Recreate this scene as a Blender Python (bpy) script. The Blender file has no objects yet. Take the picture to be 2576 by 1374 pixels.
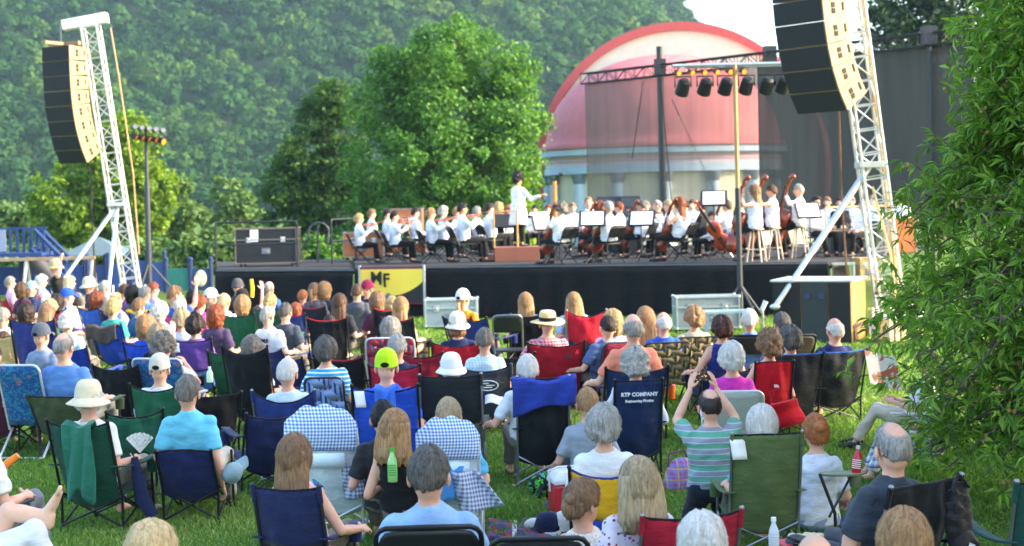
import bpy, math, random
import numpy as np
from mathutils import Vector, Matrix, Euler

SC = bpy.context.scene
COLL = SC.collection
rng = np.random.default_rng(7)
random.seed(7)
PI = math.pi

# ------------------------------------------------------------------ camera
F, CX, YH, CH, ROLL = 4085.0, 1288.0, 500.0, 2.5, 0.024     # focal length in survey units, principal point, eye height, roll
cam_data = bpy.data.cameras.new('camera')
cam = bpy.data.objects.new('camera', cam_data)
COLL.objects.link(cam)
cam.matrix_world = Matrix.Translation((0, 0, CH)) @ Matrix.Rotation(PI / 2, 4, 'X') @ Matrix.Rotation(-ROLL, 4, 'Z')
cam_data.sensor_width = 36
cam_data.lens = 36 * F / 2576
cam_data.shift_y = -(687 - YH) / 2576
cam_data.clip_start = 0.1
cam_data.clip_end = 3000
cam_data.dof.use_dof = True
cam_data.dof.focus_distance = 11.0
cam_data.dof.aperture_fstop = 3.4
SC.camera = cam

# ------------------------------------------------------------------ sky and sun
SUN_AZ, SUN_EL = math.radians(97), math.radians(24)          # clockwise from +Y (the view direction)
world = bpy.data.worlds.new('World')
SC.world = world
world.use_nodes = True
wn = world.node_tree.nodes
sky = wn.new('ShaderNodeTexSky')
sky.sky_type = 'NISHITA'
sky.sun_disc = False
sky.sun_elevation = SUN_EL
sky.sun_rotation = SUN_AZ
sky.air_density = 1.0
sky.dust_density = 2.5
sky.ozone_density = 1.0
world.node_tree.links.new(sky.outputs[0], wn['Background'].inputs[0])
wn['Background'].inputs[1].default_value = 0.15
sun_l = bpy.data.lights.new('sun', 'SUN')
sun_l.energy = 2.0
sun_l.angle = math.radians(0.6)
sun_l.color = (1.0, 0.82, 0.58)
sun = bpy.data.objects.new('sun', sun_l)
COLL.objects.link(sun)
sd = Vector((math.sin(SUN_AZ) * math.cos(SUN_EL), math.cos(SUN_AZ) * math.cos(SUN_EL), math.sin(SUN_EL)))
sun.rotation_euler = sd.to_track_quat('Z', 'Y').to_euler()
SC.view_settings.view_transform = 'Standard'
SC.view_settings.look = 'None'
SC.view_settings.gamma = 1
SC.view_settings.exposure = 2.5
SC.cycles.max_bounces = 8
SC.cycles.diffuse_bounces = 4
SC.cycles.transparent_max_bounces = 12
SC.cycles.volume_bounces = 0
SC.cycles.use_denoising = True


def rolled(px, py):
    dx, dy = px - CX, py - YH
    return dx * math.cos(ROLL) - dy * math.sin(ROLL), dy * math.cos(ROLL) + dx * math.sin(ROLL)


def at(px, py, s):
    """A surveyed point at the distance where one metre spans s units."""
    dx, dy = rolled(px, py)
    return Vector((dx / s, F / s, CH - dy / s))


def on_ground(px, s):
    return Vector(((px - CX) / s, F / s, 0.0))


# ------------------------------------------------------------------ materials
def lin(h):
    if not isinstance(h, str):
        return tuple(h)[:3]
    h = COL.get(h, h)
    c = [int(h[i:i + 2], 16) / 255 for i in (0, 2, 4)]
    return tuple(x / 12.92 if x <= 0.04045 else ((x + 0.055) / 1.055) ** 2.4 for x in c)


COL = dict(navy='1d2850', royal='1e4cc0', blue='3a5fb0', black='17181b', red='b01a2c', maroon='6e1c3a', white='dfe3e8',
           cream='e2dcc6', tan='cbb892', khaki='a79b7c', grey='8d9096', dgrey='4a4d52', charcoal='2c2e33', sky='86b9de', turq='6cc4dc',
           steel='5b8ec8', lblue='a9c6ea', green='1d5540', olive='4d6338', dolive='3d4530', teal='3fa89c', orange='e8823a',
           peach='e98b6c', pink='e8b6cf', hotpink='d6339a', purple='6d4c8c', lilac='b7a6d6', yellow='e0ad28', gold='e8c23a',
           brown='5a3d2a', lime='b4e01c', silver='c4c8cc', slate='56678f', plum='4b2440')
_mats = {}


def _new(name):
    m = bpy.data.materials.new(name)
    m.use_nodes = True
    nt = m.node_tree
    return m, nt, nt.nodes['Principled BSDF']


def _coord(nt, scale=(1, 1, 1), rot=(0, 0, 0), kind='Object'):
    tc = nt.nodes.new('ShaderNodeTexCoord')
    mp = nt.nodes.new('ShaderNodeMapping')
    mp.inputs['Scale'].default_value = scale
    mp.inputs['Rotation'].default_value = rot
    nt.links.new(tc.outputs[kind], mp.inputs[0])
    return mp.outputs[0]


def _ramp(nt, fac, stops, const=False):
    r = nt.nodes.new('ShaderNodeValToRGB')
    if const:
        r.color_ramp.interpolation = 'CONSTANT'
    els = r.color_ramp.elements
    while len(els) < len(stops):
        els.new(0.5)
    for e, (p, c) in zip(els, stops):
        e.position = p
        e.color = (*lin(c), 1)
    nt.links.new(fac, r.inputs[0])
    return r.outputs[0]


def _noise(nt, vec, scale, detail=3, rough=0.55):
    n = nt.nodes.new('ShaderNodeTexNoise')
    n.inputs['Scale'].default_value = scale
    n.inputs['Detail'].default_value = detail
    n.inputs['Roughness'].default_value = rough
    nt.links.new(vec, n.inputs['Vector'])
    return n.outputs['Fac']


def _bump(nt, b, fac, strength, dist=0.01):
    bp = nt.nodes.new('ShaderNodeBump')
    bp.inputs['Strength'].default_value = strength
    bp.inputs['Distance'].default_value = dist
    nt.links.new(fac, bp.inputs['Height'])
    nt.links.new(bp.outputs[0], b.inputs['Normal'])


def _mix(nt, fac, a, b, mode='MIX'):
    m = nt.nodes.new('ShaderNodeMix')
    m.data_type = 'RGBA'
    m.blend_type = mode
    for sock, v in ((m.inputs[0], fac), (m.inputs[6], a), (m.inputs[7], b)):
        if isinstance(v, (int, float)):
            sock.default_value = v
        elif isinstance(v, bpy.types.NodeSocket):
            nt.links.new(v, sock)
        else:
            sock.default_value = (*lin(v), 1)
    return m.outputs[2]


def _math(nt, op, a, b=0.0):
    m = nt.nodes.new('ShaderNodeMath')
    m.operation = op
    for sock, v in zip(m.inputs, (a, b)):
        if isinstance(v, (int, float)):
            sock.default_value = v
        else:
            nt.links.new(v, sock)
    return m.outputs[0]


def _sep(nt, vec):
    s = nt.nodes.new('ShaderNodeSeparateXYZ')
    nt.links.new(vec, s.inputs[0])
    return s.outputs


def solid(col, rough=0.6, metal=0.0, var=0.12, scale=6.0, bump=0.0, bscale=60.0, coat=0.0):
    """A plain surface: one colour, unevenly worn."""
    key = ('solid', str(col), rough, metal, var, scale, bump, bscale, coat)
    if key in _mats:
        return _mats[key]
    m, nt, b = _new('surface')
    c = lin(col)
    v = _coord(nt)
    n = _noise(nt, v, scale, 5)
    lo = tuple(x * (1 - var) for x in c)
    hi = tuple(min(1, x * (1 + var)) for x in c)
    nt.links.new(_ramp(nt, n, [(0.3, lo), (0.7, hi)]), b.inputs['Base Color'])
    b.inputs['Roughness'].default_value = rough
    b.inputs['Metallic'].default_value = metal
    if coat:
        b.inputs['Coat Weight'].default_value = coat
    if bump:
        _bump(nt, b, _noise(nt, v, bscale, 4), bump)
    _mats[key] = m
    return m


def cloth(col, pat=None, col2='white', col3='navy', scale=1.0, rough=0.85):
    """Woven cloth with creases; pat chooses the print."""
    key = ('cloth', str(col), pat, str(col2), str(col3), scale, rough)
    if key in _mats:
        return _mats[key]
    m, nt, b = _new('cloth')
    v = _coord(nt)
    x, y, z = _sep(nt, v)
    base = lin(col)
    if pat in ('stripe', 'vstripe'):
        w = _math(nt, 'FRACT', _math(nt, 'MULTIPLY', z if pat == 'stripe' else x, scale))
        stops = [(0, col), (0.34, col3), (0.42, col2), (0.80, col3), (0.88, col)]
        colr = _ramp(nt, w, stops, True)
    elif pat in ('plaid', 'gingham'):
        wa = _math(nt, 'FRACT', _math(nt, 'MULTIPLY', _math(nt, 'ADD', x, _math(nt, 'MULTIPLY', y, 0.6)), scale))
        wb = _math(nt, 'FRACT', _math(nt, 'MULTIPLY', z, scale))
        a = _math(nt, 'LESS_THAN', wa, 0.5)
        c = _math(nt, 'LESS_THAN', wb, 0.5)
        f = _math(nt, 'MULTIPLY', _math(nt, 'ADD', a, c), 0.5)
        colr = _mix(nt, f, col2, col)
        if pat == 'plaid':
            l1 = _math(nt, 'LESS_THAN', _math(nt, 'FRACT', _math(nt, 'MULTIPLY', x, scale * 0.5)), 0.12)
            l2 = _math(nt, 'LESS_THAN', _math(nt, 'FRACT', _math(nt, 'MULTIPLY', z, scale * 0.5)), 0.12)
            colr = _mix(nt, _math(nt, 'MULTIPLY', _math(nt, 'MAXIMUM', l1, l2), 0.7), colr, col3)
    elif pat in ('floral', 'dots'):
        vo = nt.nodes.new('ShaderNodeTexVoronoi')
        vo.inputs['Scale'].default_value = scale
        nt.links.new(v, vo.inputs['Vector'])
        f = _ramp(nt, vo.outputs['Distance'], [(0.0, (1, 1, 1)), (0.28, (1, 1, 1)), (0.36, (0, 0, 0))])
        pick = _ramp(nt, vo.outputs['Color'], [(0.0, col2), (0.45, col2), (0.55, col3)])
        ground = _mix(nt, _noise(nt, v, scale * 0.4, 3), col, tuple(q * 0.55 for q in base)) if pat == 'floral' else tuple(base)
        colr = _mix(nt, f, ground, pick)
    elif pat == 'patchy':
        colr = _ramp(nt, _noise(nt, v, scale, 4, 0.7), [(0.0, col), (0.40, col3), (0.46, col), (0.57, col3), (0.62, col2)], True)
    else:
        colr = None
    n = _noise(nt, _coord(nt, (1, 1, 2.2)), 7, 5, 0.6)
    if colr is None:
        colr = _ramp(nt, n, [(0.25, tuple(q * 0.80 for q in base)), (0.75, tuple(min(1, q * 1.10) for q in base))])
    nt.links.new(colr, b.inputs['Base Color'])
    b.inputs['Roughness'].default_value = rough
    b.inputs['Specular IOR Level'].default_value = 0.2
    b.inputs['Sheen Weight'].default_value = 0.1
    _bump(nt, b, n, 0.55, 0.03)
    _mats[key] = m
    return m


def hair_mat(c1, c2, curly=False):
    key = ('hair', c1, c2, curly)
    if key in _mats:
        return _mats[key]
    m, nt, b = _new('hair')
    v = _coord(nt, (1, 1, 1) if curly else (1, 1, 0.13))
    n = _noise(nt, v, 60 if curly else 95, 4, 0.7)
    n2 = _noise(nt, _coord(nt), 9, 2)
    colr = _ramp(nt, n, [(0.32, c1), (0.66, c2)])
    colr = _mix(nt, _math(nt, 'MULTIPLY', n2, 0.55), colr, c1)
    a = nt.nodes.new('ShaderNodeAttribute')
    a.attribute_name = 'cover'
    cv = _ramp(nt, _math(nt, 'ADD', a.outputs['Fac'], _math(nt, 'MULTIPLY', _math(nt, 'SUBTRACT', n, .5), .7)), [(.25, (0, 0, 0)), (.8, (1, 1, 1))])
    colr = _mix(nt, cv, 'd8a68c', colr)
    nt.links.new(colr, b.inputs['Base Color'])
    b.inputs['Roughness'].default_value = 0.5
    b.inputs['Specular IOR Level'].default_value = 0.35
    _bump(nt, b, n, 0.65, 0.010)
    _mats[key] = m
    return m


def skin_mat(col):
    key = ('skin', col)
    if key in _mats:
        return _mats[key]
    m, nt, b = _new('skin')
    c = lin(col)
    v = _coord(nt)
    n = _noise(nt, v, 9, 4)
    nt.links.new(_ramp(nt, n, [(0.3, tuple(q * f for q, f in zip(c, (0.92, 0.80, 0.78)))), (0.7, c)]), b.inputs['Base Color'])
    b.inputs['Roughness'].default_value = 0.55
    b.inputs['Specular IOR Level'].default_value = 0.3
    _bump(nt, b, _noise(nt, v, 120, 3), 0.15, 0.002)
    _mats[key] = m
    return m


def leaf_mat(c1, c2, trans=0.35, rough=0.55, attr=None, c3=None):
    key = ('leaf', str(c1), str(c2), trans, rough, attr, str(c3))
    if key in _mats:
        return _mats[key]
    m, nt, b = _new('leaf')
    if attr:
        a = nt.nodes.new('ShaderNodeAttribute')
        a.attribute_name = attr
        f = a.outputs['Fac']
    else:
        g = nt.nodes.new('ShaderNodeNewGeometry')
        f = g.outputs['Random Per Island']
    stops = [(0.0, c1), (1.0, c2)] if c3 is None else [(0.0, c1), (0.55, c2), (1.0, c3)]
    colr = _ramp(nt, f, stops)
    if attr:
        g = nt.nodes.new('ShaderNodeNewGeometry')
        colr = _mix(nt, _math(nt, 'MULTIPLY', g.outputs['Random Per Island'], 0.5), colr, _mix(nt, 1.0, colr, (0.35, 0.5, 0.4), 'MULTIPLY'))
    nt.links.new(colr, b.inputs['Base Color'])
    b.inputs['Roughness'].default_value = rough
    b.inputs['Specular IOR Level'].default_value = 0.3
    if trans:
        t = nt.nodes.new('ShaderNodeBsdfTranslucent')
        nt.links.new(_mix(nt, 1.0, colr, (1.0, 1.0, 0.45), 'MULTIPLY'), t.inputs[0])
        mx = nt.nodes.new('ShaderNodeMixShader')
        mx.inputs[0].default_value = trans
        out = nt.nodes['Material Output']
        nt.links.new(b.outputs[0], mx.inputs[1])
        nt.links.new(t.outputs[0], mx.inputs[2])
        nt.links.new(mx.outputs[0], out.inputs[0])
    _mats[key] = m
    return m


def glow(col, strength):
    key = ('glow', str(col), strength)
    if key not in _mats:
        m, nt, b = _new('lamp_glow')
        b.inputs['Base Color'].default_value = (*lin(col), 1)
        b.inputs['Emission Color'].default_value = (*lin(col), 1)
        b.inputs['Emission Strength'].default_value = strength
        _mats[key] = m
    return _mats[key]


# ------------------------------------------------------------------ mesh building
class MB:
    def __init__(self):
        self.v, self.f, self.n = [], [], 0

    def add(self, V, faces, m=0):
        V = np.asarray(V, dtype=float).reshape(-1, 3)
        for fa in faces:
            fa = np.asarray(fa, dtype=np.int64)
            if fa.ndim == 1:
                fa = fa[None]
            if len(fa):
                self.f.append((fa + self.n, m))
        self.v.append(V)
        self.n += len(V)
        return self

    def box(self, c, size, R=None, m=0):
        x, y, z = (q / 2 for q in size)
        V = np.array([(-x, -y, -z), (x, -y, -z), (x, y, -z), (-x, y, -z), (-x, -y, z), (x, -y, z), (x, y, z), (-x, y, z)])
        if R is not None:
            V = V @ np.array(R.to_3x3()).T
        return self.add(V + np.array(c), [[(0, 3, 2, 1), (4, 5, 6, 7), (0, 1, 5, 4), (1, 2, 6, 5), (2, 3, 7, 6), (3, 0, 4, 7)]], m)

    def loft(self, rings, caps=True, m=0, closed=False):
        k, n = len(rings), len(rings[0])
        V = np.concatenate([np.asarray(r, float) for r in rings])
        a = np.arange(n)
        b = (a + 1) % n
        q = [np.stack([i * n + a, i * n + b, ((i + 1) % k) * n + b, ((i + 1) % k) * n + a], 1) for i in range(k if closed else k - 1)]
        fs = [np.concatenate(q)]
        if caps and not closed:
            fs += [a[::-1], (k - 1) * n + a]
        return self.add(V, fs, m)

    def tube(self, pts, r, n=8, m=0, up=(0, 0, 1), closed=False):
        P = [Vector(p) for p in pts]
        k = len(P)
        if not hasattr(r, '__len__'):
            r = [r] * k
        ang = np.linspace(0, 2 * PI, n, endpoint=False)
        rings, ref = [], None
        for i in range(k):
            if closed:
                t = P[(i + 1) % k] - P[i - 1]
            else:
                t = P[min(i + 1, k - 1)] - P[max(i - 1, 0)]
            t = t.normalized() if t.length > 1e-9 else Vector((0, 0, 1))
            if ref is None:
                u = Vector(up)
                if abs(u.dot(t)) > 0.95:
                    u = Vector((0, 1, 0)) if abs(t.y) < 0.9 else Vector((1, 0, 0))
                ref = u
            a = ref.cross(t)
            a = a.normalized() if a.length > 1e-6 else t.orthogonal().normalized()
            b = t.cross(a)
            ref = b
            ra, rb = r[i] if hasattr(r[i], '__len__') else (r[i], r[i])
            rings.append(np.array(P[i])[None] + np.cos(ang)[:, None] * ra * np.array(a)[None] + np.sin(ang)[:, None] * rb * np.array(b)[None])
        return self.loft(rings, m=m, closed=closed)

    def ball(self, c, r, R=None, nu=14, nv=9, m=0):
        r = r if hasattr(r, '__len__') else (r, r, r)
        th = np.linspace(0, 2 * PI, nu, endpoint=False)
        rings = []
        for p in np.linspace(-PI / 2 * 0.96, PI / 2 * 0.96, nv):
            V = np.stack([np.cos(th) * math.cos(p) * r[0], np.sin(th) * math.cos(p) * r[1], np.full(nu, math.sin(p) * r[2])], 1)
            if R is not None:
                V = V @ np.array(R.to_3x3()).T
            rings.append(V + np.array(c))
        return self.loft(rings, m=m)

    def grid(self, fn, nu, nv, m=0):
        """fn(u, v) with arrays in 0..1 -> (...,3)"""
        U, W = np.meshgrid(np.linspace(0, 1, nu), np.linspace(0, 1, nv), indexing='ij')
        V = np.stack(np.broadcast_arrays(*fn(U, W)), -1).reshape(-1, 3)
        i = np.arange(nu - 1)[:, None] * nv + np.arange(nv - 1)[None]
        q = np.stack([i, i + nv, i + nv + 1, i + 1], -1).reshape(-1, 4)
        return self.add(V, [q], m)

    def prism(self, outline, y0, y1, m=0):
        """outline of (x, z) points, extruded from y0 to y1"""
        O = np.array(outline, float)
        a = np.stack([O[:, 0], np.full(len(O), y0), O[:, 1]], 1)
        b = np.stack([O[:, 0], np.full(len(O), y1), O[:, 1]], 1)
        return self.loft([a, b], m=m)

    def xf(self, M):
        M = np.array(M)
        self.v = [V @ M[:3, :3].T + M[:3, 3] for V in self.v]
        return self

    def join(self, other):
        for fa, m in other.f:
            self.f.append((fa + self.n, m))
        self.v += other.v
        self.n += other.n
        return self

    def mesh(self, name='mesh', smooth=True, sharp=None):
        me = bpy.data.meshes.new(name)
        V = np.concatenate(self.v)
        tot = np.concatenate([np.full(len(f), f.shape[1]) for f, _ in self.f])
        loops = np.concatenate([f.ravel() for f, _ in self.f])
        mi = np.concatenate([np.full(len(f), m) for f, m in self.f])
        fill_mesh(me, V, loops, tot, mi, smooth)
        if smooth and sharp is not None:
            me.set_sharp_from_angle(angle=math.radians(sharp))
        return me

    def build(self, name, mats, parent=None, smooth=True, sharp=40, bev=0.0, thick=0.0, sub=0):
        o = bpy.data.objects.new(name, self.mesh(name, smooth, sharp if smooth else None))
        return finish(o, mats, parent, bev, thick, sub)


def fill_mesh(me, V, loops, tot, mi=None, smooth=True):
    me.vertices.add(len(V))
    me.vertices.foreach_set('co', V.astype(np.float32).ravel())
    me.loops.add(len(loops))
    me.loops.foreach_set('vertex_index', loops.astype(np.int32))
    me.polygons.add(len(tot))
    start = np.zeros(len(tot), dtype=np.int32)
    start[1:] = np.cumsum(tot)[:-1]
    me.polygons.foreach_set('loop_start', start)
    if mi is not None:
        me.polygons.foreach_set('material_index', mi.astype(np.int32))
    me.polygons.foreach_set('use_smooth', np.full(len(tot), smooth))
    me.update(calc_edges=True)


def finish(o, mats, parent=None, bev=0.0, thick=0.0, sub=0):
    COLL.objects.link(o)
    if mats is not None:
        mats = mats if isinstance(mats, (list, tuple)) else [mats]
        if len(o.data.materials) == 0:
            for mm in mats:
                o.data.materials.append(mm)
        else:
            for i, mm in enumerate(mats):
                o.material_slots[i].link = 'OBJECT'
                o.material_slots[i].material = mm
    if parent is not None:
        o.parent = parent
    if sub:
        md = o.modifiers.new('sub', 'SUBSURF')
        md.levels = md.render_levels = sub
    if thick:
        md = o.modifiers.new('thick', 'SOLIDIFY')
        md.thickness = thick
        md.offset = 0
    if bev:
        md = o.modifiers.new('bev', 'BEVEL')
        md.width = bev
        md.segments = 2
        md.limit_method = 'ANGLE'
    return o


def tag(o, label=None, cat=None, group=None, kind=None):
    for k, v in (('label', label), ('category', cat), ('group', group), ('kind', kind)):
        if v:
            o[k] = v
    return o


def empty(name, loc, rz=0.0, label=None, cat=None, group=None, k=1.0):
    o = bpy.data.objects.new(name, None)
    COLL.objects.link(o)
    o.location = loc
    o.rotation_euler = (0, 0, rz)
    o.scale = (k, k, k)
    o.empty_display_size = 0.1
    return tag(o, label, cat, group)


def text(body, size, mat, parent, loc, rot, name='lettering', depth=0.002, bold=0.0, align='CENTER'):
    cu = bpy.data.curves.new(name, 'FONT')
    cu.body = body
    cu.size = size
    cu.extrude = depth
    cu.offset = bold
    cu.align_x = align
    cu.align_y = 'CENTER'
    cu.resolution_u = 2
    t = bpy.data.objects.new(name, cu)
    COLL.objects.link(t)
    me = bpy.data.meshes.new_from_object(t.evaluated_get(bpy.context.evaluated_depsgraph_get()))
    bpy.data.objects.remove(t)
    me.materials.clear()
    o = bpy.data.objects.new(name, me)
    finish(o, mat, parent)
    o.location = loc
    o.rotation_euler = rot
    return o


def frames_dir(a, b):
    return (Vector(b) - Vector(a)).to_track_quat('Z', 'Y').to_matrix()
# ------------------------------------------------------------------ lawn
def make_ground():
    m, nt, b = _new('lawn')
    v = _coord(nt)
    n1 = _noise(nt, v, 0.35, 4)
    n2 = _noise(nt, v, 9, 6, 0.7)
    n3 = _noise(nt, _coord(nt, (1, 0.4, 1)), 70, 4, 0.7)
    c = _ramp(nt, n1, [(0.3, (0.075, 0.155, 0.022)), (0.7, (0.115, 0.20, 0.036))])
    c = _mix(nt, _math(nt, 'MULTIPLY', n2, 0.6), c, (0.030, 0.065, 0.012))
    c = _mix(nt, _math(nt, 'MULTIPLY', n3, 0.5), c, (0.12, 0.17, 0.045))
    nt.links.new(c, b.inputs['Base Color'])
    b.inputs['Roughness'].default_value = 0.9
    b.inputs['Specular IOR Level'].default_value = 0.1
    _bump(nt, b, n3, 0.6, 0.05)
    g = MB()
    xs = 1500.0
    g.grid(lambda u, w: ((u - .5) * 2 * xs, w * 1500 - 60, u * 0), 30, 30)
    tag(g.build('ground', m), 'mown green lawn under the crowd', None, None, 'structure')


def ridge(X):
    """height of the bluff's crest along its length"""
    X = np.asarray(X, float)
    return np.interp(X, [-900, -420, -200, -20, 28, 45, 57, 68, 86, 112, 160, 250, 600], [60, 118, 150, 150, 140, 112, 88, 70, 52, 34, 14, 2, 0])


def hill_z(X, Y):
    t = np.clip((Y - 330) / (690 - 330), 0, 1)
    prof = t * t * (3 - 2 * t) * 0.45 + t * 0.55
    back = np.clip(1 - (Y - 700) / 260, 0, 1)
    bumps = 3.5 * np.sin(X / 31 + Y / 57) + 2.5 * np.sin(X / 17 - Y / 23)
    return np.where(Y > 330, ridge(X) * prof * back + bumps * np.clip(t * 4, 0, 1) * np.clip(ridge(X) / 60, 0, 1), 0) - 0.5


def make_hill():
    g = MB()
    g.grid(lambda u, w: (u * 1500 - 900, 300 + w * 680, hill_z(u * 1500 - 900, 300 + w * 680)), 120, 70)
    tag(g.build('hill', solid((0.03, 0.06, 0.02), 0.95, var=0.4, scale=0.05)), 'steep wooded bluff rising behind the park', None, None, 'structure')
    # the wood on it: crowns that read as one mass
    R = np.random.default_rng(11)
    protos = []
    for p in range(7):
        V, Q, T = [], [], []
        n = 0
        nb = R.integers(5, 9)
        cs = R.normal(0, 1, (nb, 3)) * (0.42, 0.42, 0.30)
        cs[:, 2] += 0.15
        rs = R.uniform(0.36, 0.60, nb)
        N = 340
        pick = R.integers(0, nb, N)
        d = R.normal(0, 1, (N, 3))
        d /= np.linalg.norm(d, axis=1)[:, None]
        d[:, 2] = np.abs(d[:, 2]) * 1.0 - 0.25 * R.random(N)
        d /= np.linalg.norm(d, axis=1)[:, None]
        c = cs[pick] + d * (rs[pick] * R.uniform(0.82, 1.05, N))[:, None]
        nrm = d + R.normal(0, 0.30, (N, 3))
        nrm /= np.linalg.norm(nrm, axis=1)[:, None]
        a = np.cross(nrm, R.normal(0, 1, (N, 3)))
        a /= np.linalg.norm(a, axis=1)[:, None]
        b = np.cross(nrm, a)
        sz = R.uniform(0.09, 0.17, N)[:, None]
        quad = np.stack([c - a * sz, c - b * sz * 0.8, c + a * sz, c + b * sz * 0.8], 1)
        protos.append((quad, ))
    # crown places
    pts = []
    xs, ys = np.arange(-340, 300, 5.6), np.arange(318, 740, 5.6)
    for i, y in enumerate(ys):
        for x in xs:
            X = x + R.uniform(-2.8, 2.8) + (3.3 if i % 2 else 0)
            Y = y + R.uniform(-2.8, 2.8)
            vis = 1288 * Y / F * 1.22 + 8
            if abs(X) < vis:
                pts.append((X, Y))
    pts = np.array(pts)
    Z = hill_z(pts[:, 0], pts[:, 1])
    keep = (pts[:, 1] < 700) & ((Z > 0.5) | (pts[:, 1] < 400))
    # nothing of the face above the picture's top is seen
    keep &= Z < 2.4 + 540 * pts[:, 1] / F + 14
    # the rock scar near the brow
    scar = (np.abs(pts[:, 0] - 50) < 4) & (np.abs(pts[:, 1] - 668) < 14)
    pts, Z = pts[keep & ~scar], Z[keep & ~scar]
    allq, tint = [], []
    for (x, y), z in zip(pts, Z):
        q = protos[R.integers(0, 7)][0]
        k = R.uniform(2.4, 4.9)
        kz = k * R.uniform(0.8, 1.2)
        a = R.uniform(0, 2 * PI)
        rot = np.array([[math.cos(a), -math.sin(a), 0], [math.sin(a), math.cos(a), 0], [0, 0, 1]])
        V = (q.reshape(-1, 3) @ rot.T) * (k, k, kz) + (x, y, z + 3.0 + kz * 0.4)
        allq.append(V)
        tint.append(np.full(len(q), np.clip(R.normal(0.42, 0.20) + 0.12 * math.sin(x / 19 + y / 31) + 0.1 * math.sin(x / 43 - y / 27), 0, 1)))
    V = np.concatenate(allq)
    nf = len(V) // 4
    me = bpy.data.meshes.new('hillside_forest')
    fill_mesh(me, V, np.arange(len(V)), np.full(nf, 4), None, False)
    at_ = me.attributes.new('tint', 'FLOAT', 'FACE')
    at_.data.foreach_set('value', np.concatenate(tint).astype(np.float32))
    o = bpy.data.objects.new('hillside_forest', me)
    finish(o, leaf_mat((0.010, 0.050, 0.012), (0.032, 0.100, 0.016), 0.2, 0.95, 'tint', (0.115, 0.19, 0.020)))
    tag(o, 'dense broadleaf wood covering the bluff', None, None, 'stuff')


# ------------------------------------------------------------------ trees
def leaf_cloud(name, blobs, nleaf, size, mat, parent, seed, aspect=0.55, fill=0.62, droop=0.0):
    """Leaf-sized faces spread through a set of balls: (x, y, z, r)."""
    R = np.random.default_rng(seed)
    B = np.array(blobs, float)
    w = B[:, 3] ** 2
    # each ball is broken into clumps
    cl = []
    for x, y, z, r in B:
        n = int(10 + r * r * 9)
        d = R.normal(0, 1, (n, 3))
        d /= np.linalg.norm(d, axis=1)[:, None]
        rr = r * R.uniform(fill, 1.02, n)
        c = d * rr[:, None] * (1, 1, 0.92) + (x, y, z)
        cl.append(np.concatenate([c, (R.uniform(0.20, 0.42, n) * r ** 0.6)[:, None], d], 1))
    cl = np.concatenate(cl)
    p = cl[:, 3] ** 2
    pick = R.choice(len(cl), nleaf, p=p / p.sum())
    off = R.normal(0, 0.55, (nleaf, 3)) * cl[pick, 3][:, None]
    off[:, 2] *= 0.75
    c = cl[pick, :3] + off
    c[:, 2] -= droop * np.abs(R.normal(0, 1, nleaf))
    nrm = cl[pick, 4:7] * 0.5 + R.normal(0, 0.6, (nleaf, 3)) + (0, 0, 0.5)
    nrm /= np.linalg.norm(nrm, axis=1)[:, None]
    a = np.cross(nrm, R.normal(0, 1, (nleaf, 3)))
    a /= np.linalg.norm(a, axis=1)[:, None]
    b = np.cross(nrm, a)
    sz = (size * R.uniform(0.6, 1.3, nleaf))[:, None]
    V = np.stack([c - a * sz, c - b * sz * aspect, c + a * sz, c + b * sz * aspect], 1).reshape(-1, 3)
    me = bpy.data.meshes.new(name)
    fill_mesh(me, V, np.arange(len(V)), np.full(nleaf, 4), None, False)
    return finish(bpy.data.objects.new(name, me), mat, parent)


BARK = None


def tree(label, s, base_px, blobs_px, nleaf, size, mat, seed, group=None, name='tree', depth=1.0, cat='tree', trunk=True):
    """blobs_px are surveyed circles (x, y, r) of the crown at distance s."""
    R = random.Random(seed)
    base = on_ground(base_px, s)
    root = empty(name, base, 0, label, cat, group)
    bl = []
    for px, py, r in blobs_px:
        p = at(px, py, s)
        bl.append((p.x - base.x, R.uniform(-0.5, 0.5) * r / s * depth, p.z, r / s))
    leaf_cloud('crown', bl, nleaf, size, mat, root, seed)
    if trunk:
        t = MB()
        top = max(b[2] for b in bl)
        pts = [(0, 0, -0.05), (0.05, 0.02, top * 0.2), (R.uniform(-.2, .2), 0.1, top * 0.5), (R.uniform(-.3, .3), 0, top * 0.85)]
        r0 = 0.035 * top
        t.tube(pts, [r0, r0 * 0.75, r0 * 0.5, r0 * 0.12], 10)
        for x, y, z, r in bl:
            j = R.choice(pts[1:3])
            t.tube([j, ((x + j[0]) / 2, y / 2, (z + j[2]) / 2 - 0.1), (x, y, z)], [r0 * 0.38, r0 * 0.22, r0 * 0.06], 6)
        t.build('trunk', solid('5b4c3f', 0.9, var=0.35, scale=3, bump=0.8, bscale=14), root)
    return root


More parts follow.
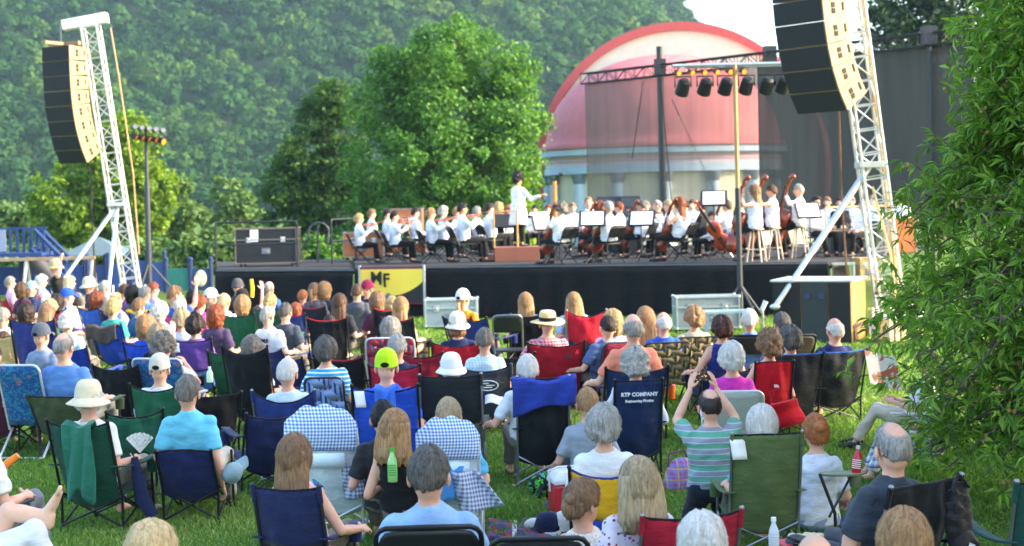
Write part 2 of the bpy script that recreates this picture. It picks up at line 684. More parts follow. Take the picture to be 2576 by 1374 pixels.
def make_trees():
    g1 = leaf_mat((0.036, 0.120, 0.020), (0.095, 0.25, 0.036), 0.5, 0.5, None, (0.18, 0.35, 0.06))
    g2 = leaf_mat((0.025, 0.075, 0.018), (0.065, 0.15, 0.026), 0.45, 0.5, None, (0.11, 0.20, 0.035))
    g3 = leaf_mat((0.085, 0.18, 0.014), (0.19, 0.33, 0.022), 0.5, 0.5, None, (0.33, 0.45, 0.04))
    g5 = leaf_mat((0.010, 0.030, 0.010), (0.030, 0.070, 0.016), 0.25, 0.5, None, (0.055, 0.10, 0.022))
    g4 = leaf_mat((0.07, 0.15, 0.045), (0.17, 0.28, 0.08), 0.4)
    tree('big round bright green tree standing beside the red domed bandshell', 62, 1130,
         [(1130, 140, 100), (1045, 190, 105), (1225, 185, 112), (985, 275, 100), (1120, 290, 150), (1275, 285, 110), (1298, 390, 66),
          (935, 415, 90), (1080, 410, 140), (1220, 430, 130), (920, 520, 80), (1050, 530, 120), (1180, 560, 120), (1285, 520, 72),
          (1150, 92, 55), (1090, 105, 50), (985, 165, 55), (1290, 185, 60), (1328, 300, 50), (900, 590, 60), (1310, 590, 55)], 66000, 0.10, g1, 1)
    tree('dark green tree growing against the big bright round tree', 56, 810,
         [(826, 222, 34), (800, 262, 42), (850, 262, 40), (830, 245, 45), (800, 310, 60), (860, 330, 60), (760, 390, 70), (850, 420, 80), (735, 480, 70), (820, 510, 90), (720, 570, 60),
          (790, 600, 85), (870, 600, 70), (700, 630, 45)], 28000, 0.115, g2, 2)
    tree('yellow green tree behind the left speaker tower', 52, 265,
         [(318, 335, 50), (300, 370, 62), (350, 385, 62), (275, 420, 84), (210, 455, 70), (150, 490, 65), (355, 470, 60), (270, 500, 90), (120, 545, 50),
          (190, 560, 75), (310, 570, 85), (375, 560, 50), (140, 610, 60), (250, 620, 80), (360, 620, 55), (325, 315, 40), (385, 450, 50), (395, 520, 45)], 46000, 0.125, g3, 3)
    for i, (px, s, bl, lab) in enumerate([
        (25, 46, [(0, 560, 50), (40, 545, 42), (75, 570, 38), (10, 610, 50), (70, 625, 45)], 'pale tree peeping over the blue playground slide'),
        (468, 50, [(450, 470, 30), (475, 540, 40), (440, 580, 45), (490, 590, 50), (520, 620, 45), (460, 640, 50), (500, 660, 45)], 'pale hazy tree between the yellow green tree and the stage rail'),
        (585, 47, [(560, 480, 34), (600, 520, 48), (560, 570, 50), (630, 560, 45), (600, 620, 55), (650, 630, 48), (560, 650, 40), (700, 640, 40)], 'hazy tree above the black road case on the stage'),
        (420, 48, [(400, 560, 40), (430, 610, 48), (400, 650, 45)], 'small pale tree behind the teal playground panel')]):
        tree(lab, s, px, bl, 6000, 0.17, g4, 20 + i, 'pale trees at the foot of the bluff')
    for i, (px, s, bl, lab) in enumerate([
        (790, 66, [(760, 640, 30), (790, 630, 36), (825, 640, 34), (850, 625, 30)], 'leafy bush behind the round stair rail of the stage'),
        (1330, 66, [(1305, 480, 30), (1310, 525, 36), (1300, 570, 40), (1318, 610, 34), (1285, 610, 42)], 'yellowish shrub behind the conductor'),
        (385, 68, [(345, 640, 28), (375, 625, 34), (410, 640, 34), (395, 668, 26), (350, 668, 24)], 'soft green bush behind the dark light stand'),
        (465, 70, [(435, 645, 32), (470, 632, 36), (505, 645, 34), (450, 672, 26), (495, 674, 26)], 'soft green bush behind the teal playground panel'),
        (560, 70, [(530, 645, 30), (565, 630, 36), (600, 645, 34), (545, 675, 24), (590, 675, 26)], 'soft green bush behind the stage wing rail'),
        (690, 68, [(650, 640, 32), (690, 632, 34), (730, 640, 32), (670, 670, 26), (715, 672, 26)], 'soft green bush behind the black road case'),
        (280, 70, [(240, 655, 26), (270, 640, 32), (305, 650, 30), (200, 660, 26), (160, 655, 26)], 'soft green bush behind the picnic shelter'),
        (60, 66, [(0, 640, 30), (40, 650, 30), (85, 650, 30), (120, 655, 26)], 'soft green bush behind the play tower')]):
        tree(lab, s, px, bl, 3500, 0.13, g3 if i == 1 else (g1 if i == 0 else g4), 30 + i, None, 'bush', 1.0, 'bush')
    tree('tall dark tree whose top shows over the black scrim', 50, 2360,
         [(2300, 70, 105), (2225, 70, 62), (2290, 10, 85), (2205, 20, 40), (2230, 140, 60), (2420, 20, 130), (2250, 230, 110), (2130, 330, 100), (2400, 200, 150), (2230, 380, 140), (2050, 430, 90), (2380, 400, 150),
          (2530, 300, 140), (1990, 500, 60), (2120, 500, 110), (2530, 480, 120)], 30000, 0.2, g5, 4)
    # park trees beyond the right edge of the picture: they shade the near rows
    for i, (x, y, r, lab) in enumerate([(14.0, 0.5, 4.0, 'broad shade tree'), (14.5, 6.5, 4.0, 'tall shade tree'), (17.0, 11.8, 3.8, 'bushy shade tree'), (20.5, 3.5, 4.2, 'dark shade tree')]):
        root = empty('tree', (x, y, 0), 0, lab + ' on the lawn outside the view', 'tree')
        R = random.Random(50 + i)
        bl = [(R.uniform(-.4, .4) * r, R.uniform(-.45, .45) * r, R.uniform(3.0, 12.5), r * R.uniform(.55, .75)) for _ in range(16)]
        leaf_cloud('crown', bl, 9000, 0.32, g1, root, 60 + i)
        t = MB()
        t.tube([(0, 0, -.05), (.1, 0, 3), (0, .1, 7)], [.28, .2, .05], 10)
        t.build('trunk', solid('5b4c3f', 0.9, var=0.35, scale=3, bump=0.8, bscale=14), root)


def make_near_tree():
    """The young oak at the right: drooping branches with whorls of long leaves and acorns."""
    s = 330.0
    base = on_ground(2790, s)
    root = empty('oak_tree', base, 0, 'young oak with long narrow leaves and acorns at the right edge', 'tree')
    R = np.random.default_rng(5)
    H = 5.2

    def radius(z):
        return np.interp(z, [0.05, 0.4, 0.9, 1.6, 2.1, 2.6, 3.2, 4.0, 4.8, 5.4], [1.40, 1.62, 1.66, 1.86, 1.62, 1.22, .95, .86, 0.55, 0.2])
    wood = MB()
    wood.tube([(0, 0, -.05), (.03, .02, 1.2), (-.05, .0, 3), (0.02, .02, H)], [.12, .10, .06, .012], 10)
    tips = []
    for k in range(270):
        z0 = R.uniform(0.5, 4.6)
        a = R.uniform(0, 2 * PI)
        zt = z0 + R.uniform(-.75, .35)
        rt = float(radius(max(zt, .08))) * R.uniform(.82, 1.06)
        zt = max(zt, .42)
        p0 = np.array((0, 0, z0))
        p2 = np.array((math.cos(a) * rt, math.sin(a) * rt, zt))
        p1 = (p0 + p2) / 2 + np.array((0, 0, .22 * rt))
        wood.tube([p0, p1, p2], [.028, .016, .005], 5)
        n = 32
        for t in R.uniform(.35, 1.03, n):
            q = (1 - t) ** 2 * p0 + 2 * t * (1 - t) * p1 + t * t * p2
            o = q + R.normal(0, .16, 3) * (0.5 + 0.5 * t) * (1, 1, .8)
            o[2] = max(o[2], .22)
            tips.append((o, np.array((math.cos(a), math.sin(a), R.uniform(-.5, .3)))))
            if R.random() < .22:
                wood.tube([q, o], [.006, .003], 4)
    wood.build('branches', solid('5d5247', 0.9, var=0.3, scale=8, bump=0.5, bscale=40), root)
    Vs = []
    for o, out in tips:
        n = R.integers(6, 10)
        ax = out / np.linalg.norm(out)
        for j in range(n):
            d = ax * R.uniform(.2, .9) + R.normal(0, .65, 3)
            d /= np.linalg.norm(d)
            d[2] -= .22
            d /= np.linalg.norm(d)
            L = R.uniform(.085, .15)
            side = np.cross(d, (0, 0, 1) + R.normal(0, .5, 3))
            side /= np.linalg.norm(side)
            nn = np.cross(side, d)
            w = L * R.uniform(.10, .15)
            st = o + d * .012
            mid = st + d * L * .5 + nn * L * .04
            tip = st + d * L - nn * L * .08
            fold = nn * w * .5
            Vs.append((st, mid + side * w + fold, tip, mid))
            Vs.append((st, mid, tip, mid - side * w + fold))
    V = np.array(Vs).reshape(-1, 3)
    # weld the two halves of each leaf so that a leaf is one island: 6 unique corners
    V = V.reshape(-1, 8, 3)
    st, l, tip, mid, r = V[:, 0], V[:, 1], V[:, 2], V[:, 3], V[:, 7]
    U = np.stack([st, l, tip, mid, r], 1).reshape(-1, 3)
    k = np.arange(len(V))[:, None] * 5
    loops = np.concatenate([np.concatenate([k + 0, k + 1, k + 2, k + 3], 1), np.concatenate([k + 0, k + 3, k + 2, k + 4], 1)], 1).ravel()
    me = bpy.data.meshes.new('crown')
    fill_mesh(me, U, loops, np.full(len(V) * 2, 4), None, False)
    finish(bpy.data.objects.new('crown', me), leaf_mat((0.070, 0.18, 0.020), (0.18, 0.34, 0.038), 0.48, 0.42, None, (0.34, 0.50, 0.10)), root)
    ac = MB()
    for i in R.choice(len(tips), 230, replace=False):
        o, out = tips[i]
        for j in range(R.integers(2, 5)):
            ac.ball(o + out * .05 + R.normal(0, .022, 3), (.015, .015, .017), nu=7, nv=5)
    tag(ac.build('acorns', solid('9a7d4e', 0.6, var=0.4, scale=20), root), kind='stuff')


def make_grass():
    R = np.random.default_rng(9)
    n = 900000
    Y = R.uniform(5.0, 34, n)
    X = R.uniform(-1, 1, n) * (1288 * Y / F * 1.03 + 0.15)
    # thinner with distance
    dens = np.clip((7.5 / Y) ** 1.25, 0, 1)
    k = R.random(n) < dens
    X, Y = X[k], Y[k]
    n = len(X)
    h = R.uniform(.03, .078, n) * (0.75 + 0.35 * np.clip(np.sin(X * 1.1 + Y * .7) + np.sin(Y * 1.6 - X * 2.1), -1, 1)) * (1 + 0.3 * np.sin(X * 3 + Y * 2.1)) * np.clip(Y / 12, .85, 1.3)
    w = R.uniform(.0022, .0045, n) * np.clip(Y / 7, 1, 3.2)
    a = R.uniform(0, PI, n)
    lean = R.normal(0, .55, (n, 2)) * h[:, None]
    z0 = np.zeros(n)
    sx, sy = np.cos(a) * w, np.sin(a) * w
    b0 = np.stack([X - sx, Y - sy, z0], 1)
    b1 = np.stack([X + sx, Y + sy, z0], 1)
    m0 = np.stack([X - sx * .8 + lean[:, 0] * .35, Y - sy * .8 + lean[:, 1] * .35, h * .6], 1)
    m1 = np.stack([X + sx * .8 + lean[:, 0] * .35, Y + sy * .8 + lean[:, 1] * .35, h * .6], 1)
    t = np.stack([X + lean[:, 0], Y + lean[:, 1], h], 1)
    V = np.stack([b0, b1, m1, m0, t], 1).reshape(-1, 3)
    i = np.arange(n)[:, None] * 5
    loops = np.concatenate([i, i + 1, i + 2, i + 3, i + 3, i + 2, i + 4], 1).ravel()
    tot = np.tile([4, 3], n)
    me = bpy.data.meshes.new('grass')
    fill_mesh(me, V, loops, tot, None, False)
    t = 0.42 + 0.16 * np.sin(X * 1.7 + 1.3 * np.sin(Y * .8)) + 0.14 * np.sin(Y * 1.9 - X * .9) + R.normal(0, .20, n)
    me.attributes.new('tint', 'FLOAT', 'FACE').data.foreach_set('value', np.repeat(np.clip(t, 0, 1), 2).astype(np.float32))
    o = bpy.data.objects.new('grass', me)
    finish(o, leaf_mat((0.10, 0.23, 0.036), (0.22, 0.38, 0.066), 0.4, 0.6, 'tint', (0.44, 0.50, 0.17)))
    tag(o, 'short green grass blades of the lawn', None, None, 'stuff')


def make_fallen_leaves():
    R = np.random.default_rng(21)
    n = 260
    Y = R.uniform(6.5, 24, n)
    X = R.uniform(-1, 1, n) * 1288 * Y / F
    g = MB()
    for x, y in zip(X, Y):
        a, L = R.uniform(0, 6.3), R.uniform(.02, .045)
        d = np.array((math.cos(a), math.sin(a), R.uniform(-.2, .3))) * L
        e = np.array((-math.sin(a), math.cos(a), R.uniform(-.3, .3))) * L * .45
        c = np.array((x, y, R.uniform(.04, .075)))
        g.add([c - d, c - e, c + d, c + e], [(0, 1, 2, 3)])
    tag(g.build('fallen_leaves', leaf_mat('7a5a34', '9c7a48', 0.1, .7, None, 'c8a86a'), smooth=False), 'dry brown leaves scattered on the lawn', None, None, 'stuff')


def make_haze():
    g = MB()
    g.box((0, 700, 80), (3200, 1640, 164))
    m = bpy.data.materials.new('haze')
    m.use_nodes = True
    nt = m.node_tree
    nt.nodes.remove(nt.nodes['Principled BSDF'])
    pv = nt.nodes.new('ShaderNodeVolumePrincipled')
    pv.inputs['Color'].default_value = (0.55, 0.84, 1.0, 1)
    pv.inputs['Density'].default_value = 0.00020
    pv.inputs['Anisotropy'].default_value = 0.3
    nt.links.new(pv.outputs[0], nt.nodes['Material Output'].inputs['Volume'])
    tag(g.build('haze', m, smooth=False), 'thin bluish evening haze over the park', None, None, 'stuff')
# ------------------------------------------------------------------ bandshell
def arc(r, a0, a1, n):
    return [(r * math.cos(a), r * math.sin(a)) for a in np.linspace(a0, a1, n)]


def make_bandshell():
    s = 57.0
    base = on_ground(1672, s)
    root = empty('bandshell', base, math.radians(-16), 'red domed bandshell with cream arch wall and blue cornice', 'bandshell')
    red = solid('c87072', 0.7, var=0.12, scale=1.6)
    cream = solid('e6ddc4', 0.8, var=0.06, scale=2, bump=0.1)
    lblue = solid('b8cfe6', 0.6, var=0.06, scale=2)
    pink = solid('e0c3cc', 0.7, var=0.05)
    pinkd = solid('c9a0ad', 0.7, var=0.05)
    R, zc, zt = 5.15, 4.55, 8.65
    # dome: half of it, bulging towards the lawn, with a flared eave
    prof = [(R + .42, zc - .02), (R + .12, zc + .22)]
    prof += [(R * math.cos(a), zc + .25 + (zt - zc - .25) * math.sin(a)) for a in np.linspace(0.06, PI / 2 - .01, 16)]
    d = MB()
    th = np.linspace(PI, 2 * PI, 41)
    rings = [np.stack([r * np.cos(th), r * np.sin(th) + .02, np.full(41, z)], 1) for r, z in prof]
    V = np.concatenate(rings)
    n = 41
    q = [(i * n + j, i * n + j + 1, (i + 1) * n + j + 1, (i + 1) * n + j) for i in range(len(prof) - 1) for j in range(n - 1)]
    d.add(V, [np.array(q)])
    d.build('dome', red, root, thick=.06)

    def drum(name, r0, r1, z0, z1, mat):
        g = MB()
        a = np.stack([np.concatenate([r1 * np.cos(th), (r0 * np.cos(th))[::-1]]), np.concatenate([r1 * np.sin(th), (r0 * np.sin(th))[::-1]])], 1)
        g.loft([np.column_stack([a, np.full(len(a), z0)]), np.column_stack([a, np.full(len(a), z1)])])
        return g.build(name, mat, root, sharp=35)
    drum('cornice', R - .6, R + .34, zc - .30, zc - .04, lblue)
    fr = drum('frieze', R - .6, R + .06, zc - .72, zc - .304, pink)
    for z in (.42, .55):
        g = drum('moulding', R - .1, R + .10, zc - z - .03, zc - z, pinkd)
        g.parent = fr
    drum('blue_band', R - .6, R + .13, zc - 1.08, zc - .724, lblue)
    drum('wall', R - .6, R - .18, 0, zc - 1.084, cream)
    for k in range(8):
        a = PI + PI * (k + .5) / 8
        c = ((R - .05) * math.cos(a), (R - .05) * math.sin(a))
        p = MB()
        M = Matrix.Rotation(a - PI / 2, 4, 'Z')
        p.tube([(c[0], c[1], 0), (c[0], c[1], zc - 1.5)], [.27, .24], 14)
        o = p.build('column', lblue, root)
        cap = MB()
        cap.loft([np.array([(c[0] + rr * math.cos(t), c[1] + rr * math.sin(t), z) for t in np.linspace(0, 2 * PI, 14, endpoint=False)])
                  for rr, z in ((.25, zc - 1.5), (.27, zc - 1.42), (.34, zc - 1.2), (.36, zc - 1.09))])
        cap.build('capital', solid('6f7d8e', 0.7), o)
    # the arch wall behind the dome
    ra, za = 6.15, 3.65
    out = [(ra, 0)] + [(x, z + za) for x, z in arc(ra, 0, PI, 49)] + [(-ra, 0)]
    w = MB()
    w.prism(out, 0.05, 1.0)
    w.xf(Matrix.Translation((.62, 0, 0)))
    w.build('arch_wall', cream, root, smooth=False)
    rim = MB()
    o2 = [(x, z + za) for x, z in arc(ra + .30, -.2, PI + .2, 61)]
    i2 = [(x, z + za) for x, z in arc(ra - .06, -.2, PI + .2, 61)]
    O, I = np.array(o2), np.array(i2)
    rings = [np.array([(O[k, 0], -.12, O[k, 1]), (O[k, 0], 2.6, O[k, 1]), (I[k, 0], 2.6, I[k, 1]), (I[k, 0], -.12, I[k, 1])]) for k in range(len(O))]
    rim.loft(rings)
    rim.xf(Matrix.Translation((.62, 0, 0)))
    rim.build('roof', solid('cf5a56', 0.55, var=0.07), root, sharp=35)


# ------------------------------------------------------------------ truss work
def truss(mb, a, b, w, n, r=.03, r2=.016, up=(0, 0, 1), sides=4):
    """A lattice of four chords between two points."""
    a, b = Vector(a), Vector(b)
    t = (b - a).normalized()
    u = Vector(up)
    x = t.cross(u).normalized()
    y = x.cross(t)
    if sides == 4:
        offs = [x * w / 2 + y * w / 2, x * w / 2 - y * w / 2, -x * w / 2 - y * w / 2, -x * w / 2 + y * w / 2]
    else:
        offs = [y * w * .58, x * w / 2 - y * w * .29, -x * w / 2 - y * w * .29]
    for o in offs:
        mb.tube([a + o, b + o], r, 7)
    k = len(offs)
    for i in range(n):
        p, q = a.lerp(b, i / n), a.lerp(b, (i + 1) / n)
        for j in range(k):
            o1, o2 = offs[j], offs[(j + 1) % k]
            mb.tube([p + o1, p + o2], r2, 5)
            if i % 2:
                mb.tube([p + o1, q + o2], r2, 5)
            else:
                mb.tube([p + o2, q + o1], r2, 5)
    for j in range(k):
        mb.tube([b + offs[j], b + offs[(j + 1) % k]], r2 * 1.3, 5)
    return mb


def cable(name, pts, r, mat, label, cat='cable', group=None):
    g = MB()
    g.tube(pts, r, 6)
    return tag(g.build(name, mat), label, cat, group)


def speaker_tower(label, alabel, s, base_px, base_py, top_px, top_py, leg_px, arr_top, arr_w, arr_d, rz, n, tilt, full_top=True):
    """Leaning lattice mast with braces, and its hung column of loudspeakers."""
    alu = solid('c9cbc8', 0.4, 0.5, var=0.15)
    base = on_ground(base_px, s)
    root = empty('speaker_tower', base, 0, label, 'tower', 'speaker towers beside the stage')
    top = at(top_px, top_py, s) - base
    top.y = -0.6
    m = MB()
    truss(m, (0, 0, .25), top, .40, int(top.length / .42), .030, .014, (0, 1, 0))
    m.build('mast', alu, root)
    pl = MB()
    pl.box((0, 0, .14), (1.0, .9, .2))
    for sx in (-1, 1):
        for sy in (-1, 1):
            pl.tube([(sx * .42, sy * .38, .0), (sx * .42, sy * .38, .5)], .035, 8)
    pl.build('base_frame', solid('b9bcc0', 0.5, 0.5), root, bev=.01)
    piv = MB()
    k = .36 if full_top else .43
    knee = Vector(top) * k
    for lx, ly in leg_px:
        e = at(lx, ly, s * 1.04) - base
        e.z = max(e.z, .0)
        b = MB()
        b.tube([knee, knee.lerp(e, .62)], .055, 10)
        b.tube([knee.lerp(e, .60), e], .045, 10)
        b.ball(e, (.09, .09, .05))
        b.build('brace', solid('ccd3da', 0.35, 0.5), root)
    piv.box(knee, (.46, .46, .10))
    piv.build('sleeve', alu, root, bev=.01)
    if full_top:
        hb = MB()
        rot = Matrix.Rotation(math.radians(-9), 3, 'Y')
        hb.box(top + Vector((-.12, 0, .12)), (1.15, .34, .26), rot)
        hb.build('head_beam', solid('eceef0', 0.4, 0.2), root, bev=.01)
    # loudspeaker column
    p = at(arr_top[0], arr_top[1], s * (1.03 if full_top else 1.055))
    a = empty('line_array', p, rz, alabel, 'loudspeaker', 'loudspeaker columns hung from the towers')
    grille = solid('17191c', 0.75, var=0.15, bump=0.5, bscale=250)
    wood = solid('a08658', 0.55, var=0.12, scale=3)
    dark = solid('1a1512', 0.8)
    h = .385
    y, z, ang = 0.0, 0.0, 0.0
    if full_top:
        f = MB()
        f.box((0, arr_d * .5, .07), (arr_w * 1.12, .10, .10))
        f.box((0, arr_d * .1, .07), (.10, arr_d * 1.5, .08))
        f.build('rigging_frame', solid('8a7456', 0.6), a, bev=.008)
        ch = MB()
        ch.tube([(0, arr_d * .3, .1), (0, arr_d * .3, .62)], .02, 6)
        ch.build('hoist_chain', solid('5a5d60', 0.4, 0.8), a)
    for i in range(n):
        ang = math.radians(tilt[i])
        M = Matrix.Translation((0, y, z)) @ Matrix.Rotation(ang, 4, 'X')
        c = MB()
        # wedge-shaped box: front (towards the crowd) taller than the back
        fh, bh = h * .985, h * .80
        O = np.array([(-arr_w / 2, 0, 0), (arr_w / 2, 0, 0), (arr_w / 2, 0, -fh), (-arr_w / 2, 0, -fh)])
        I = np.array([(-arr_w / 2, arr_d, -(fh - bh) / 2), (arr_w / 2, arr_d, -(fh - bh) / 2), (arr_w / 2, arr_d, -(fh + bh) / 2), (-arr_w / 2, arr_d, -(fh + bh) / 2)])
        c.loft([O, I])
        c.xf(M)
        o = c.build('cabinet', wood, a, smooth=False, bev=.008)
        gq = MB()
        gq.box((0, -.008, -fh / 2), (arr_w * .985, .022, fh * .95))
        gq.xf(M)
        gq.build('grille', grille, o, smooth=False)
        for sx in (-1, 1):
            for yy, zz, sz in ((.42, .36, (.014, .085, .085)), (.42, .62, (.014, .085, .085)), (.84, .45, (.014, .04, .14))):
                hn = MB()
                hn.box((sx * (arr_w / 2 + .004), arr_d * yy, -fh * zz), sz)
                hn.xf(M)
                hn.build('handle_recess', dark, o, smooth=False)
        e = M @ Vector((0, 0, -h))
        y, z = e.y, e.z
    return root


def par_can(parent, p, d, L, r, mat, lens, name='lamp_head', yoke=True):
    """One stage lamp: barrel, lens, yoke."""
    d = Vector(d).normalized()
    p = Vector(p)
    g = MB()
    g.tube([p - d * L * .55, p - d * L * .42, p + d * L * .1, p + d * L * .5], [r * .55, r * .85, r * .95, r], 14)
    if yoke:
        g.tube([p + Vector((-r * 1.15, 0, 0)), p + Vector((-r * 1.15, 0, r * 1.5)), p + Vector((r * 1.15, 0, r * 1.5)), p + Vector((r * 1.15, 0, 0))], r * .12, 5)
    o = g.build(name, mat, parent)
    l = MB()
    l.tube([p + d * L * .49, p + d * L * .53], [r * .9, r * .9], 14)
    l.build('lens', lens, o)
    return o


def make_rig():
    black = solid('1d1f22', 0.6, 0.3)
    steel = solid('3a3d42', 0.5, 0.5)
    silver = solid('b9c4d0', 0.35, 0.7)
    A, B = at(1470, 186, 75), at(2440, 106, 97)
    A.z = B.z = (A.z + B.z) / 2
    zt = A.z
    root = empty('truss', (A + B) / 2, 0, 'long black truss carrying the stage backdrop', 'truss')
    o = Vector(root.location)
    g = MB()
    truss(g, A - o, B - o, .34, 34, .028, .014)
    g.build('truss_beam', black, root)
    for px, s, top in ((1668, 79.5, .75), (2346, 95, .35), (1945, 85.5, .35)):
        t = (px - 1470) / (2440 - 1470)
        p = on_ground(px, s)
        q = MB()
        tt = top
        if px != 1945:
            q.tube([(p.x - o.x, p.y - o.y, 0 - o.z), (p.x - o.x, p.y - o.y, zt + tt - o.z)], .105 if px == 1668 else .06, 10)
        q.box((p.x - o.x, p.y - o.y, zt - o.z + .1), (.36, .36, .5))
        q.build('mast' if px != 1945 else 'corner_block', steel, root)
    # mesh backdrop: one sheer drop and one doubled, denser drop
    d = (B - A)
    nrm = Vector((-d.y, d.x, 0)).normalized()
    for u0, u1, dens, off0, lab in ((0, .515, .72, 0, 'sheer brownish mesh backdrop in front of the red dome'), (.512, 1.0, .985, .03, 'dense black mesh backdrop behind the bassists')):
        sc = MB()

        def fn(u, v):
            uu = u0 + (u1 - u0) * u
            off = off0 + .05 * np.sin(uu * 55 + 2 * np.sin(uu * 13)) * (1.1 - v) + .03 * np.sin(uu * 21)
            return (A.x + d.x * uu + nrm.x * off, A.y + d.y * uu + nrm.y * off, 1.7 + (zt - .18 - 1.7) * v)
        sc.grid(fn, 90, 12)
        m, nt, b = _new('scrim_mesh')
        c = (0.100, 0.078, 0.064, 1) if dens < .8 else (0.052, 0.047, 0.040, 1)
        x, y, z = _sep(nt, _coord(nt))
        fold = _noise(nt, _coord(nt, (1.6, 1.6, .12)), 2.2, 4, .6)
        nt.links.new(_mix(nt, fold, c[:3], tuple(q * 2.2 for q in c[:3])), b.inputs['Base Color'])
        b.inputs['Roughness'].default_value = 0.9
        b.inputs['Specular IOR Level'].default_value = 0.1
        tr = nt.nodes.new('ShaderNodeBsdfTransparent')
        mx = nt.nodes.new('ShaderNodeMixShader')
        nt.links.new(_math(nt, 'ADD', _math(nt, 'MULTIPLY', fold, .16 if dens < .8 else .02), 1 - dens - (.08 if dens < .8 else .01)), mx.inputs[0])
        nt.links.new(b.outputs[0], mx.inputs[1])
        nt.links.new(tr.outputs[0], mx.inputs[2])
        nt.links.new(mx.outputs[0], nt.nodes['Material Output'].inputs[0])
        tag(sc.build('stage_backdrop', m), lab, 'backdrop', 'mesh backdrops of the stage')
    # guy lines hanging at the backdrop
    for i, (p0, p1, s, lab) in enumerate([
        ((1660, 185), (1690, 512), 79, 'dark guy line just beside the truss mast'), ((1690, 250), (1812, 512), 79.5, 'slanting dark guy line crossing the backdrop'),
        ((1850, 215), (1858, 480), 84, 'thin vertical line hanging from the far truss'), ((1618, 205), (1590, 400), 77.5, 'slack thin line on the sheer part of the backdrop')]):
        a, b_ = at(*p0, s * 1.01), at(*p1, s * 1.01)
        cable('guy_line', [a, b_], .016, black, lab, 'line', 'guy lines on the backdrop')
    # front light bar on its stand
    s = 131
    p = on_ground(1856, s)
    st = empty('light_stand', p, 0, 'tall light stand with a silver bar of lamps before the stage', 'light stand', 'light stands')
    zb = at(1856, 162, s).z
    g = MB()
    g.tube([(0, 0, .1), (0, 0, 2.6)], .055, 10)
    g.build('pole', steel, st)
    g = MB()
    g.tube([(0.0, 0, 2.55), (0.0, 0, zb)], .042, 10)
    g.build('upper_pole', solid('a98556', 0.4, 0.4), st)
    for k in range(4):
        a = k * PI / 2 + .5
        g = MB()
        g.tube([(0, 0, .75), (math.cos(a) * .6, math.sin(a) * .6, .03)], .025, 8)
        g.tube([(0, 0, .2), (math.cos(a) * .35, math.sin(a) * .35, .32)], .015, 6)
        g.ball((math.cos(a) * .6, math.sin(a) * .6, .03), .04)
        g.build('leg', steel, st)
    x0, x1 = at(1692, 168, s) - p, at(2010, 158, s) - p
    bar = MB()
    bar.tube([(x0.x, 0, zb), (x1.x, 0, zb)], .035, 10)
    bar.tube([(x0.x + .25, .22, zb - .02), (x1.x, .22, zb - .02)], .025, 8)
    bar.build('lamp_bar', silver, st)
    for px in (1703, 1737, 1768, 1800, 1832, 1866):
        q = at(px, 180, s) - p
        par_can(st, (q.x, -.05, zb - .13), (.35, -.75, -.30), .15, .052, solid('5a4020', 0.5, 0.4), glow('e8861c', .15))
    for px in (1721, 1777, 1829, 1882, 1933, 1976):
        q = at(px, 205, s) - p
        par_can(st, (q.x, .22, zb - .40), (-.2, .55, -.85), .30, .135, black, solid('202226', 0.2))
    # rear light stand by the far tower
    s = 92
    p = on_ground(371, s)
    st = empty('light_stand', p, 0, 'dark light stand with a cluster of lamps beside the far tower', 'light stand', 'light stands')
    zb = at(371, 345, s).z
    g = MB()
    g.tube([(0, 0, .05), (0, 0, 3.2)], .075, 10)
    g.tube([(0, 0, 3.1), (0, 0, zb)], .05, 10)
    g.build('pole', solid('3b4049', 0.5, 0.3), st)
    for k in range(3):
        a = k * 2 * PI / 3 + .3
        g = MB()
        g.tube([(0, 0, 1.0), (math.cos(a) * .8, math.sin(a) * .8, .03)], .03, 8)
        g.build('leg', steel, st)
    bar = MB()
    bar.tube([(-.33, 0, zb + .28), (.52, 0, zb + .14)], .03, 8)
    bar.tube([(-.33, 0, zb + .08), (.45, 0, zb - .06)], .03, 8)
    bar.tube([(0, 0, zb - .3), (0, 0, zb + .3)], .035, 8)
    bar.build('lamp_bar', steel, st)
    for k in range(5):
        par_can(st, (-.3 + k * .19, -.05, zb + .27 - k * .03), (.35, -.6, .1), .2, .075, solid('33363b', .4, .5), solid('5a5f66', .3, .3), yoke=False)
        par_can(st, (-.3 + k * .18, -.08, zb + .02 - k * .03), (.75, -.5, -.35), .24, .085, black, glow('e07a1e', .15) if k > 3 else solid('7a4a20', .3), yoke=False)


# ------------------------------------------------------------------ stage
ZD = 1.1          # deck height
def edge(px):     # distance scale of the stage's front edge
    return float(np.interp(px, [540, 890, 2080], [111.5, 116, 127]))


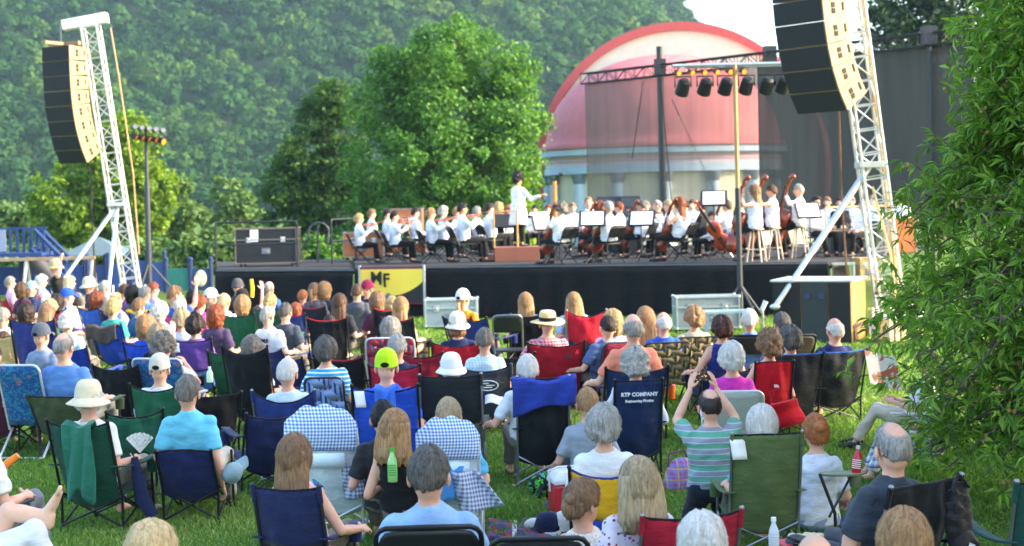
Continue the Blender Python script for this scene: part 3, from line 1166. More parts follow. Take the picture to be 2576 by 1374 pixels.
def case(name, label, px, s, z, size, col, rz=0.0, group=None, trim='silver', rough=.5, extra=None, cat='road case'):
    """Flight case: panels, metal edging, catches, handle, castors."""
    p = on_ground(px, s)
    r = empty(name, (p.x, p.y, z), rz, label, cat, group)
    w, d, h = size
    c = .08
    b = MB()
    b.box((0, 0, c + h / 2), (w, d, h))
    b.build('box', solid(col, rough, var=0.15, scale=4, bump=.15), r, smooth=False)
    e = MB()
    t = .028
    for zz in (c, c + h, c + h * .68):
        for sy in (-1, 1):
            e.box((0, sy * d / 2, zz), (w + t, t, t))
        for sx in (-1, 1):
            e.box((sx * w / 2, 0, zz), (t * .9, d + t * .9, t * .9))
    for sx in (-1, 1):
        for sy in (-1, 1):
            e.box((sx * w / 2, sy * d / 2, c + h / 2), (t * 1.1, t * 1.1, h + t))
            e.ball((sx * w / 2, sy * d / 2, c + h), .03, nu=8, nv=6)
            e.ball((sx * w / 2, sy * d / 2, c), .03, nu=8, nv=6)
    e.build('edging', solid(trim, .35, .8), r, smooth=False)
    for k in (-.28, .28):
        l = MB()
        l.box((k * w, -d / 2 - .006, c + h * .68), (.11, .012, .12))
        l.ball((k * w, -d / 2 - .016, c + h * .68), (.028, .012, .028), nu=8, nv=6)
        l.build('latch', solid('d5d9dd', .3, .8), r, smooth=False)
    hd = MB()
    hd.box((0, -d / 2 - .004, c + h * .35), (.2, .01, .13))
    hd.tube([(-.06, -d / 2 - .012, c + h * .35), (-.05, -d / 2 - .03, c + h * .33), (.05, -d / 2 - .03, c + h * .33), (.06, -d / 2 - .012, c + h * .35)], .01, 6)
    hd.build('handle', solid('8d9298', .4, .7), r)
    for sx in (-1, 1):
        for sy in (-1, 1):
            q = MB()
            q.tube([(sx * w * .42 - .02, sy * d * .4, .04), (sx * w * .42 + .02, sy * d * .4, .04)], .038, 10)
            q.build('castor', solid('22252a', .6), r)
    if extra:
        g = MB()
        x, zz, ww, hh = extra
        g.box((x * w, -d / 2 - .008, c + zz * h), (ww, .006, hh))
        g.build('paper_sheet', solid('e8edf0', .7), r, smooth=False)
    return r


def rail(label, pts_px, s0, s1, zs, r=.022, mid=True, group='guard rails of the stage', mat=None, h=1.05):
    mat = mat or solid('24292f', .5, .3)
    a, b = on_ground(pts_px[0], s0), on_ground(pts_px[1], s1)
    root = empty('guard_rail', ((a.x + b.x) / 2, (a.y + b.y) / 2, zs), 0, label, 'rail', group)
    d = (b - a) / 2
    g = MB()
    k = .06
    g.tube([(-d.x, -d.y, h - k), (-d.x * .985, -d.y * .985, h - .01), (-d.x * .95, -d.y * .95, h), (d.x * .95, d.y * .95, h), (d.x * .985, d.y * .985, h - .01), (d.x, d.y, h - k)], r, 8)
    g.build('top_rail', mat, root)
    if mid:
        g = MB()
        g.tube([(-d.x, -d.y, h * .52), (d.x, d.y, h * .52)], r * .85, 8)
        g.build('mid_rail', mat, root)
    for q in (-1, 1):
        g = MB()
        g.tube([(q * d.x, q * d.y, 0), (q * d.x, q * d.y, h - .05)], r, 8)
        g.build('post', mat, root)
    return root


def make_stage():
    deckm = solid('1b1c1f', 1.0, var=.3, scale=2)
    blackc = cloth('14161a', rough=1.0)
    fr = [at(890, 660, 116), at(2080, 660, 127)]
    fl, f2 = on_ground(540, 111.5), on_ground(890, 116)
    f3 = on_ground(2080, 127)
    root = empty('stage', (f2 + f3) / 2, 0, 'raised concert stage with a black skirt', 'stage')
    o = Vector(root.location)
    dk = MB()
    P = [f2 - o, f3 - o, on_ground(2110, 97) + Vector((2.5, 0, 0)) - o, on_ground(880, 84) - o]
    dk.loft([np.array([(p.x, p.y, ZD - .14) for p in P]), np.array([(p.x, p.y, ZD) for p in P])])
    dk.build('deck', deckm, root, smooth=False)
    w = MB()
    P = [fl - o, f2 - o, on_ground(880, 98) - o, on_ground(540, 98) - o]
    w.loft([np.array([(p.x, p.y, ZD - .16) for p in P]), np.array([(p.x - (.012 if i in (1, 2) else 0), p.y, ZD - .04) for i, p in enumerate(P)])])
    w.build('wing_deck', deckm, root, smooth=False)
    # aluminium edge strip
    for a, b, z in ((f2, f3, ZD - .03), (fl, f2, ZD - .07)):
        e = MB()
        e.tube([Vector((a.x, a.y - .02, z)) - o, Vector((b.x, b.y - .02, z)) - o], (.022, .018)[0], 6)
        e.build('edge_strip', solid('5d6268', .6, .3), root)

    def skirt(a, b, ztop, k):
        g = MB()
        L = (b - a).length
        d = (b - a) / L
        nn = Vector((d.y, -d.x, 0))

        def fn(u, v):
            x = u * L
            ph = (.04 * np.sin(x * 7.3 + 1.7 * np.sin(x * 1.9)) + .05 * np.maximum(0, np.sin(x * 1.7 + k)) * np.sin(x * 11)) * (1.15 - v) + .02 * np.sin(x * 2.3 + k) * (1 - v)
            off = .05 + ph + .05 * (1 - v)
            sag = .025 * np.abs(np.sin(x * 1.25)) * v
            return (a.x - o.x + d.x * x + nn.x * off, a.y - o.y + d.y * x + nn.y * off, .02 + (ztop - .02 - sag) * v)
        g.grid(fn, int(L * 22), 9)
        g.build('skirt', blackc, root, thick=.006)
    skirt(f2, f3, ZD - .05, 0)
    skirt(fl, f2 + Vector((-.02, 0, 0)), ZD - .1, 2)
    skirt(f3 + Vector((.02, 0, 0)), on_ground(2120, 105), ZD - .05, 4)
    # banner over the skirt
    s = 118
    a, b = on_ground(893, s), on_ground(1063, s)
    wd = b.x - a.x
    bn = empty('banner', ((a.x + b.x) / 2, F / edge(976) - .20, 0), math.atan2(f3.y - f2.y, f3.x - f2.x), 'yellow and black festival banner fixed to the stage front', 'banner')
    z1, z0 = at(980, 672, s).z, at(980, 768, s).z
    cl = MB()
    cl.grid(lambda u, v: ((u - .5) * wd, .012 * np.sin(u * 9) * v, z0 + (z1 - z0) * v), 40, 20)
    m, nt, bb = _new('banner_print')
    x, y, z = _sep(nt, _coord(nt))
    h = z1 - z0
    f = _math(nt, 'MULTIPLY', _math(nt, 'SUBTRACT', z, z0), 1 / h)         # 0 bottom .. 1 top
    u = _math(nt, 'ADD', _math(nt, 'MULTIPLY', x, 1 / wd), .5)
    # black hill rising to the right under a yellow field
    curve = _math(nt, 'ADD', .24, _math(nt, 'MULTIPLY', _math(nt, 'POWER', _math(nt, 'MAXIMUM', _math(nt, 'SUBTRACT', u, .5), 0), 2.0), 1.45))
    isb = _math(nt, 'LESS_THAN', f, curve)
    yel = _ramp(nt, u, [(0.0, 'e9a63a'), (0.5, 'f0c52c'), (1.0, 'f2d23a')])
    yel = _mix(nt, _noise(nt, _coord(nt), 2, 3), yel, 'f7dc5e')
    colr = _mix(nt, isb, yel, '1c1a18')
    edge_t = _math(nt, 'MAXIMUM', _math(nt, 'GREATER_THAN', f, .935), _math(nt, 'LESS_THAN', f, .05))
    colr = _mix(nt, edge_t, colr, '6a1a3c')
    nt.links.new(colr, bb.inputs['Base Color'])
    bb.inputs['Roughness'].default_value = .7
    cl.build('print', m, bn, thick=.004)
    ink = solid('1a1712', .7)
    text('M', .36, ink, bn, (-wd * .235, -.02, z0 + h * .70), (PI / 2, 0, 0), bold=.008)
    text('F', .34, ink, bn, (-wd * .075, -.02, z0 + h * .66), (PI / 2, 0, 0), bold=.008)
    nt_ = MB()
    for x0, zz, r in ((-wd * .172, .55, .026), (-wd * .165, .66, .016)):
        nt_.ball((x0, -.02, z0 + h * zz), (r, .006, r), nu=10, nv=6)
    nt_.box((-wd * .115, -.02, z0 + h * .69), (.022, .008, h * .18))
    nt_.box((-wd * .098, -.02, z0 + h * .50), (.05, .008, h * .07))
    nt_.build('note_marks', ink, bn, smooth=False)
    pk = MB()
    pk.grid(lambda u, v: (wd * (-.26 + .34 * u), -.02 + u * 0, z0 + h * (.03 + .30 * np.clip(1 - np.abs(u - .62) * 1.9, 0, 1) * v)), 18, 6)
    pk.build('printed_bluff', solid('5d6670', .7), bn, thick=.004)
    for px in (890, 1065):
        q = MB()
        p = on_ground(px, s)
        q.tube([((px - 977) / s, .02, 0), ((px - 977) / s, .02, z1 + .03)], .03, 8)
        q.build('post', solid('a9b4bd', .4, .6), bn)
    # cases, cabinets and boards
    case('road_case', 'big black road case with a white sheet taped to it', 672, 107, ZD - .04, (1.42, .7, .80), '1e2024', .0, None, '8d8378', .6, (-.19, .80, .19, .28))
    case('road_case', 'orange wooden road case behind the first violinist', 912, 103, ZD, (.95, .6, .58), 'b06a3e', .05, None, '9a9088')
    case('road_case', 'tall orange wooden road case with papers taped on', 1017, 97, ZD + .5, (.92, .6, .62), 'a9643c', -.04, None, '9a9088', .5, (.22, .45, .16, .22))
    case('road_case', 'lower orange road case under the tall one', 1020, 97.3, ZD, (1.0, .62, .36), 'b06a3e', 0, None, '9a9088')
    case('road_case', 'silver grey road case beside the banner', 1130, 129.5, 0, (.98, .6, .50), '8b98a0', -.02, None, 'ccd8dc')
    case('road_case', 'silver road case with big corner catches under the light stand', 1769, 138, 0, (1.13, .6, .56), '7f8a8e', .02, None, 'd5dfe0')
    case('equipment_case', 'tan wooden case standing at the far end of the stage', 2176, 124, .62, (.42, .5, .42), 'c9a063', .1, None, 'cdb98d')
    # podium of the conductor
    p = on_ground(1297, 112)
    pod = empty('conductor_podium', (p.x, p.y, ZD), 0, 'brown wooden podium under the conductor', 'podium')
    b = MB()
    b.box((0, .1, .16), (1.0, .9, .32))
    b.build('platform', solid('8a5340', .55, var=.12, scale=4), pod, smooth=False, bev=.01)
    b = MB()
    b.box((-.64, .1, .085), (.27, .7, .17))
    b.build('step', solid('99614a', .55, var=.12, scale=4), pod, smooth=False, bev=.01)
    b = MB()
    rr = .022
    b.tube([(-.5, -.25, .32), (-.5, -.25, 1.12), (.02, -.25, 1.12), (.02, -.25, .32)], rr, 8)
    b.build('hand_rail', solid('b08d52', .4), pod)
    # rails
    rail('bent black guard rail at the far corner of the stage wing', (540, 745), 111.5, 111, ZD - .04)
    rail('black guard rail between the stair and the violinists', (832, 892), 107, 104, ZD - .04)
    # stair with a hooped hand rail
    p = on_ground(800, 104)
    st = empty('stair_rail', (p.x, p.y, ZD - .04), 0, 'hooped tube hand rail of the stage stair', 'rail')
    g = MB()
    t = np.linspace(-.3, PI * .9, 12)
    g.tube([(-.62, .3, .1), (-.25, .2, .62)] + [(.0 + .25 * math.cos(PI - a), 0, .72 + .25 * math.sin(a)) for a in t] + [(.20, 0, .45)], .028, 8)
    g.build('hoop', solid('3d444a', .5, .3), st)
    g = MB()
    g.tube([(-.06, .05, -.6), (-.02, .05, .95)], .025, 8)
    g.build('post', solid('3d444a', .5, .3), st)
    rail('wooden rail behind the bassists, above the amplifiers', (2075, 2250), 118, 116, ZD, .025, True, None, solid('b29a6a', .6), 1.05)
    # amplifier racks at the back
    for px, s, lab, w_, h_, z in ((1531, 101, 'dark grey amplifier rack at the back of the orchestra', .58, 1.05, ZD + .35), (1583, 101.5, 'dark amplifier rack with a pale screen at the back', .50, 1.05, ZD + .35),
                            (2120, 112, 'black amplifier with a small lamp under the wooden rail', .7, .55, ZD)):
        p = on_ground(px, s)
        r = empty('amplifier_rack', (p.x, p.y, z), 0, lab, 'amplifier')
        b = MB()
        b.box((0, 0, h_ / 2), (w_, .5, h_))
        b.build('box', solid('2b3138', .5), r, smooth=False, bev=.01)
        if z > ZD:
            q = MB()
            q.box((0, 0, -.18), (w_ * .9, .46, .345))
            q.build('plinth', solid('1b1d20', .7), r, smooth=False, bev=.01)
        f = MB()
        for k in range(4):
            f.box((0, -.253, h_ * (.16 + .23 * k)), (w_ * .86, .012, h_ * .19))
        f.build('front_panel', solid('3d4a54' if px != 2120 else '222', .4, .3) if px != 2120 else solid('26282c', .4), r, smooth=False)
        l = MB()
        l.box((w_ * .12, -.262, h_ * .38 if px == 1583 else h_ * .84), (w_ * .62 if px == 1583 else .10, .008, h_ * .24 if px == 1583 else .08))
        l.build('screen', solid('93a9b8', .3), r, smooth=False)
    # stage-end frame and orange board
    p = on_ground(2112, 126)
    r = empty('equipment_rack', (p.x, p.y, 0), 0, 'pale metal frame standing at the corner of the stage', 'frame')
    g = MB()
    for x in (-.25, .25):
        g.box((x, 0, .52), (.045, .05, 1.04))
    g.box((0, 0, 1.045), (.55, .06, .05))
    g.box((0, 0, .3), (.455, .05, .04))
    g.build('frame', solid('b9c4c8', .4, .5), r, smooth=False)
    p = on_ground(2262, 121)
    r = empty('wooden_board', (p.x, p.y, ZD), .1, 'orange wooden lid standing at the far right of the orchestra', 'lid')
    g = MB()
    g.box((0, 0, .45), (.62, .06, .72))
    g.build('board', solid('c0673a', .5, var=.1), r, smooth=False, bev=.01)
    g = MB()
    for x in (-.33, .33):
        g.box((x, 0, .42), (.04, .075, .84))
    g.build('rim', solid('9a9088', .4, .5), r, smooth=False)
    # microphone stand over the players
    p = on_ground(1404, 108)
    r = empty('microphone_stand', (p.x, p.y, ZD), 0, 'tall thin microphone stand above the cellists', 'microphone stand')
    g = MB()
    g.tube([(0, 0, 0), (.03, 0, 1.75), (.07, 0, 1.9)], .012, 6)
    g.build('pole', solid('2a2c2e', .5), r)
    g = MB()
    g.tube([(.03, 0, 1.95), (.12, 0, 1.93)], .045, 8)
    g.build('microphone', solid('1c1d1f', .6), r)
    for k in range(3):
        g = MB()
        a = k * 2.1
        g.tube([(0, 0, .2), (.3 * math.cos(a), .3 * math.sin(a), .01)], .01, 5)
        g.build('leg', solid('2a2c2e', .5), r)
    # subwoofer pair at the right tower
    p = on_ground(2035, 152)
    r = empty('subwoofer', (p.x, p.y, 0), math.radians(-24), 'big black subwoofer cabinet with honey wood side and white lid', 'loudspeaker')
    h = 1.0
    W, D = 1.32, 1.15
    b = MB()
    b.box((0, D / 2, h / 2), (W, D, h))
    b.build('cabinet', solid('9a6f38', .5, var=.1, scale=3), r, smooth=False, bev=.02)
    for x, w_, c in ((-.42, .46, '1b1d20'), (.05, .44, '30363a'), (.47, .36, '1b1d20')):
        g = MB()
        g.box((x, -.012, h / 2), (w_, .03, h * .985))
        g.build('grille', solid(c, .8, bump=.4, bscale=200), r, smooth=False)
    for x in (-.07, .17):
        g = MB()
        g.tube([(x, -.03, h * .77), (x, -.045, h * .77)], .055, 14)
        g.build('port', solid('22345e', .4), r)
    g = MB()
    g.box((0, D / 2, h + .02), (W + .06, D + .06, .035))
    g.build('lid', solid('c9ccc8', .5), r, smooth=False, bev=.008)
    g = MB()
    g.box((W / 2 + .008, D * .5, h * .26), (.015, D * .9, .06))
    g.box((W / 2 + .008, D * .12, h * .15), (.015, .06, h * .24))
    g.build('side_bar', solid('3a3128', .7), r, smooth=False)
    # chrome lamp bits beside the subs
    p = on_ground(1912, 142)
    r = empty('microphone_stand', (p.x, p.y, 0), 0, 'short chrome stand with a white head before the subwoofer', 'stand')
    g = MB()
    g.tube([(0, 0, 0), (0, 0, .42)], .02, 8)
    g.build('pole', solid('c9ccc8', .3, .8), r)
    g = MB()
    g.tube([(-.02, 0, .42), (.06, 0, .58)], [.035, .045], 10)
    g.build('head', solid('e3e6e6', .4), r)
    g = MB()
    g.box((0, 0, .01), (.2, .2, .02))
    g.build('base', solid('3b3d40', .5), r, smooth=False)
    g = None
    # flat silver table by the road case
    p = on_ground(1820, 146)
    r = empty('work_table', (p.x, p.y, 0), 0, 'low silver work table behind the grey haired rows', 'table')
    g = MB()
    g.box((0, 0, .47), (.75, .5, .035))
    g.build('table_top', solid('cfe0e4', .4, .3), r, smooth=False)
    for x in (-.34, .34):
        g = MB()
        g.box((x, 0, .226), (.035, .4, .452))
        g.build('leg', solid('b7c4c8', .4, .4), r, smooth=False)


# ------------------------------------------------------------------ playground
def make_playground():
    s = 88
    b = solid('1c3a74', .7, var=.15)
    db = solid('1a2f5a', .7, var=.15)
    # slide
    p = on_ground(40, s)
    r = empty('play_tower', (p.x, p.y, 0), 0, 'blue play tower with its sloping stair in the playground', 'play tower')
    z0 = at(40, 640, s).z
    g = MB()
    for k in range(9):
        g.box((-.75 + k * .19, 0, z0 + .35), (.07, .05, .75))
    g.box((0, 0, z0 + .74), (1.75, .06, .06))
    g.box((0, 0, z0), (1.75, 1.2, .1))
    g.build('railing', b, r, smooth=False)
    g = MB()
    g.box((-.55, -.05, z0 + .4), (.5, .03, .62))
    g.build('panel', solid('7d8aa8', .6), r, smooth=False)
    a, e = Vector((.55, -.1, z0 + .7)), Vector((1.45, -.1, z0 - .25))
    for dy in (0, .7):
        g = MB()
        D = Vector((0, dy, 0))
        g.tube([a + D, e + D], .05, 6)
        g.tube([a + D + Vector((-.1, 0, -.55)), e + D + Vector((0, 0, -.5))], .06, 6)
        for k in range(9):
            q = a.lerp(e, k / 8) + D
            g.tube([q, q + Vector((-.08, 0, -.5))], .025, 5)
        g.build('stair_rail', b, r)
    g = MB()
    g.tube([(.5, -.15, z0 - .1), (1.2, -.2, z0 - .9), (1.6, -.2, z0 - 1.15)], [.22, .2, .2], 10)
    g.build('tube_slide', solid('4a4548', .6), r)
    for x in (-.8, .8):
        g = MB()
        g.box((x, .3, z0 / 2), (.12, .12, z0))
        g.build('post', db, r, smooth=False)
    # wall of play panels
    for i, (x0, x1, y0, y1, col, lab) in enumerate([
        (-10, 55, 668, 740, '2a55ac', 'blue playground panel at the picture edge below the stair'), (220, 268, 664, 740, '2a50a4', 'blue playground panel under the picnic shelter'), (272, 326, 660, 740, '3160b8', 'blue playground panel behind the lattice tower'),
        (60, 132, 655, 740, '2b58b4', 'blue playground panel below the play tower'), (150, 215, 665, 740, '2f62bc', 'blue playground panel by the swing frame'),
        (330, 372, 652, 735, '2f5fb4', 'blue playground panel behind the light stand'), (378, 416, 656, 735, '3764b8', 'blue playground panel right of the light stand'),
        (418, 478, 672, 735, '2f9c92', 'teal playground panel between two blue posts'), (480, 532, 672, 735, '30558f', 'blue playground panel with a pale round window')]):
        ss = s - 1.5
        a, c = at(x0, y0, ss), at(x1, y1, ss)
        r = empty('play_board', ((a.x + c.x) / 2, a.y, 0), 0, lab, 'play panel', 'playground panels')
        w = c.x - a.x
        g = MB()
        g.box((0, 0, a.z / 2), (w * .92, .08, a.z - .1))
        g.build('board', solid(tuple(q * .42 for q in lin(col)), .6, var=.12), r, smooth=False, bev=.02)
        for sx in (-1, 1):
            q = MB()
            q.tube([(sx * w * .5, 0, 0), (sx * w * .5, 0, a.z + .22)], .06, 8)
            q.ball((sx * w * .5, 0, a.z + .22), .075, nu=8, nv=6)
            q.build('post', db, r)
        if x0 == 480:
            q = MB()
            q.ball((0, -.05, at(505, 700, ss).z), (.17, .03, .24))
            q.build('round_window', solid('cfc9ae', .5), r)
    # canopy
    p = on_ground(246, s - 4)
    r = empty('picnic_shelter', (p.x, p.y, 0), 0, 'small picnic shelter with a grey green pointed roof', 'shelter')
    zt, ze = at(246, 597, s - 4).z, at(246, 640, s - 4).z
    g = MB()
    w = .95
    g.loft([np.array([(-w, -w, ze), (w, -w, ze), (w, w, ze), (-w, w, ze)]), np.array([(-w * .4, -w * .4, ze + .33), (w * .4, -w * .4, ze + .33), (w * .4, w * .4, ze + .33), (-w * .4, w * .4, ze + .33)]),
            np.array([(-.03, -.03, zt), (.03, -.03, zt), (.03, .03, zt), (-.03, .03, zt)])])
    g.build('roof', solid('52666e', .7), r, smooth=False)
    for sx in (-1, 1):
        for sy in (-1, 1):
            g = MB()
            g.box((sx * .75, sy * .75, ze / 2), (.09, .09, ze))
            g.build('post', solid('44505c', .6), r, smooth=False)
    # swing frame
    a, c = at(-40, 655, s + 8), at(240, 655, s + 8)
    r = empty('swing_set', ((a.x + c.x) / 2, a.y, 0), 0, 'wooden beam swing frame before the playground', 'swing frame')
    L = c.x - a.x
    g = MB()
    g.box((0, 0, a.z), (L, .1, .09))
    g.build('beam', solid('a98f78', .7), r, smooth=False, bev=.01)
    for x in (-L / 2 + .08, L * -.12, L / 2 - .08):
        g = MB()
        g.tube([(x, -.5, 0), (x, 0, a.z), (x, .5, 0)], .045, 8)
        g.build('leg', solid('b9b2a6', .6), r)


def make_towers():
    speaker_tower('white lattice speaker tower at the far end of the stage', 'curved column of eight black loudspeakers at the far tower', 96,
                  328, 750, 242, 72, ((138, 735), (272, 740)), (140, 116), .93, .62, math.radians(-29), 8, [0, 1, 3, 6, 10, 15, 21, 28], True)
    speaker_tower('tall lattice speaker tower nearest the oak tree', 'curved column of big black loudspeakers nearest the oak tree', 146,
                  2236, 840, 2098, -150, ((1950, 772),), (1996, -176), 1.1, .55, math.radians(-54), 8, [1, 2, 4, 6, 10, 15, 22, 30], False)
    br = solid('b8946a', .6)
    bl = solid('2a2624', .7)
    t1 = at(278, 70, 95)
    cable('guy_rope', [t1, at(300, 200, 95), at(335, 440, 94), at(350, 640, 94)], .02, br, 'brown rope running down from the white head beam')
    cable('speaker_cable', [at(228, 412, 96), at(231, 540, 96), at(240, 700, 96)], .022, bl, 'black cable dropping from the far loudspeaker column')
    cable('speaker_cable', [at(2110, 268, 147), at(2116, 480, 147), at(2128, 660, 147), at(2136, 720, 147)], .02, solid('6a4630', .7), 'brown cable dropping from the near loudspeaker column')
    cable('guy_rope', [at(2160, -60, 147), at(2185, 120, 147), at(2222, 420, 147), at(2262, 760, 147)], .028, solid('c9a06c', .6), 'tan rope strung beside the near tower')
    cable('guy_rope', [at(2195, 470, 148), at(2240, 640, 148), at(2262, 830, 148)], .02, solid('d9b878', .6), 'yellow strap at the foot of the near tower')
    # winch bits and ballast at the near tower's foot
    p = on_ground(2236, 150)
    r = empty('ballast_crate', (p.x + .05, p.y - .5, 0), .2, 'pale slatted ballast crate at the foot of the near tower', 'crate')
    for k in range(6):
        g = MB()
        g.box((-.28 + k * .11, 0, .20), (.07, .4, .36))
        g.build('slat', solid('e0cfa0', .6, var=.15), r, smooth=False, bev=.006)
    g = MB()
    g.box((0, 0, .4), (.66, .42, .05))
    g.build('lid', solid('d9e2e6', .5), r, smooth=False, bev=.006)
# ------------------------------------------------------------------ people
ARMS = dict(  # (elbow, wrist) from the shoulder; x outward, y forward, z up
    lap=((.055, .03, -.28), (-.03, .27, -.33)), rest=((.10, -.03, -.27), (.10, .22, -.26)), down=((.06, -.04, -.28), (.08, .08, -.52)),
    wide=((.16, .02, -.24), (.22, .24, -.27)), phone=((.085, .20, .13), (-.055, .30, .375)), clap=((.12, .18, -.12), (.08, .26, .16)),
    brow=((.20, .12, -.06), (.04, .19, .22)), elbow=((.22, .06, -.16), (.02, .14, .05)), high=((.10, .16, .12), (.08, .2, .38)),
    vio_l=((.06, .20, -.17), (.05, .42, .04)), vio_r=((.17, .12, -.14), (.0, .33, -.02)), cel_l=((.14, .14, -.14), (-.06, .24, .04)),
    cel_r=((.17, .10, -.20), (.10, .33, -.33)), bas_l=((.16, .14, -.02), (-.05, .27, .17)), bas_r=((.12, .12, -.24), (-.06, .33, -.30)),
    cond=((.20, .10, -.22), (.42, .20, -.14)), cond2=((.10, .16, -.22), (.14, .36, -.08)), cross=((.07, .08, -.26), (-.14, .24, -.18)),
    read=((.06, .10, -.26), (-.02, .34, -.18)), point=((.12, .02, -.26), (.17, .22, -.34)))

HEADR = (0.0765, 0.0985, 0.121)


def ik(h, a, l1, l2, pole):
    h, a = Vector(h), Vector(a)
    d = a - h
    L = min(d.length, (l1 + l2) * .999)
    dn = d.normalized()
    x = (l1 * l1 - l2 * l2 + L * L) / (2 * L)
    r = math.sqrt(max(l1 * l1 - x * x, 0))
    p = Vector(pole)
    p = (p - dn * p.dot(dn)).normalized()
    return h + dn * x + p * r


def hand(pre, post, wrist, d, side, palm, curl=.5):
    """palm, four unequal bent fingers and a thumb from the side of the palm"""
    d, side, palm = Vector(d).normalized(), Vector(side).normalized(), Vector(palm).normalized()
    R = Matrix((side, d, palm)).transposed()
    c = wrist + d * .048
    pre.ball(c, (.040, .054, .019), R, 10, 7)
    post.ball(c, (.038, .052, .016), R, 10, 7)
    for x, L, r in ((.030, .068, .0088), (.0105, .079, .0092), (-.0105, .074, .0088), (-.029, .058, .0078)):
        b = wrist + d * .085 + side * x * .92
        d1 = (d * math.cos(curl * .6) + palm * math.sin(curl * .6) + side * x * 1.2).normalized()
        d2 = (d * math.cos(curl * 1.5) + palm * math.sin(curl * 1.5)).normalized()
        m = b + d1 * L * .5
        post.tube([b - d1 * .02, b, m, m + d2 * L * .3, m + d2 * L * .5], [r, r, r * .95, r * .85, r * .5], 6)
    b = wrist + d * .03 + side * .032
    t1 = b + (d * .55 + side * .75 + palm * .15).normalized() * .034
    t2 = t1 + (d * .9 + side * .35 + palm * .25).normalized() * .030
    post.tube([b - side * .012, b, t1, t2], [.0125, .0125, .0105, .0065], 6)


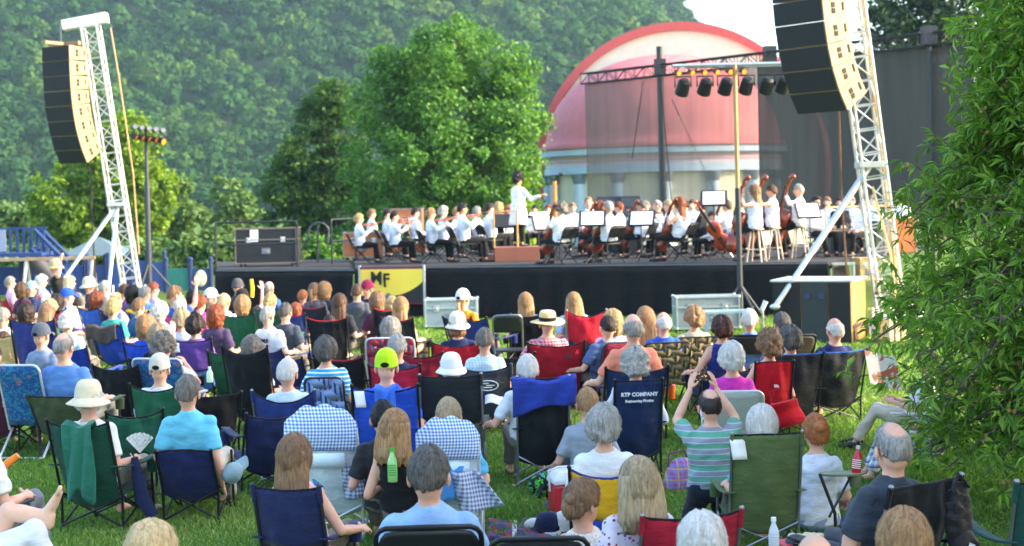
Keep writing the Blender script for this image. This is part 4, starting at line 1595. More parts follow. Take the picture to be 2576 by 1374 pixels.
def human(K):
    """Builds one pose: body, shirt and trousers as closed overlapping volumes (fused later), plus the head's place."""
    sh, st, w, fem = K['sh'], K['st'], K['w'], K['fem']
    a = math.radians(K['rec'])
    u = Vector((0, -math.sin(a), math.cos(a)))
    f = Vector((0, math.cos(a), math.sin(a)))
    X = Vector((1, 0, 0))
    P = Vector((0, 0, {'stand': .93, 'perch': .80}.get(st, sh + .10)))
    T = lambda t: P + u * t
    body, post, shirt, trou, shoe_l, shoe_r = MB(), MB(), MB(), MB(), MB(), MB()
    sw = (.147 if fem else .166) * (1 + (w - 1) * .45)
    rings = [(-.10, .125, .095, .01), (-.04, .172, .125, .005), (.06, .168, .122, 0), (.17, .138 if fem else .152, .108, .005), (.30, .150 if fem else .168, .115, .008),
             (.385, sw * .97, .106, 0), (.435, sw * .80, .086, -.008), (.475, .104, .068, -.008), (.52, .060, .060, 0)]
    ang = np.linspace(0, 2 * PI, 22, endpoint=False)

    def ring(t, rx, ry, fw, g=0.0):
        belly = 1 + (w - 1) * (1.0 if t < .38 else .35)
        c = T(t) + f * fw
        rx, ry = rx * belly + g, ry * belly + g
        cs, sn = np.cos(ang), np.sin(ang)
        e = .82
        x = np.sign(cs) * np.abs(cs) ** e * rx
        y = np.sign(sn) * np.abs(sn) ** e * ry
        return np.array(c)[None] + x[:, None] * np.array(X)[None] + y[:, None] * np.array(f)[None]
    body.loft([ring(*r) for r in rings])
    hemlen = -.10 if st in ('stand', 'perch') else -.05
    srings = [r for r in rings if r[0] >= -.05]
    if K['coat']:
        shirt.loft([ring(-.42, .21, .17, 0, .01), ring(-.20, .19, .15, 0, .012)] + [ring(*r, .014) for r in srings[:-1]] + [ring(.515, .068, .066, -.004)])
    else:
        shirt.loft([ring(hemlen, .17, .125, .005, .014)] + [ring(*r, .013) for r in srings[1:-1]] + [ring(.512, .070, .067, -.004)])
    # head
    base = T(.515)
    hc = base + Vector((0, .022 - .25 * math.sin(a) * .2, .150))
    R = Matrix.Rotation(math.radians(K['yaw']), 3, 'Z') @ Matrix.Rotation(math.radians(-K['nod']), 3, 'X') * 1.12
    body.tube([T(.46), base, hc + R @ Vector((0, -.025, -.04))], [.068, .057, .054], 12)
    if K['collar']:
        shirt.tube([T(.485), base + Vector((0, -.004, .022))], [.076, .066], 14)
    for c, r in (((0, -.010, .022), (.0755, .096, .099)), ((0, .020, -.040), (.060, .070, .082)), ((0, -.03, -.03), (.066, .068, .075))):
        body.ball(hc + R @ Vector(c), r, R, 16, 11)
    body.ball(hc + R @ Vector((0, .097, -.012)), (.012, .020, .024), R, 8, 6)
    post.ball(hc + R @ Vector((0, .097, -.016)), (.011, .018, .018), R, 8, 6)
    for sx in (-1, 1):
        post.ball(hc + R @ Vector((sx * .083, -.006, -.014)), (.012, .022, .034), R @ Matrix.Rotation(sx * .35, 3, 'Z'), 10, 7)
        post.ball(hc + R @ Vector((sx * .030, .082, .004)), (.0125, .008, .0065), R, 8, 6, m=1)
        post.tube([hc + R @ Vector((sx * .018, .092, .022)), hc + R @ Vector((sx * .045, .080, .022))], .0035, 5, m=1)
    post.ball(hc + R @ Vector((0, .084, -.062)), (.022, .006, .006), R, 8, 5, m=2)
    # arms
    S = T(.405)
    for sx, pose in ((-1, K['aL']), (1, K['aR'])):
        e, wr = ARMS[pose] if isinstance(pose, str) else pose
        sho = S + X * sx * (sw - .01)
        el = sho + Vector((sx * e[0], e[1], e[2]))
        wrs = sho + Vector((sx * wr[0], wr[1], wr[2]))
        up = sho.lerp(el, .4)
        body.ball(sho, (.060, .058, .062), None, 12, 8)
        k = 1 + (w - 1) * .4
        body.tube([S + X * sx * (sw - .06), sho, up, el, el.lerp(wrs, .3), wrs], [.05, .054 * k, .049 * k, .039 * k, .040 * k, .027], 10)
        body.ball(el, .040 * k, None, 8, 6)
        d = (wrs - el).normalized()
        palm = Vector((-sx * .6, .1, -.8))
        if pose in ('phone', 'clap', 'high'):
            palm = Vector((-sx * .8, .5, 0))
            d = (d * .4 + Vector((-sx * .1, .1, 1))).normalized()
        palm = (palm - d * palm.dot(d)).normalized()
        side = palm.cross(d) * 1.0
        # thumb towards the body or up
        want = Vector((-sx, 0, .7))
        if side.dot(want) < 0:
            side = -side
        hand(body, post, wrs, d, side, palm, .35 if pose in ('phone', 'clap', 'high') else .75)
        sl = K['slv']
        if sl != 'n':
            shirt.ball(sho, (.073, .069, .074), None, 12, 8)
            if sl == 's':
                q = sho.lerp(el, .78)
                shirt.tube([S + X * sx * (sw - .07), sho, sho.lerp(el, .35), q], [.066, .070, .066 * k, .067 * k], 12)
            else:
                shirt.tube([S + X * sx * (sw - .07), sho, sho.lerp(el, .4), el, el.lerp(wrs, .45), el.lerp(wrs, .93)], [.066, .069, .062, .056 * k, .050, .040], 12)
                shirt.ball(el, .056 * k, None, 8, 6)
    # legs
    for sx in (-1, 1):
        hip = T(-.03) + X * sx * .088 * (1 + (w - 1) * .4)
        if st == 'stand':
            kn, an = Vector((sx * .095, .02, .50)), Vector((sx * .10, 0, .085))
        elif st == 'perch':
            kn, an = Vector((sx * .17, .36, .62)), Vector((sx * .16, .26, .26 if sx > 0 else .10))
        elif st == 'kneel':
            kn, an = Vector((sx * .13, .36, .075)), Vector((sx * .10, -.10, .06))
        elif st == 'ground':
            an = Vector((sx * .20, .72, .075))
            kn = ik(hip, an, .43, .42, (sx * .3, 0, 1))
        elif st == 'yogi':
            kn, an = Vector((sx * .36, .30, .16)), Vector((-sx * .08, .34, .07))
        else:
            an = Vector((sx * .15, .46 + max(0, .43 - sh) * .9, .085))
            kn = ik(hip, an, .43, .41, (sx * .12, .6, 1))
        q = w ** .5
        body.tube([hip, hip.lerp(kn, .5), kn, kn.lerp(an, .3), an], [.088 * q, .072 * q, .052, .053, .033], 10)
        body.ball(kn, .052, None, 8, 6)
        fd = Vector((sx * .12, 1, 0)).normalized()
        if st == 'kneel':
            fd = Vector((0, -1, 0))
        heel = an - fd * .045 + Vector((0, 0, -.045 if st != 'kneel' else 0))
        toe = an + fd * .175 + Vector((0, 0, -.058 if st != 'kneel' else -.02))
        body.tube([an, heel, an.lerp(toe, .45) + Vector((0, 0, -.015)), toe], [.034, .036, .036, .022], 8)
        if K['shoes']:
            (shoe_l if sx < 0 else shoe_r).tube([heel - fd * .025, heel + Vector((0, 0, .008)), an.lerp(toe, .5) + Vector((0, 0, -.018)), toe + fd * .02], [(.030, .03), (.046, .045), (.050, .036), (.028, .022)], 10)
        lg = K['leg']
        if lg:
            end = {'long': .94, 'short': None}[lg]
            pts = [hip, hip.lerp(kn, .5), kn] if end else [hip, hip.lerp(kn, .4), hip.lerp(kn, .85)]
            rr = [.102 * q, .088 * q, .073] if end else [.102 * q, .098 * q, .094 * q]
            if end:
                pts += [kn.lerp(an, .4), kn.lerp(an, end)]
                rr += [.068, .062]
                trou.ball(kn, .072, None, 10, 7)
            trou.tube(pts, rr, 12)
    if K['leg']:
        trou.loft([ring(-.115, .11, .085, .01, .01), ring(-.05, .172, .125, .005, .011), ring(.05, .168, .122, 0, .011)])
    return dict(body=body, post=post, shirt=shirt, trou=trou, shoe_l=shoe_l, shoe_r=shoe_r, head=(hc.copy(), R.copy()), top=hc.z + .1355)


PEOPLE = []          # specs, instantiated after all poses are known
DEF = dict(sh=.33, st='chair', w=1.0, fem=False, rec=18, aL='rest', aR='rest', yaw=0, nod=0, slv='s', leg='long', coat=False, collar=False, shoes=False)
TARGET = Vector((0.1, 40.0, 0))


def Pn(x, y, label, hair, hc, shirt, s=None, z=1.13, dr=0, rz=None, skin='e0b096', trou='6f6a60', hat=None, cat='person', group='people listening on the lawn',
       floor=0.0, ch=None, items=None, loc=None, **kw):
    K = dict(DEF)
    K.update({k: v for k, v in kw.items() if k in DEF})
    PEOPLE.append(dict(x=x, y=y, label=label, hair=hair, hc=hc, shirt=shirt, s=s, z=z, dr=dr, rz=rz, skin=skin, trou=trou, hat=hat, K=K,
                       group=group, floor=floor, ch=ch, items=items, loc=loc))


def fuse(jobs):
    """Voxel-fuse many meshes in one evaluation: jobs of (MB, voxel, smoothing) -> meshes"""
    tmp = []
    for mb, vox, it in jobs:
        me = mb.mesh('fused')
        o = bpy.data.objects.new('fused', me)
        COLL.objects.link(o)
        r = o.modifiers.new('r', 'REMESH')
        r.mode = 'VOXEL'
        r.voxel_size = vox
        s = o.modifiers.new('s', 'SMOOTH')
        s.factor = .5
        s.iterations = it
        tmp.append(o)
    dg = bpy.context.evaluated_depsgraph_get()
    out = []
    for o in tmp:
        out.append(bpy.data.meshes.new_from_object(o.evaluated_get(dg)))
    for o in tmp:
        me = o.data
        bpy.data.objects.remove(o)
        bpy.data.meshes.remove(me)
    return out


def arrays(me):
    V = np.empty(len(me.vertices) * 3, np.float32)
    me.vertices.foreach_get('co', V)
    L = np.empty(len(me.loops), np.int32)
    me.loops.foreach_get('vertex_index', L)
    T = np.empty(len(me.polygons), np.int32)
    me.polygons.foreach_get('loop_total', T)
    return V.reshape(-1, 3).astype(float), L, T


def creases(V, L, T, amp, seed):
    """Soft folds along a garment."""
    R = np.random.default_rng(seed)
    N = np.zeros_like(V)
    q = L.reshape(-1, 4) if (T == 4).all() else None
    if q is None:
        return V
    n = np.cross(V[q[:, 2]] - V[q[:, 0]], V[q[:, 3]] - V[q[:, 1]])
    for j in range(4):
        np.add.at(N, q[:, j], n)
    N /= np.linalg.norm(N, axis=1)[:, None] + 1e-9
    d = np.zeros(len(V))
    for _ in range(7):
        k = R.normal(0, 1, 3) * (18, 18, 34)
        d += np.sin(V @ k + R.uniform(0, 6.3) + 1.5 * np.sin(V @ R.normal(0, 9, 3))) * R.uniform(.3, 1)
    return V + N * (d * amp / 3)[:, None]


def mesh_from(parts, name):
    """parts: list of (V, L, T, material) or MB"""
    Vs, Ls, Ts, Ms, n = [], [], [], [], 0
    for p in parts:
        if isinstance(p, MB):
            if not p.v:
                continue
            V = np.concatenate(p.v)
            L = np.concatenate([f.ravel() for f, _ in p.f])
            T = np.concatenate([np.full(len(f), f.shape[1]) for f, _ in p.f])
            M = np.concatenate([np.full(len(f), m) for f, m in p.f])
        else:
            V, L, T, m = p
            M = np.full(len(T), m)
        Vs.append(V)
        Ls.append(L + n)
        Ts.append(T)
        Ms.append(M)
        n += len(V)
    me = bpy.data.meshes.new(name)
    fill_mesh(me, np.concatenate(Vs), np.concatenate(Ls), np.concatenate(Ts), np.concatenate(Ms), True)
    return me


# ------------------------------------------------------------------ hair and hats
_hair = {}


def sm(x, a, b):
    t = np.clip((x - a) / (b - a), 0, 1)
    return t * t * (3 - 2 * t)


STYLES = {  # hairline: front, side, back (radians up), thickness, noise amplitude, curly
    'short': (.55, .12, -.50, .013, .003, 0), 'crop': (.60, .14, -.44, .008, .0025, 0), 'thin': (.75, .12, -.50, .008, .0025, 0),
    'ring': (.9, .08, -.62, .010, .003, 0), 'fluff': (.50, -.35, -.75, .026, .005, 1), 'curly': (.45, -.42, -.78, .034, .0065, 1), 'bob': (.50, -.85, -1.0, .026, .005, 0),
    'pixie': (.50, -.28, -.80, .024, .008, 0), 'long': (.50, -.75, -1.0, .020, .003, 0), 'up': (.50, -.12, -.70, .016, .004, 0)}


def hair_mesh(style, seed=0):
    key = (style, seed)
    if key in _hair:
        return _hair[key]
    R = np.random.default_rng(100 + seed * 7 + len(style))
    base = {'bun': 'up', 'pony': 'up', 'longwide': 'long', 'mid': 'long', 'updo': 'up', 'afro': 'curly', 'lowpony': 'up'}.get(style, style)
    fr, sd, bk, th, amp, curl = STYLES[base]
    nu, nv = 72, 44
    t = np.linspace(0, 2 * PI, nu, endpoint=False)[None, :]
    p = np.linspace(-PI / 2 * .97, PI / 2 * .97, nv)[:, None]
    dx, dy, dz = np.sin(t) * np.cos(p), np.cos(t) * np.cos(p), np.sin(p) + 0 * t
    rr = 1 / np.sqrt((dx / HEADR[0]) ** 2 + (dy / HEADR[1]) ** 2 + (dz / HEADR[2]) ** 2)
    c = np.cos(t)
    line = np.where(c > 0, sd + (fr - sd) * sm(c, .25, .85), sd + (bk - sd) * sm(-c, .25, .9))
    line = line + R.normal(0, .03 if curl else .05, (1, nu))
    mask = sm(p - line, -.09, .09)
    cover = np.ones((nv, nu))
    if style == 'ring':
        cover = 1 - sm(dz - .30 * np.maximum(-dy, 0) + .25 * np.maximum(dy, 0), .30, .62)
    if style == 'thin':
        cover = 1 - .95 * sm(dx * 0 + dy * -.35 + dz * .92, .74, 1.0)
    strand = R.normal(0, 1, (1, nu))
    strand = (strand + np.roll(strand, 1, 1)) * .6
    loc = R.normal(0, 1, (nv, nu))
    for _ in range(3):
        loc = (loc + np.roll(loc, 1, 0) + np.roll(loc, -1, 0) + np.roll(loc, 1, 1) + np.roll(loc, -1, 1)) / 2.6
    nz = amp * (loc if curl else strand * .8 + loc * .3)
    thick = th * (1 + .35 * np.maximum(-dy, 0) + .25 * np.maximum(dz, 0))
    if base in ('bob', 'pixie', 'long'):
        thick = thick * (1 + .35 * np.abs(dx))
    rad = rr + mask * (thick * (.25 + .75 * cover) + nz * cover + .001) - (1 - mask) * .022
    V = np.stack([dx * rad, dy * rad, dz * rad + (.012 if style == 'afro' else 0)], -1)
    mb = MB()
    mb.loft([V[i] for i in range(nv)])

    def curtain(L, rx0, rx1, ry0, ry1, y0, y1, spread=.004):
        n = 64
        tt = np.linspace(0, 2 * PI, n, endpoint=False)
        s1 = R.normal(0, 1, n)
        s1 = (s1 + np.roll(s1, 1)) * spread
        rings = []
        for q in np.linspace(0, 1, 14):
            rx = rx0 + (rx1 - rx0) * q ** .8
            ry = ry0 + (ry1 - ry0) * q
            if q > .9:
                rx *= .8
                ry *= .7
            g = s1 * (.3 + q) + .003 * np.sin(tt * 5 + q * 7)
            z = .05 - (L + .05) * q + (.02 * np.sin(tt * 9 + seed) if q > .9 else 0)
            rings.append(np.stack([np.cos(tt) * (rx + g), (y0 + (y1 - y0) * q) + np.sin(tt) * (ry + g), z + 0 * tt], 1))
        mb.loft(rings)
    if base == 'bob':
        curtain(.14, .104, .102, .092, .078, -.026, -.03)
    if style == 'long':
        curtain(.36, .103, .118, .086, .040, -.026, -.095)
    if style == 'longwide':
        curtain(.40, .106, .160, .09, .055, -.026, -.085, .006)
    if style == 'mid':
        curtain(.235, .108, .138, .092, .062, -.024, -.06, .006)
    if style == 'bun':
        mb.ball((0, -.105, .055), (.048, .042, .046), None, 14, 10)
    if style == 'updo':
        mb.ball((0, -.10, -.01), (.045, .045, .06), None, 14, 10)
        mb.ball((.02, -.11, .04), (.035, .03, .035), None, 12, 8)
    if style in ('pony', 'lowpony'):
        z0 = .03 if style == 'pony' else -.05
        mb.tube([(0, -.085, z0), (0, -.135, z0 - .01), (.005, -.15, z0 - .09), (.0, -.14, z0 - .20), (-.005, -.125, z0 - .27)], [.018, .026, .032, .026, .008], 12)
    # loose strands lying just off the surface
    ns = 420
    ii = R.integers(nv // 3, nv - 2, ns)
    jj = R.integers(0, nu, ns)
    for a, b in zip(ii, jj):
        if mask[a, b] * cover[a, b] < .75:
            continue
        pts = []
        dj = R.normal(0, 1.2)
        for k in range(5):
            q = V[max(a - k * R.integers(2, 4), 2), int(b + dj * k + (R.normal(0, 1.5) if curl else 0)) % nu]
            pts.append(q * (1.015 + .016 * k * R.random() + (.02 * R.random() if k == 4 else 0)))
        P = np.array(pts)
        side = np.cross(P[-1] - P[0], P[0])
        side = side / (np.linalg.norm(side) + 1e-9) * .0011
        W = np.concatenate([P - side, P + side])
        mb.add(W, [[(k, k + 1, 6 + k, 5 + k) for k in range(4)]])
    me = mb.mesh('hair', True)
    cv = np.ones(mb.n, np.float32)
    cv[:nv * nu] = cover.ravel()
    me.attributes.new('cover', 'FLOAT', 'POINT').data.foreach_set('value', cv)
    _hair[key] = me
    return me


_hats = {}


def hat_mesh(kind):
    if kind in _hats:
        return _hats[kind]
    mb = MB()
    n = 40
    t = np.linspace(0, 2 * PI, n, endpoint=False)

    def dome(r0, top, z0, k=.75, steps=10):
        rings = []
        for a in np.linspace(0, PI / 2 * .97, steps):
            rings.append(np.stack([np.sin(t) * r0[0] * math.cos(a) ** k, np.cos(t) * r0[1] * math.cos(a) ** k - .006, np.full(n, z0 + (top - z0) * math.sin(a))], 1))
        return rings

    def brim(r0, r1, z0, dz, wave=0.0):
        out = []
        for q in (0, .35, .7, 1):
            rx, ry = r0[0] + (r1[0] - r0[0]) * q, r0[1] + (r1[1] - r0[1]) * q
            out.append(np.stack([np.sin(t) * rx, np.cos(t) * ry - .006, z0 + dz * q + wave * q * np.sin(2 * t)], 1))
        back = [r - (0, 0, .006) for r in out[::-1]]
        return out + back
    if kind == 'cap':
        mb.loft(dome((.093, .116), .152, .018))
        mb.grid(lambda u, v: ((u - .5) * 2 * (.076 - .012 * v), .085 + .095 * v * np.sqrt(np.clip(1 - ((u - .5) * 1.75) ** 2, 0, 1)) + .02 * (1 - np.abs(u - .5) * 2), .040 - .035 * v - .10 * (u - .5) ** 2), 15, 6)
        mb.ball((0, -.006, .153), (.008, .008, .006), None, 8, 5)
        mb.ball((0, -.117, .040), (.034, .010, .022), None, 12, 7, m=1)
    elif kind == 'bucket':
        mb.loft(dome((.095, .116), .155, .015, .45))
        mb.loft(brim((.096, .117), (.155, .175), .022, -.045, .008))
    elif kind == 'sunhat':
        mb.loft(dome((.094, .115), .150, .02, .5))
        mb.loft(brim((.095, .116), (.135, .152), .026, -.04, .006))
    elif kind == 'boater':
        mb.loft(dome((.090, .112), .135, .03, .16, 8))
        mb.loft(brim((.088, .110), (.185, .205), .034, -.012, .010))
        mb.loft([np.stack([np.sin(t) * r, np.cos(t) * (r + .021) - .006, np.full(n, z)], 1) for r, z in ((.0925, .036), (.0935, .04), (.0925, .073), (.091, .076))], m=1)
    elif kind == 'beanie':
        mb.loft(dome((.094, .114), .150, .0, .7))
        mb.loft([np.stack([np.sin(t) * r, np.cos(t) * (r + .02) - .006, np.full(n, z)], 1) for r, z in ((.090, -.012), (.099, -.006), (.099, .026), (.093, .032))])
    _hats[kind] = mb.mesh(kind, True)
    _hats[kind].set_sharp_from_angle(angle=1.0)
    return _hats[kind]


HC = dict(grey=('5e5b58', 'b9b5ae'), white=('b4b0aa', 'eeebe4'), silver=('76746f', 'cfccc4'), dgrey=('2e2c2b', '77736d'), black=('0b0a0a', '221e1c'), dark=('1c1512', '40302a'),
          brown=('3a271b', '75533a'), lbrown=('5e4530', 'a6815c'), blond=('8a6a3c', 'dcbf88'), lblond=('b39460', 'f0dcae'), auburn=('5a2a16', 'a3562e'),
          red=('8a4620', 'd08a50'), ash=('7d6a50', 'cdb892'), salt=('35312e', '9c958c'), reddark=('2a1412', '5c302a'), tawny=('7a5636', 'c9a070'))
EYE = None


def build_people():
    eye, lip = solid('2a1c16', .3), solid('b06a60', .6)
    uniq, metas = {}, []
    for sp in PEOPLE:
        K = sp['K']
        # provisional height to place
        key = tuple(sorted((k, str(v)) for k, v in K.items()))
        sp['key'] = key
        if key not in uniq:
            uniq[key] = human(K)
    # place
    for sp in PEOPLE:
        h = uniq[sp['key']]
        if sp['loc'] is not None:
            X, Y, zf = sp['loc']
            k = sp['z'] / h['top']
            hx = Vector((X, Y, 0))
            sp['floor'] = zf
            hx = None
        else:
            dx, dy = rolled(sp['x'], sp['y'])
            if sp['s'] is None:
                s = dy / (CH - sp['floor'] - sp['z'])
                zt = sp['z'] + sp['floor']
            else:
                s = sp['s']
                zt = CH - dy / s
            k = (zt - sp['floor']) / h['top']
            hx = Vector((dx / s, F / s, 0))
        ref = hx if hx is not None else Vector((X, Y, 0))
        rz = sp['rz'] if sp['rz'] is not None else math.degrees(-math.atan2(TARGET.x - ref.x, TARGET.y - ref.y)) * .8
        rz = math.radians(rz + sp['dr'])
        if hx is not None:
            hl = Vector((h['head'][0].x, h['head'][0].y - .02, 0)) * k
            loc = hx - Matrix.Rotation(rz, 3, 'Z') @ hl
        else:
            loc = ref
        loc.z = sp['floor']
        sp.update(M_loc=loc, M_rz=rz, M_k=k)
        near = F / max(loc.y, 1)
        h['s'] = max(h.get('s', 0), near)
    # fuse every pose in one go
    jobs, idx = [], []
    for key, h in uniq.items():
        vox = .0125 if h['s'] > 330 else (.016 if h['s'] > 200 else .020)
        for part in ('body', 'shirt', 'trou', 'shoe_l', 'shoe_r'):
            if h[part].v:
                jobs.append((h[part], vox if part[:4] != 'shoe' else .014, 5 if part == 'body' else 7))
                idx.append((key, part))
    meshes = fuse(jobs)
    seed = 0
    for (key, part), me in zip(idx, meshes):
        h = uniq[key]
        V, L, T = arrays(me)
        seed += 1
        if part in ('shirt', 'trou'):
            V = creases(V, L, T, .0085, seed)
        h['m_' + part] = mesh_from([(V, L, T, 0)] + ([h['post']] if part == 'body' else []), part)
        bpy.data.meshes.remove(me)
        if part == 'body':
            for mm in (None, None, None):
                h['m_body'].materials.append(skin_mat('e0b096'))
        else:
            h['m_' + part].materials.append(solid('grey'))
    for sp in PEOPLE:
        h = uniq[sp['key']]
        o = bpy.data.objects.new('person', h['m_body'])
        finish(o, [skin_mat(sp['skin']), eye, lip])
        o.location, o.rotation_euler, o.scale = sp['M_loc'], (0, 0, sp['M_rz']), (sp['M_k'],) * 3
        tag(o, sp['label'], 'person', sp['group'])
        sp['obj'] = o
        if 'm_shirt' in h and sp['shirt'] is not None:
            finish(bpy.data.objects.new('shirt' if not sp['K']['coat'] else 'coat', h['m_shirt']), sp['shirt'] if not isinstance(sp['shirt'], str) else cloth(sp['shirt']), o)
        if 'm_trou' in h:
            finish(bpy.data.objects.new('trousers' if sp['K']['leg'] == 'long' else 'shorts', h['m_trou']), sp['trou'] if not isinstance(sp['trou'], str) else cloth(sp['trou']), o)
        for q in ('m_shoe_l', 'm_shoe_r'):
            if q in h:
                finish(bpy.data.objects.new('shoe', h[q]), solid('1b1a1a', .5), o)
        hc, R = h['head']
        M4 = Matrix.Translation(hc) @ R.to_4x4()
        if sp['hair']:
            me = hair_mesh(sp['hair'], hash(sp['label']) % 3 if False else len(sp['label']) % 3)
            if not me.materials:
                me.materials.append(solid('grey'))
            q = finish(bpy.data.objects.new('hair', me), hair_mat(*HC[sp['hc']], sp['hair'] in ('curly', 'fluff', 'afro')), o)
            q.matrix_local = M4
            if sp['hat']:
                q.scale = (.96, .96, .93)
        if sp['hat']:
            kind, c1 = sp['hat'][:2]
            me = hat_mesh(kind)
            if not me.materials:
                me.materials.append(solid('grey'))
                me.materials.append(solid('black'))
            q = finish(bpy.data.objects.new('cap' if kind == 'cap' else 'hat', me), [cloth(c1), cloth(sp['hat'][2] if len(sp['hat']) > 2 else 'black')], o)
            q.matrix_local = M4 @ Matrix.Rotation(math.radians(6), 4, 'X')
            if kind == 'cap' and sp['s'] is None and sp['y'] > 800:
                # the open gap and strap at the back of the cap
                pass
        if sp['ch']:
            make_chair(sp)
# ------------------------------------------------------------------ chairs
FR = dict(black=('1c1d20', .45, .3), steel=('8f959b', .35, .8), white=('d8dbdc', .35, .4), dark=('3a3e44', .4, .5))


def frame_mat(k):
    c, r, me = FR[k]
    return solid(c, r, me, var=.08)


def camp_chair(o, c, c2=None, bt=.95, w=.56, sh=.42, fr='black', dip=.05, low=None, arms=True, cup=True, print_=None, tagc=None, mat=None, patch=None, square=False):
    """Folding camp chair: slung back and seat on crossed tubes."""
    fm = frame_mat(fr)
    cm = mat or cloth(c)
    hw = w / 2
    zb = sh - .10
    H = bt - zb

    def back(u, v):
        x = (u - .5) * 2
        z = zb + (H - dip * (1 - np.abs(x) ** 2.2)) * v - .05 * (1 - x * x) * (1 - v)
        narrow = (.80 + .20 * v ** .6) if not square else 1.0
        y = -.10 - .22 * v - .055 * (1 - x * x) * np.sin(PI * np.clip(v, 0, 1)) - .02 * (1 - x * x)
        ph = (bt * 37) % 6.28
        y = y + (.007 * np.sin(x * 7 + v * 9 + ph) + .006 * np.sin(x * 15 * v - v * 4 + ph * 2) + .005 * np.sin(v * 22 + x * 3)) * (1 - np.abs(x) ** 4)
        return x * hw * narrow, y, z
    split = .42 if c2 else None
    g = MB()
    if c2:
        g.grid(lambda u, v: back(u, split + (1 - split) * v), 17, 9)
    else:
        g.grid(back, 25, 19)
    bk = g.build('backrest', cm, o, thick=.012)
    if c2:
        g = MB()
        g.grid(lambda u, v: back(u, split * v), 17, 7)
        g.build('lower_back', cloth(c2), o, thick=.010)
    # binding along the top edge
    g = MB()
    pts = [tuple(float(q) for q in back(np.array(u), np.array(1.0))) for u in np.linspace(0, 1, 15)]
    g.tube(pts, .009, 6)
    g.build('binding', cloth(low or '14151a'), bk)
    g = MB()
    g.grid(lambda u, v: ((u - .5) * 2 * hw * .96, -.10 + .46 * v, sh - .035 * np.sin(PI * u) * np.sin(PI * np.clip(v * .9 + .05, 0, 1)) - .05 * (1 - v) + .01), 11, 9)
    g.build('seat', cm if not c2 else cloth(c2), o, thick=.012)
    r = .0115
    for sx in (-1, 1):
        g = MB()
        g.tube([(sx * hw * 1.02, -.14, 0), (sx * hw * 1.02, -.14, sh - .05), (sx * hw * 1.02, -.335, bt + .012)], r, 7)
        g.ball((sx * hw * 1.02, -.14, .012), .019, nu=8, nv=6)
        g.ball((sx * hw * 1.02, -.336, bt + .015), .017, nu=8, nv=6)
        lg = g.build('leg', fm, o)
        if fr != 'black':
            g = MB()
            g.tube([(sx * hw * 1.02, -.335 + .195 * .25 / (bt - sh + .05) * .45, bt - .10), (sx * hw * 1.02, -.337, bt + .02)], r * 1.5, 7)
            g.build('corner_pocket', cm, lg)
        g = MB()
        g.tube([(sx * hw * 1.02, .36, 0), (sx * hw * 1.0, .33, sh + .20)], r, 7)
        g.ball((sx * hw * 1.02, .36, .012), .019, nu=8, nv=6)
        g.build('leg', fm, o)
        if arms:
            g = MB()
            g.grid(lambda u, v: (sx * (hw * 1.04 + (u - .5) * .075), -.26 + .64 * v, sh + .215 - .03 * np.sin(PI * v) + .004 * u), 4, 9)
            ar = g.build('armrest', cm, o, thick=.012)
            if cup:
                g = MB()
                t = np.linspace(0, 2 * PI, 14, endpoint=False)
                g.loft([np.stack([sx * hw * 1.1 + np.cos(t) * q, .30 + np.sin(t) * q, np.full(14, z)], 1) for q, z in ((.042, sh + .09), (.046, sh + .20))])
                g.build('cup_holder', cm, ar)
    for y in (-.14, .35):
        g = MB()
        for sx in (-1, 1):
            g.tube([(sx * hw, y + .012 * sx, .03), (-sx * hw, y + .012 * sx, sh - .06)], r * .85, 6)
        g.build('cross_brace', fm, o)
    for sx in (-1, 1):
        g = MB()
        g.tube([(sx * hw * 1.0, -.13, .04), (sx * hw * .99, .34, sh - .04)], r * .8, 6)
        g.tube([(sx * hw * 1.0, .35, .04), (sx * hw * .985, -.13, sh - .04)], r * .8, 6)
        g.build('side_brace', fm, o)
    if print_:
        for body, size, v, colr, arc_ in print_:
            p = [float(q) for q in back(np.array(.5), np.array(v))]
            q0 = [float(q) for q in back(np.array(.5), np.array(v - .1))]
            tilt = math.atan2(p[1] - q0[1], p[2] - q0[2])
            text(body, size, solid(colr, .6), bk, (p[0], p[1] - .018, p[2]), (PI / 2 - tilt, 0, 0), depth=.002, bold=.002)
    if tagc:
        u, v, tw, th_ = tagc
        p = [float(q) for q in back(np.array(u), np.array(v))]
        g = MB()
        g.grid(lambda a, b: (p[0] + (a - .5) * tw + .02 * (1 - b), p[1] - .02 - .01 * (1 - b), p[2] - th_ * (1 - b)), 4, 5)
        g.build('paper_tag', solid('e6e8e6', .7), bk, thick=.003)
    if patch:
        pc, pu, pv, pw, ph = patch
        p = [float(q) for q in back(np.array(pu), np.array(pv))]
        g = MB()
        g.box((p[0], p[1] - .012, p[2]), (pw, .008, ph))
        g.build('label_patch', solid(pc, .6), bk, smooth=False)
    return bk, back


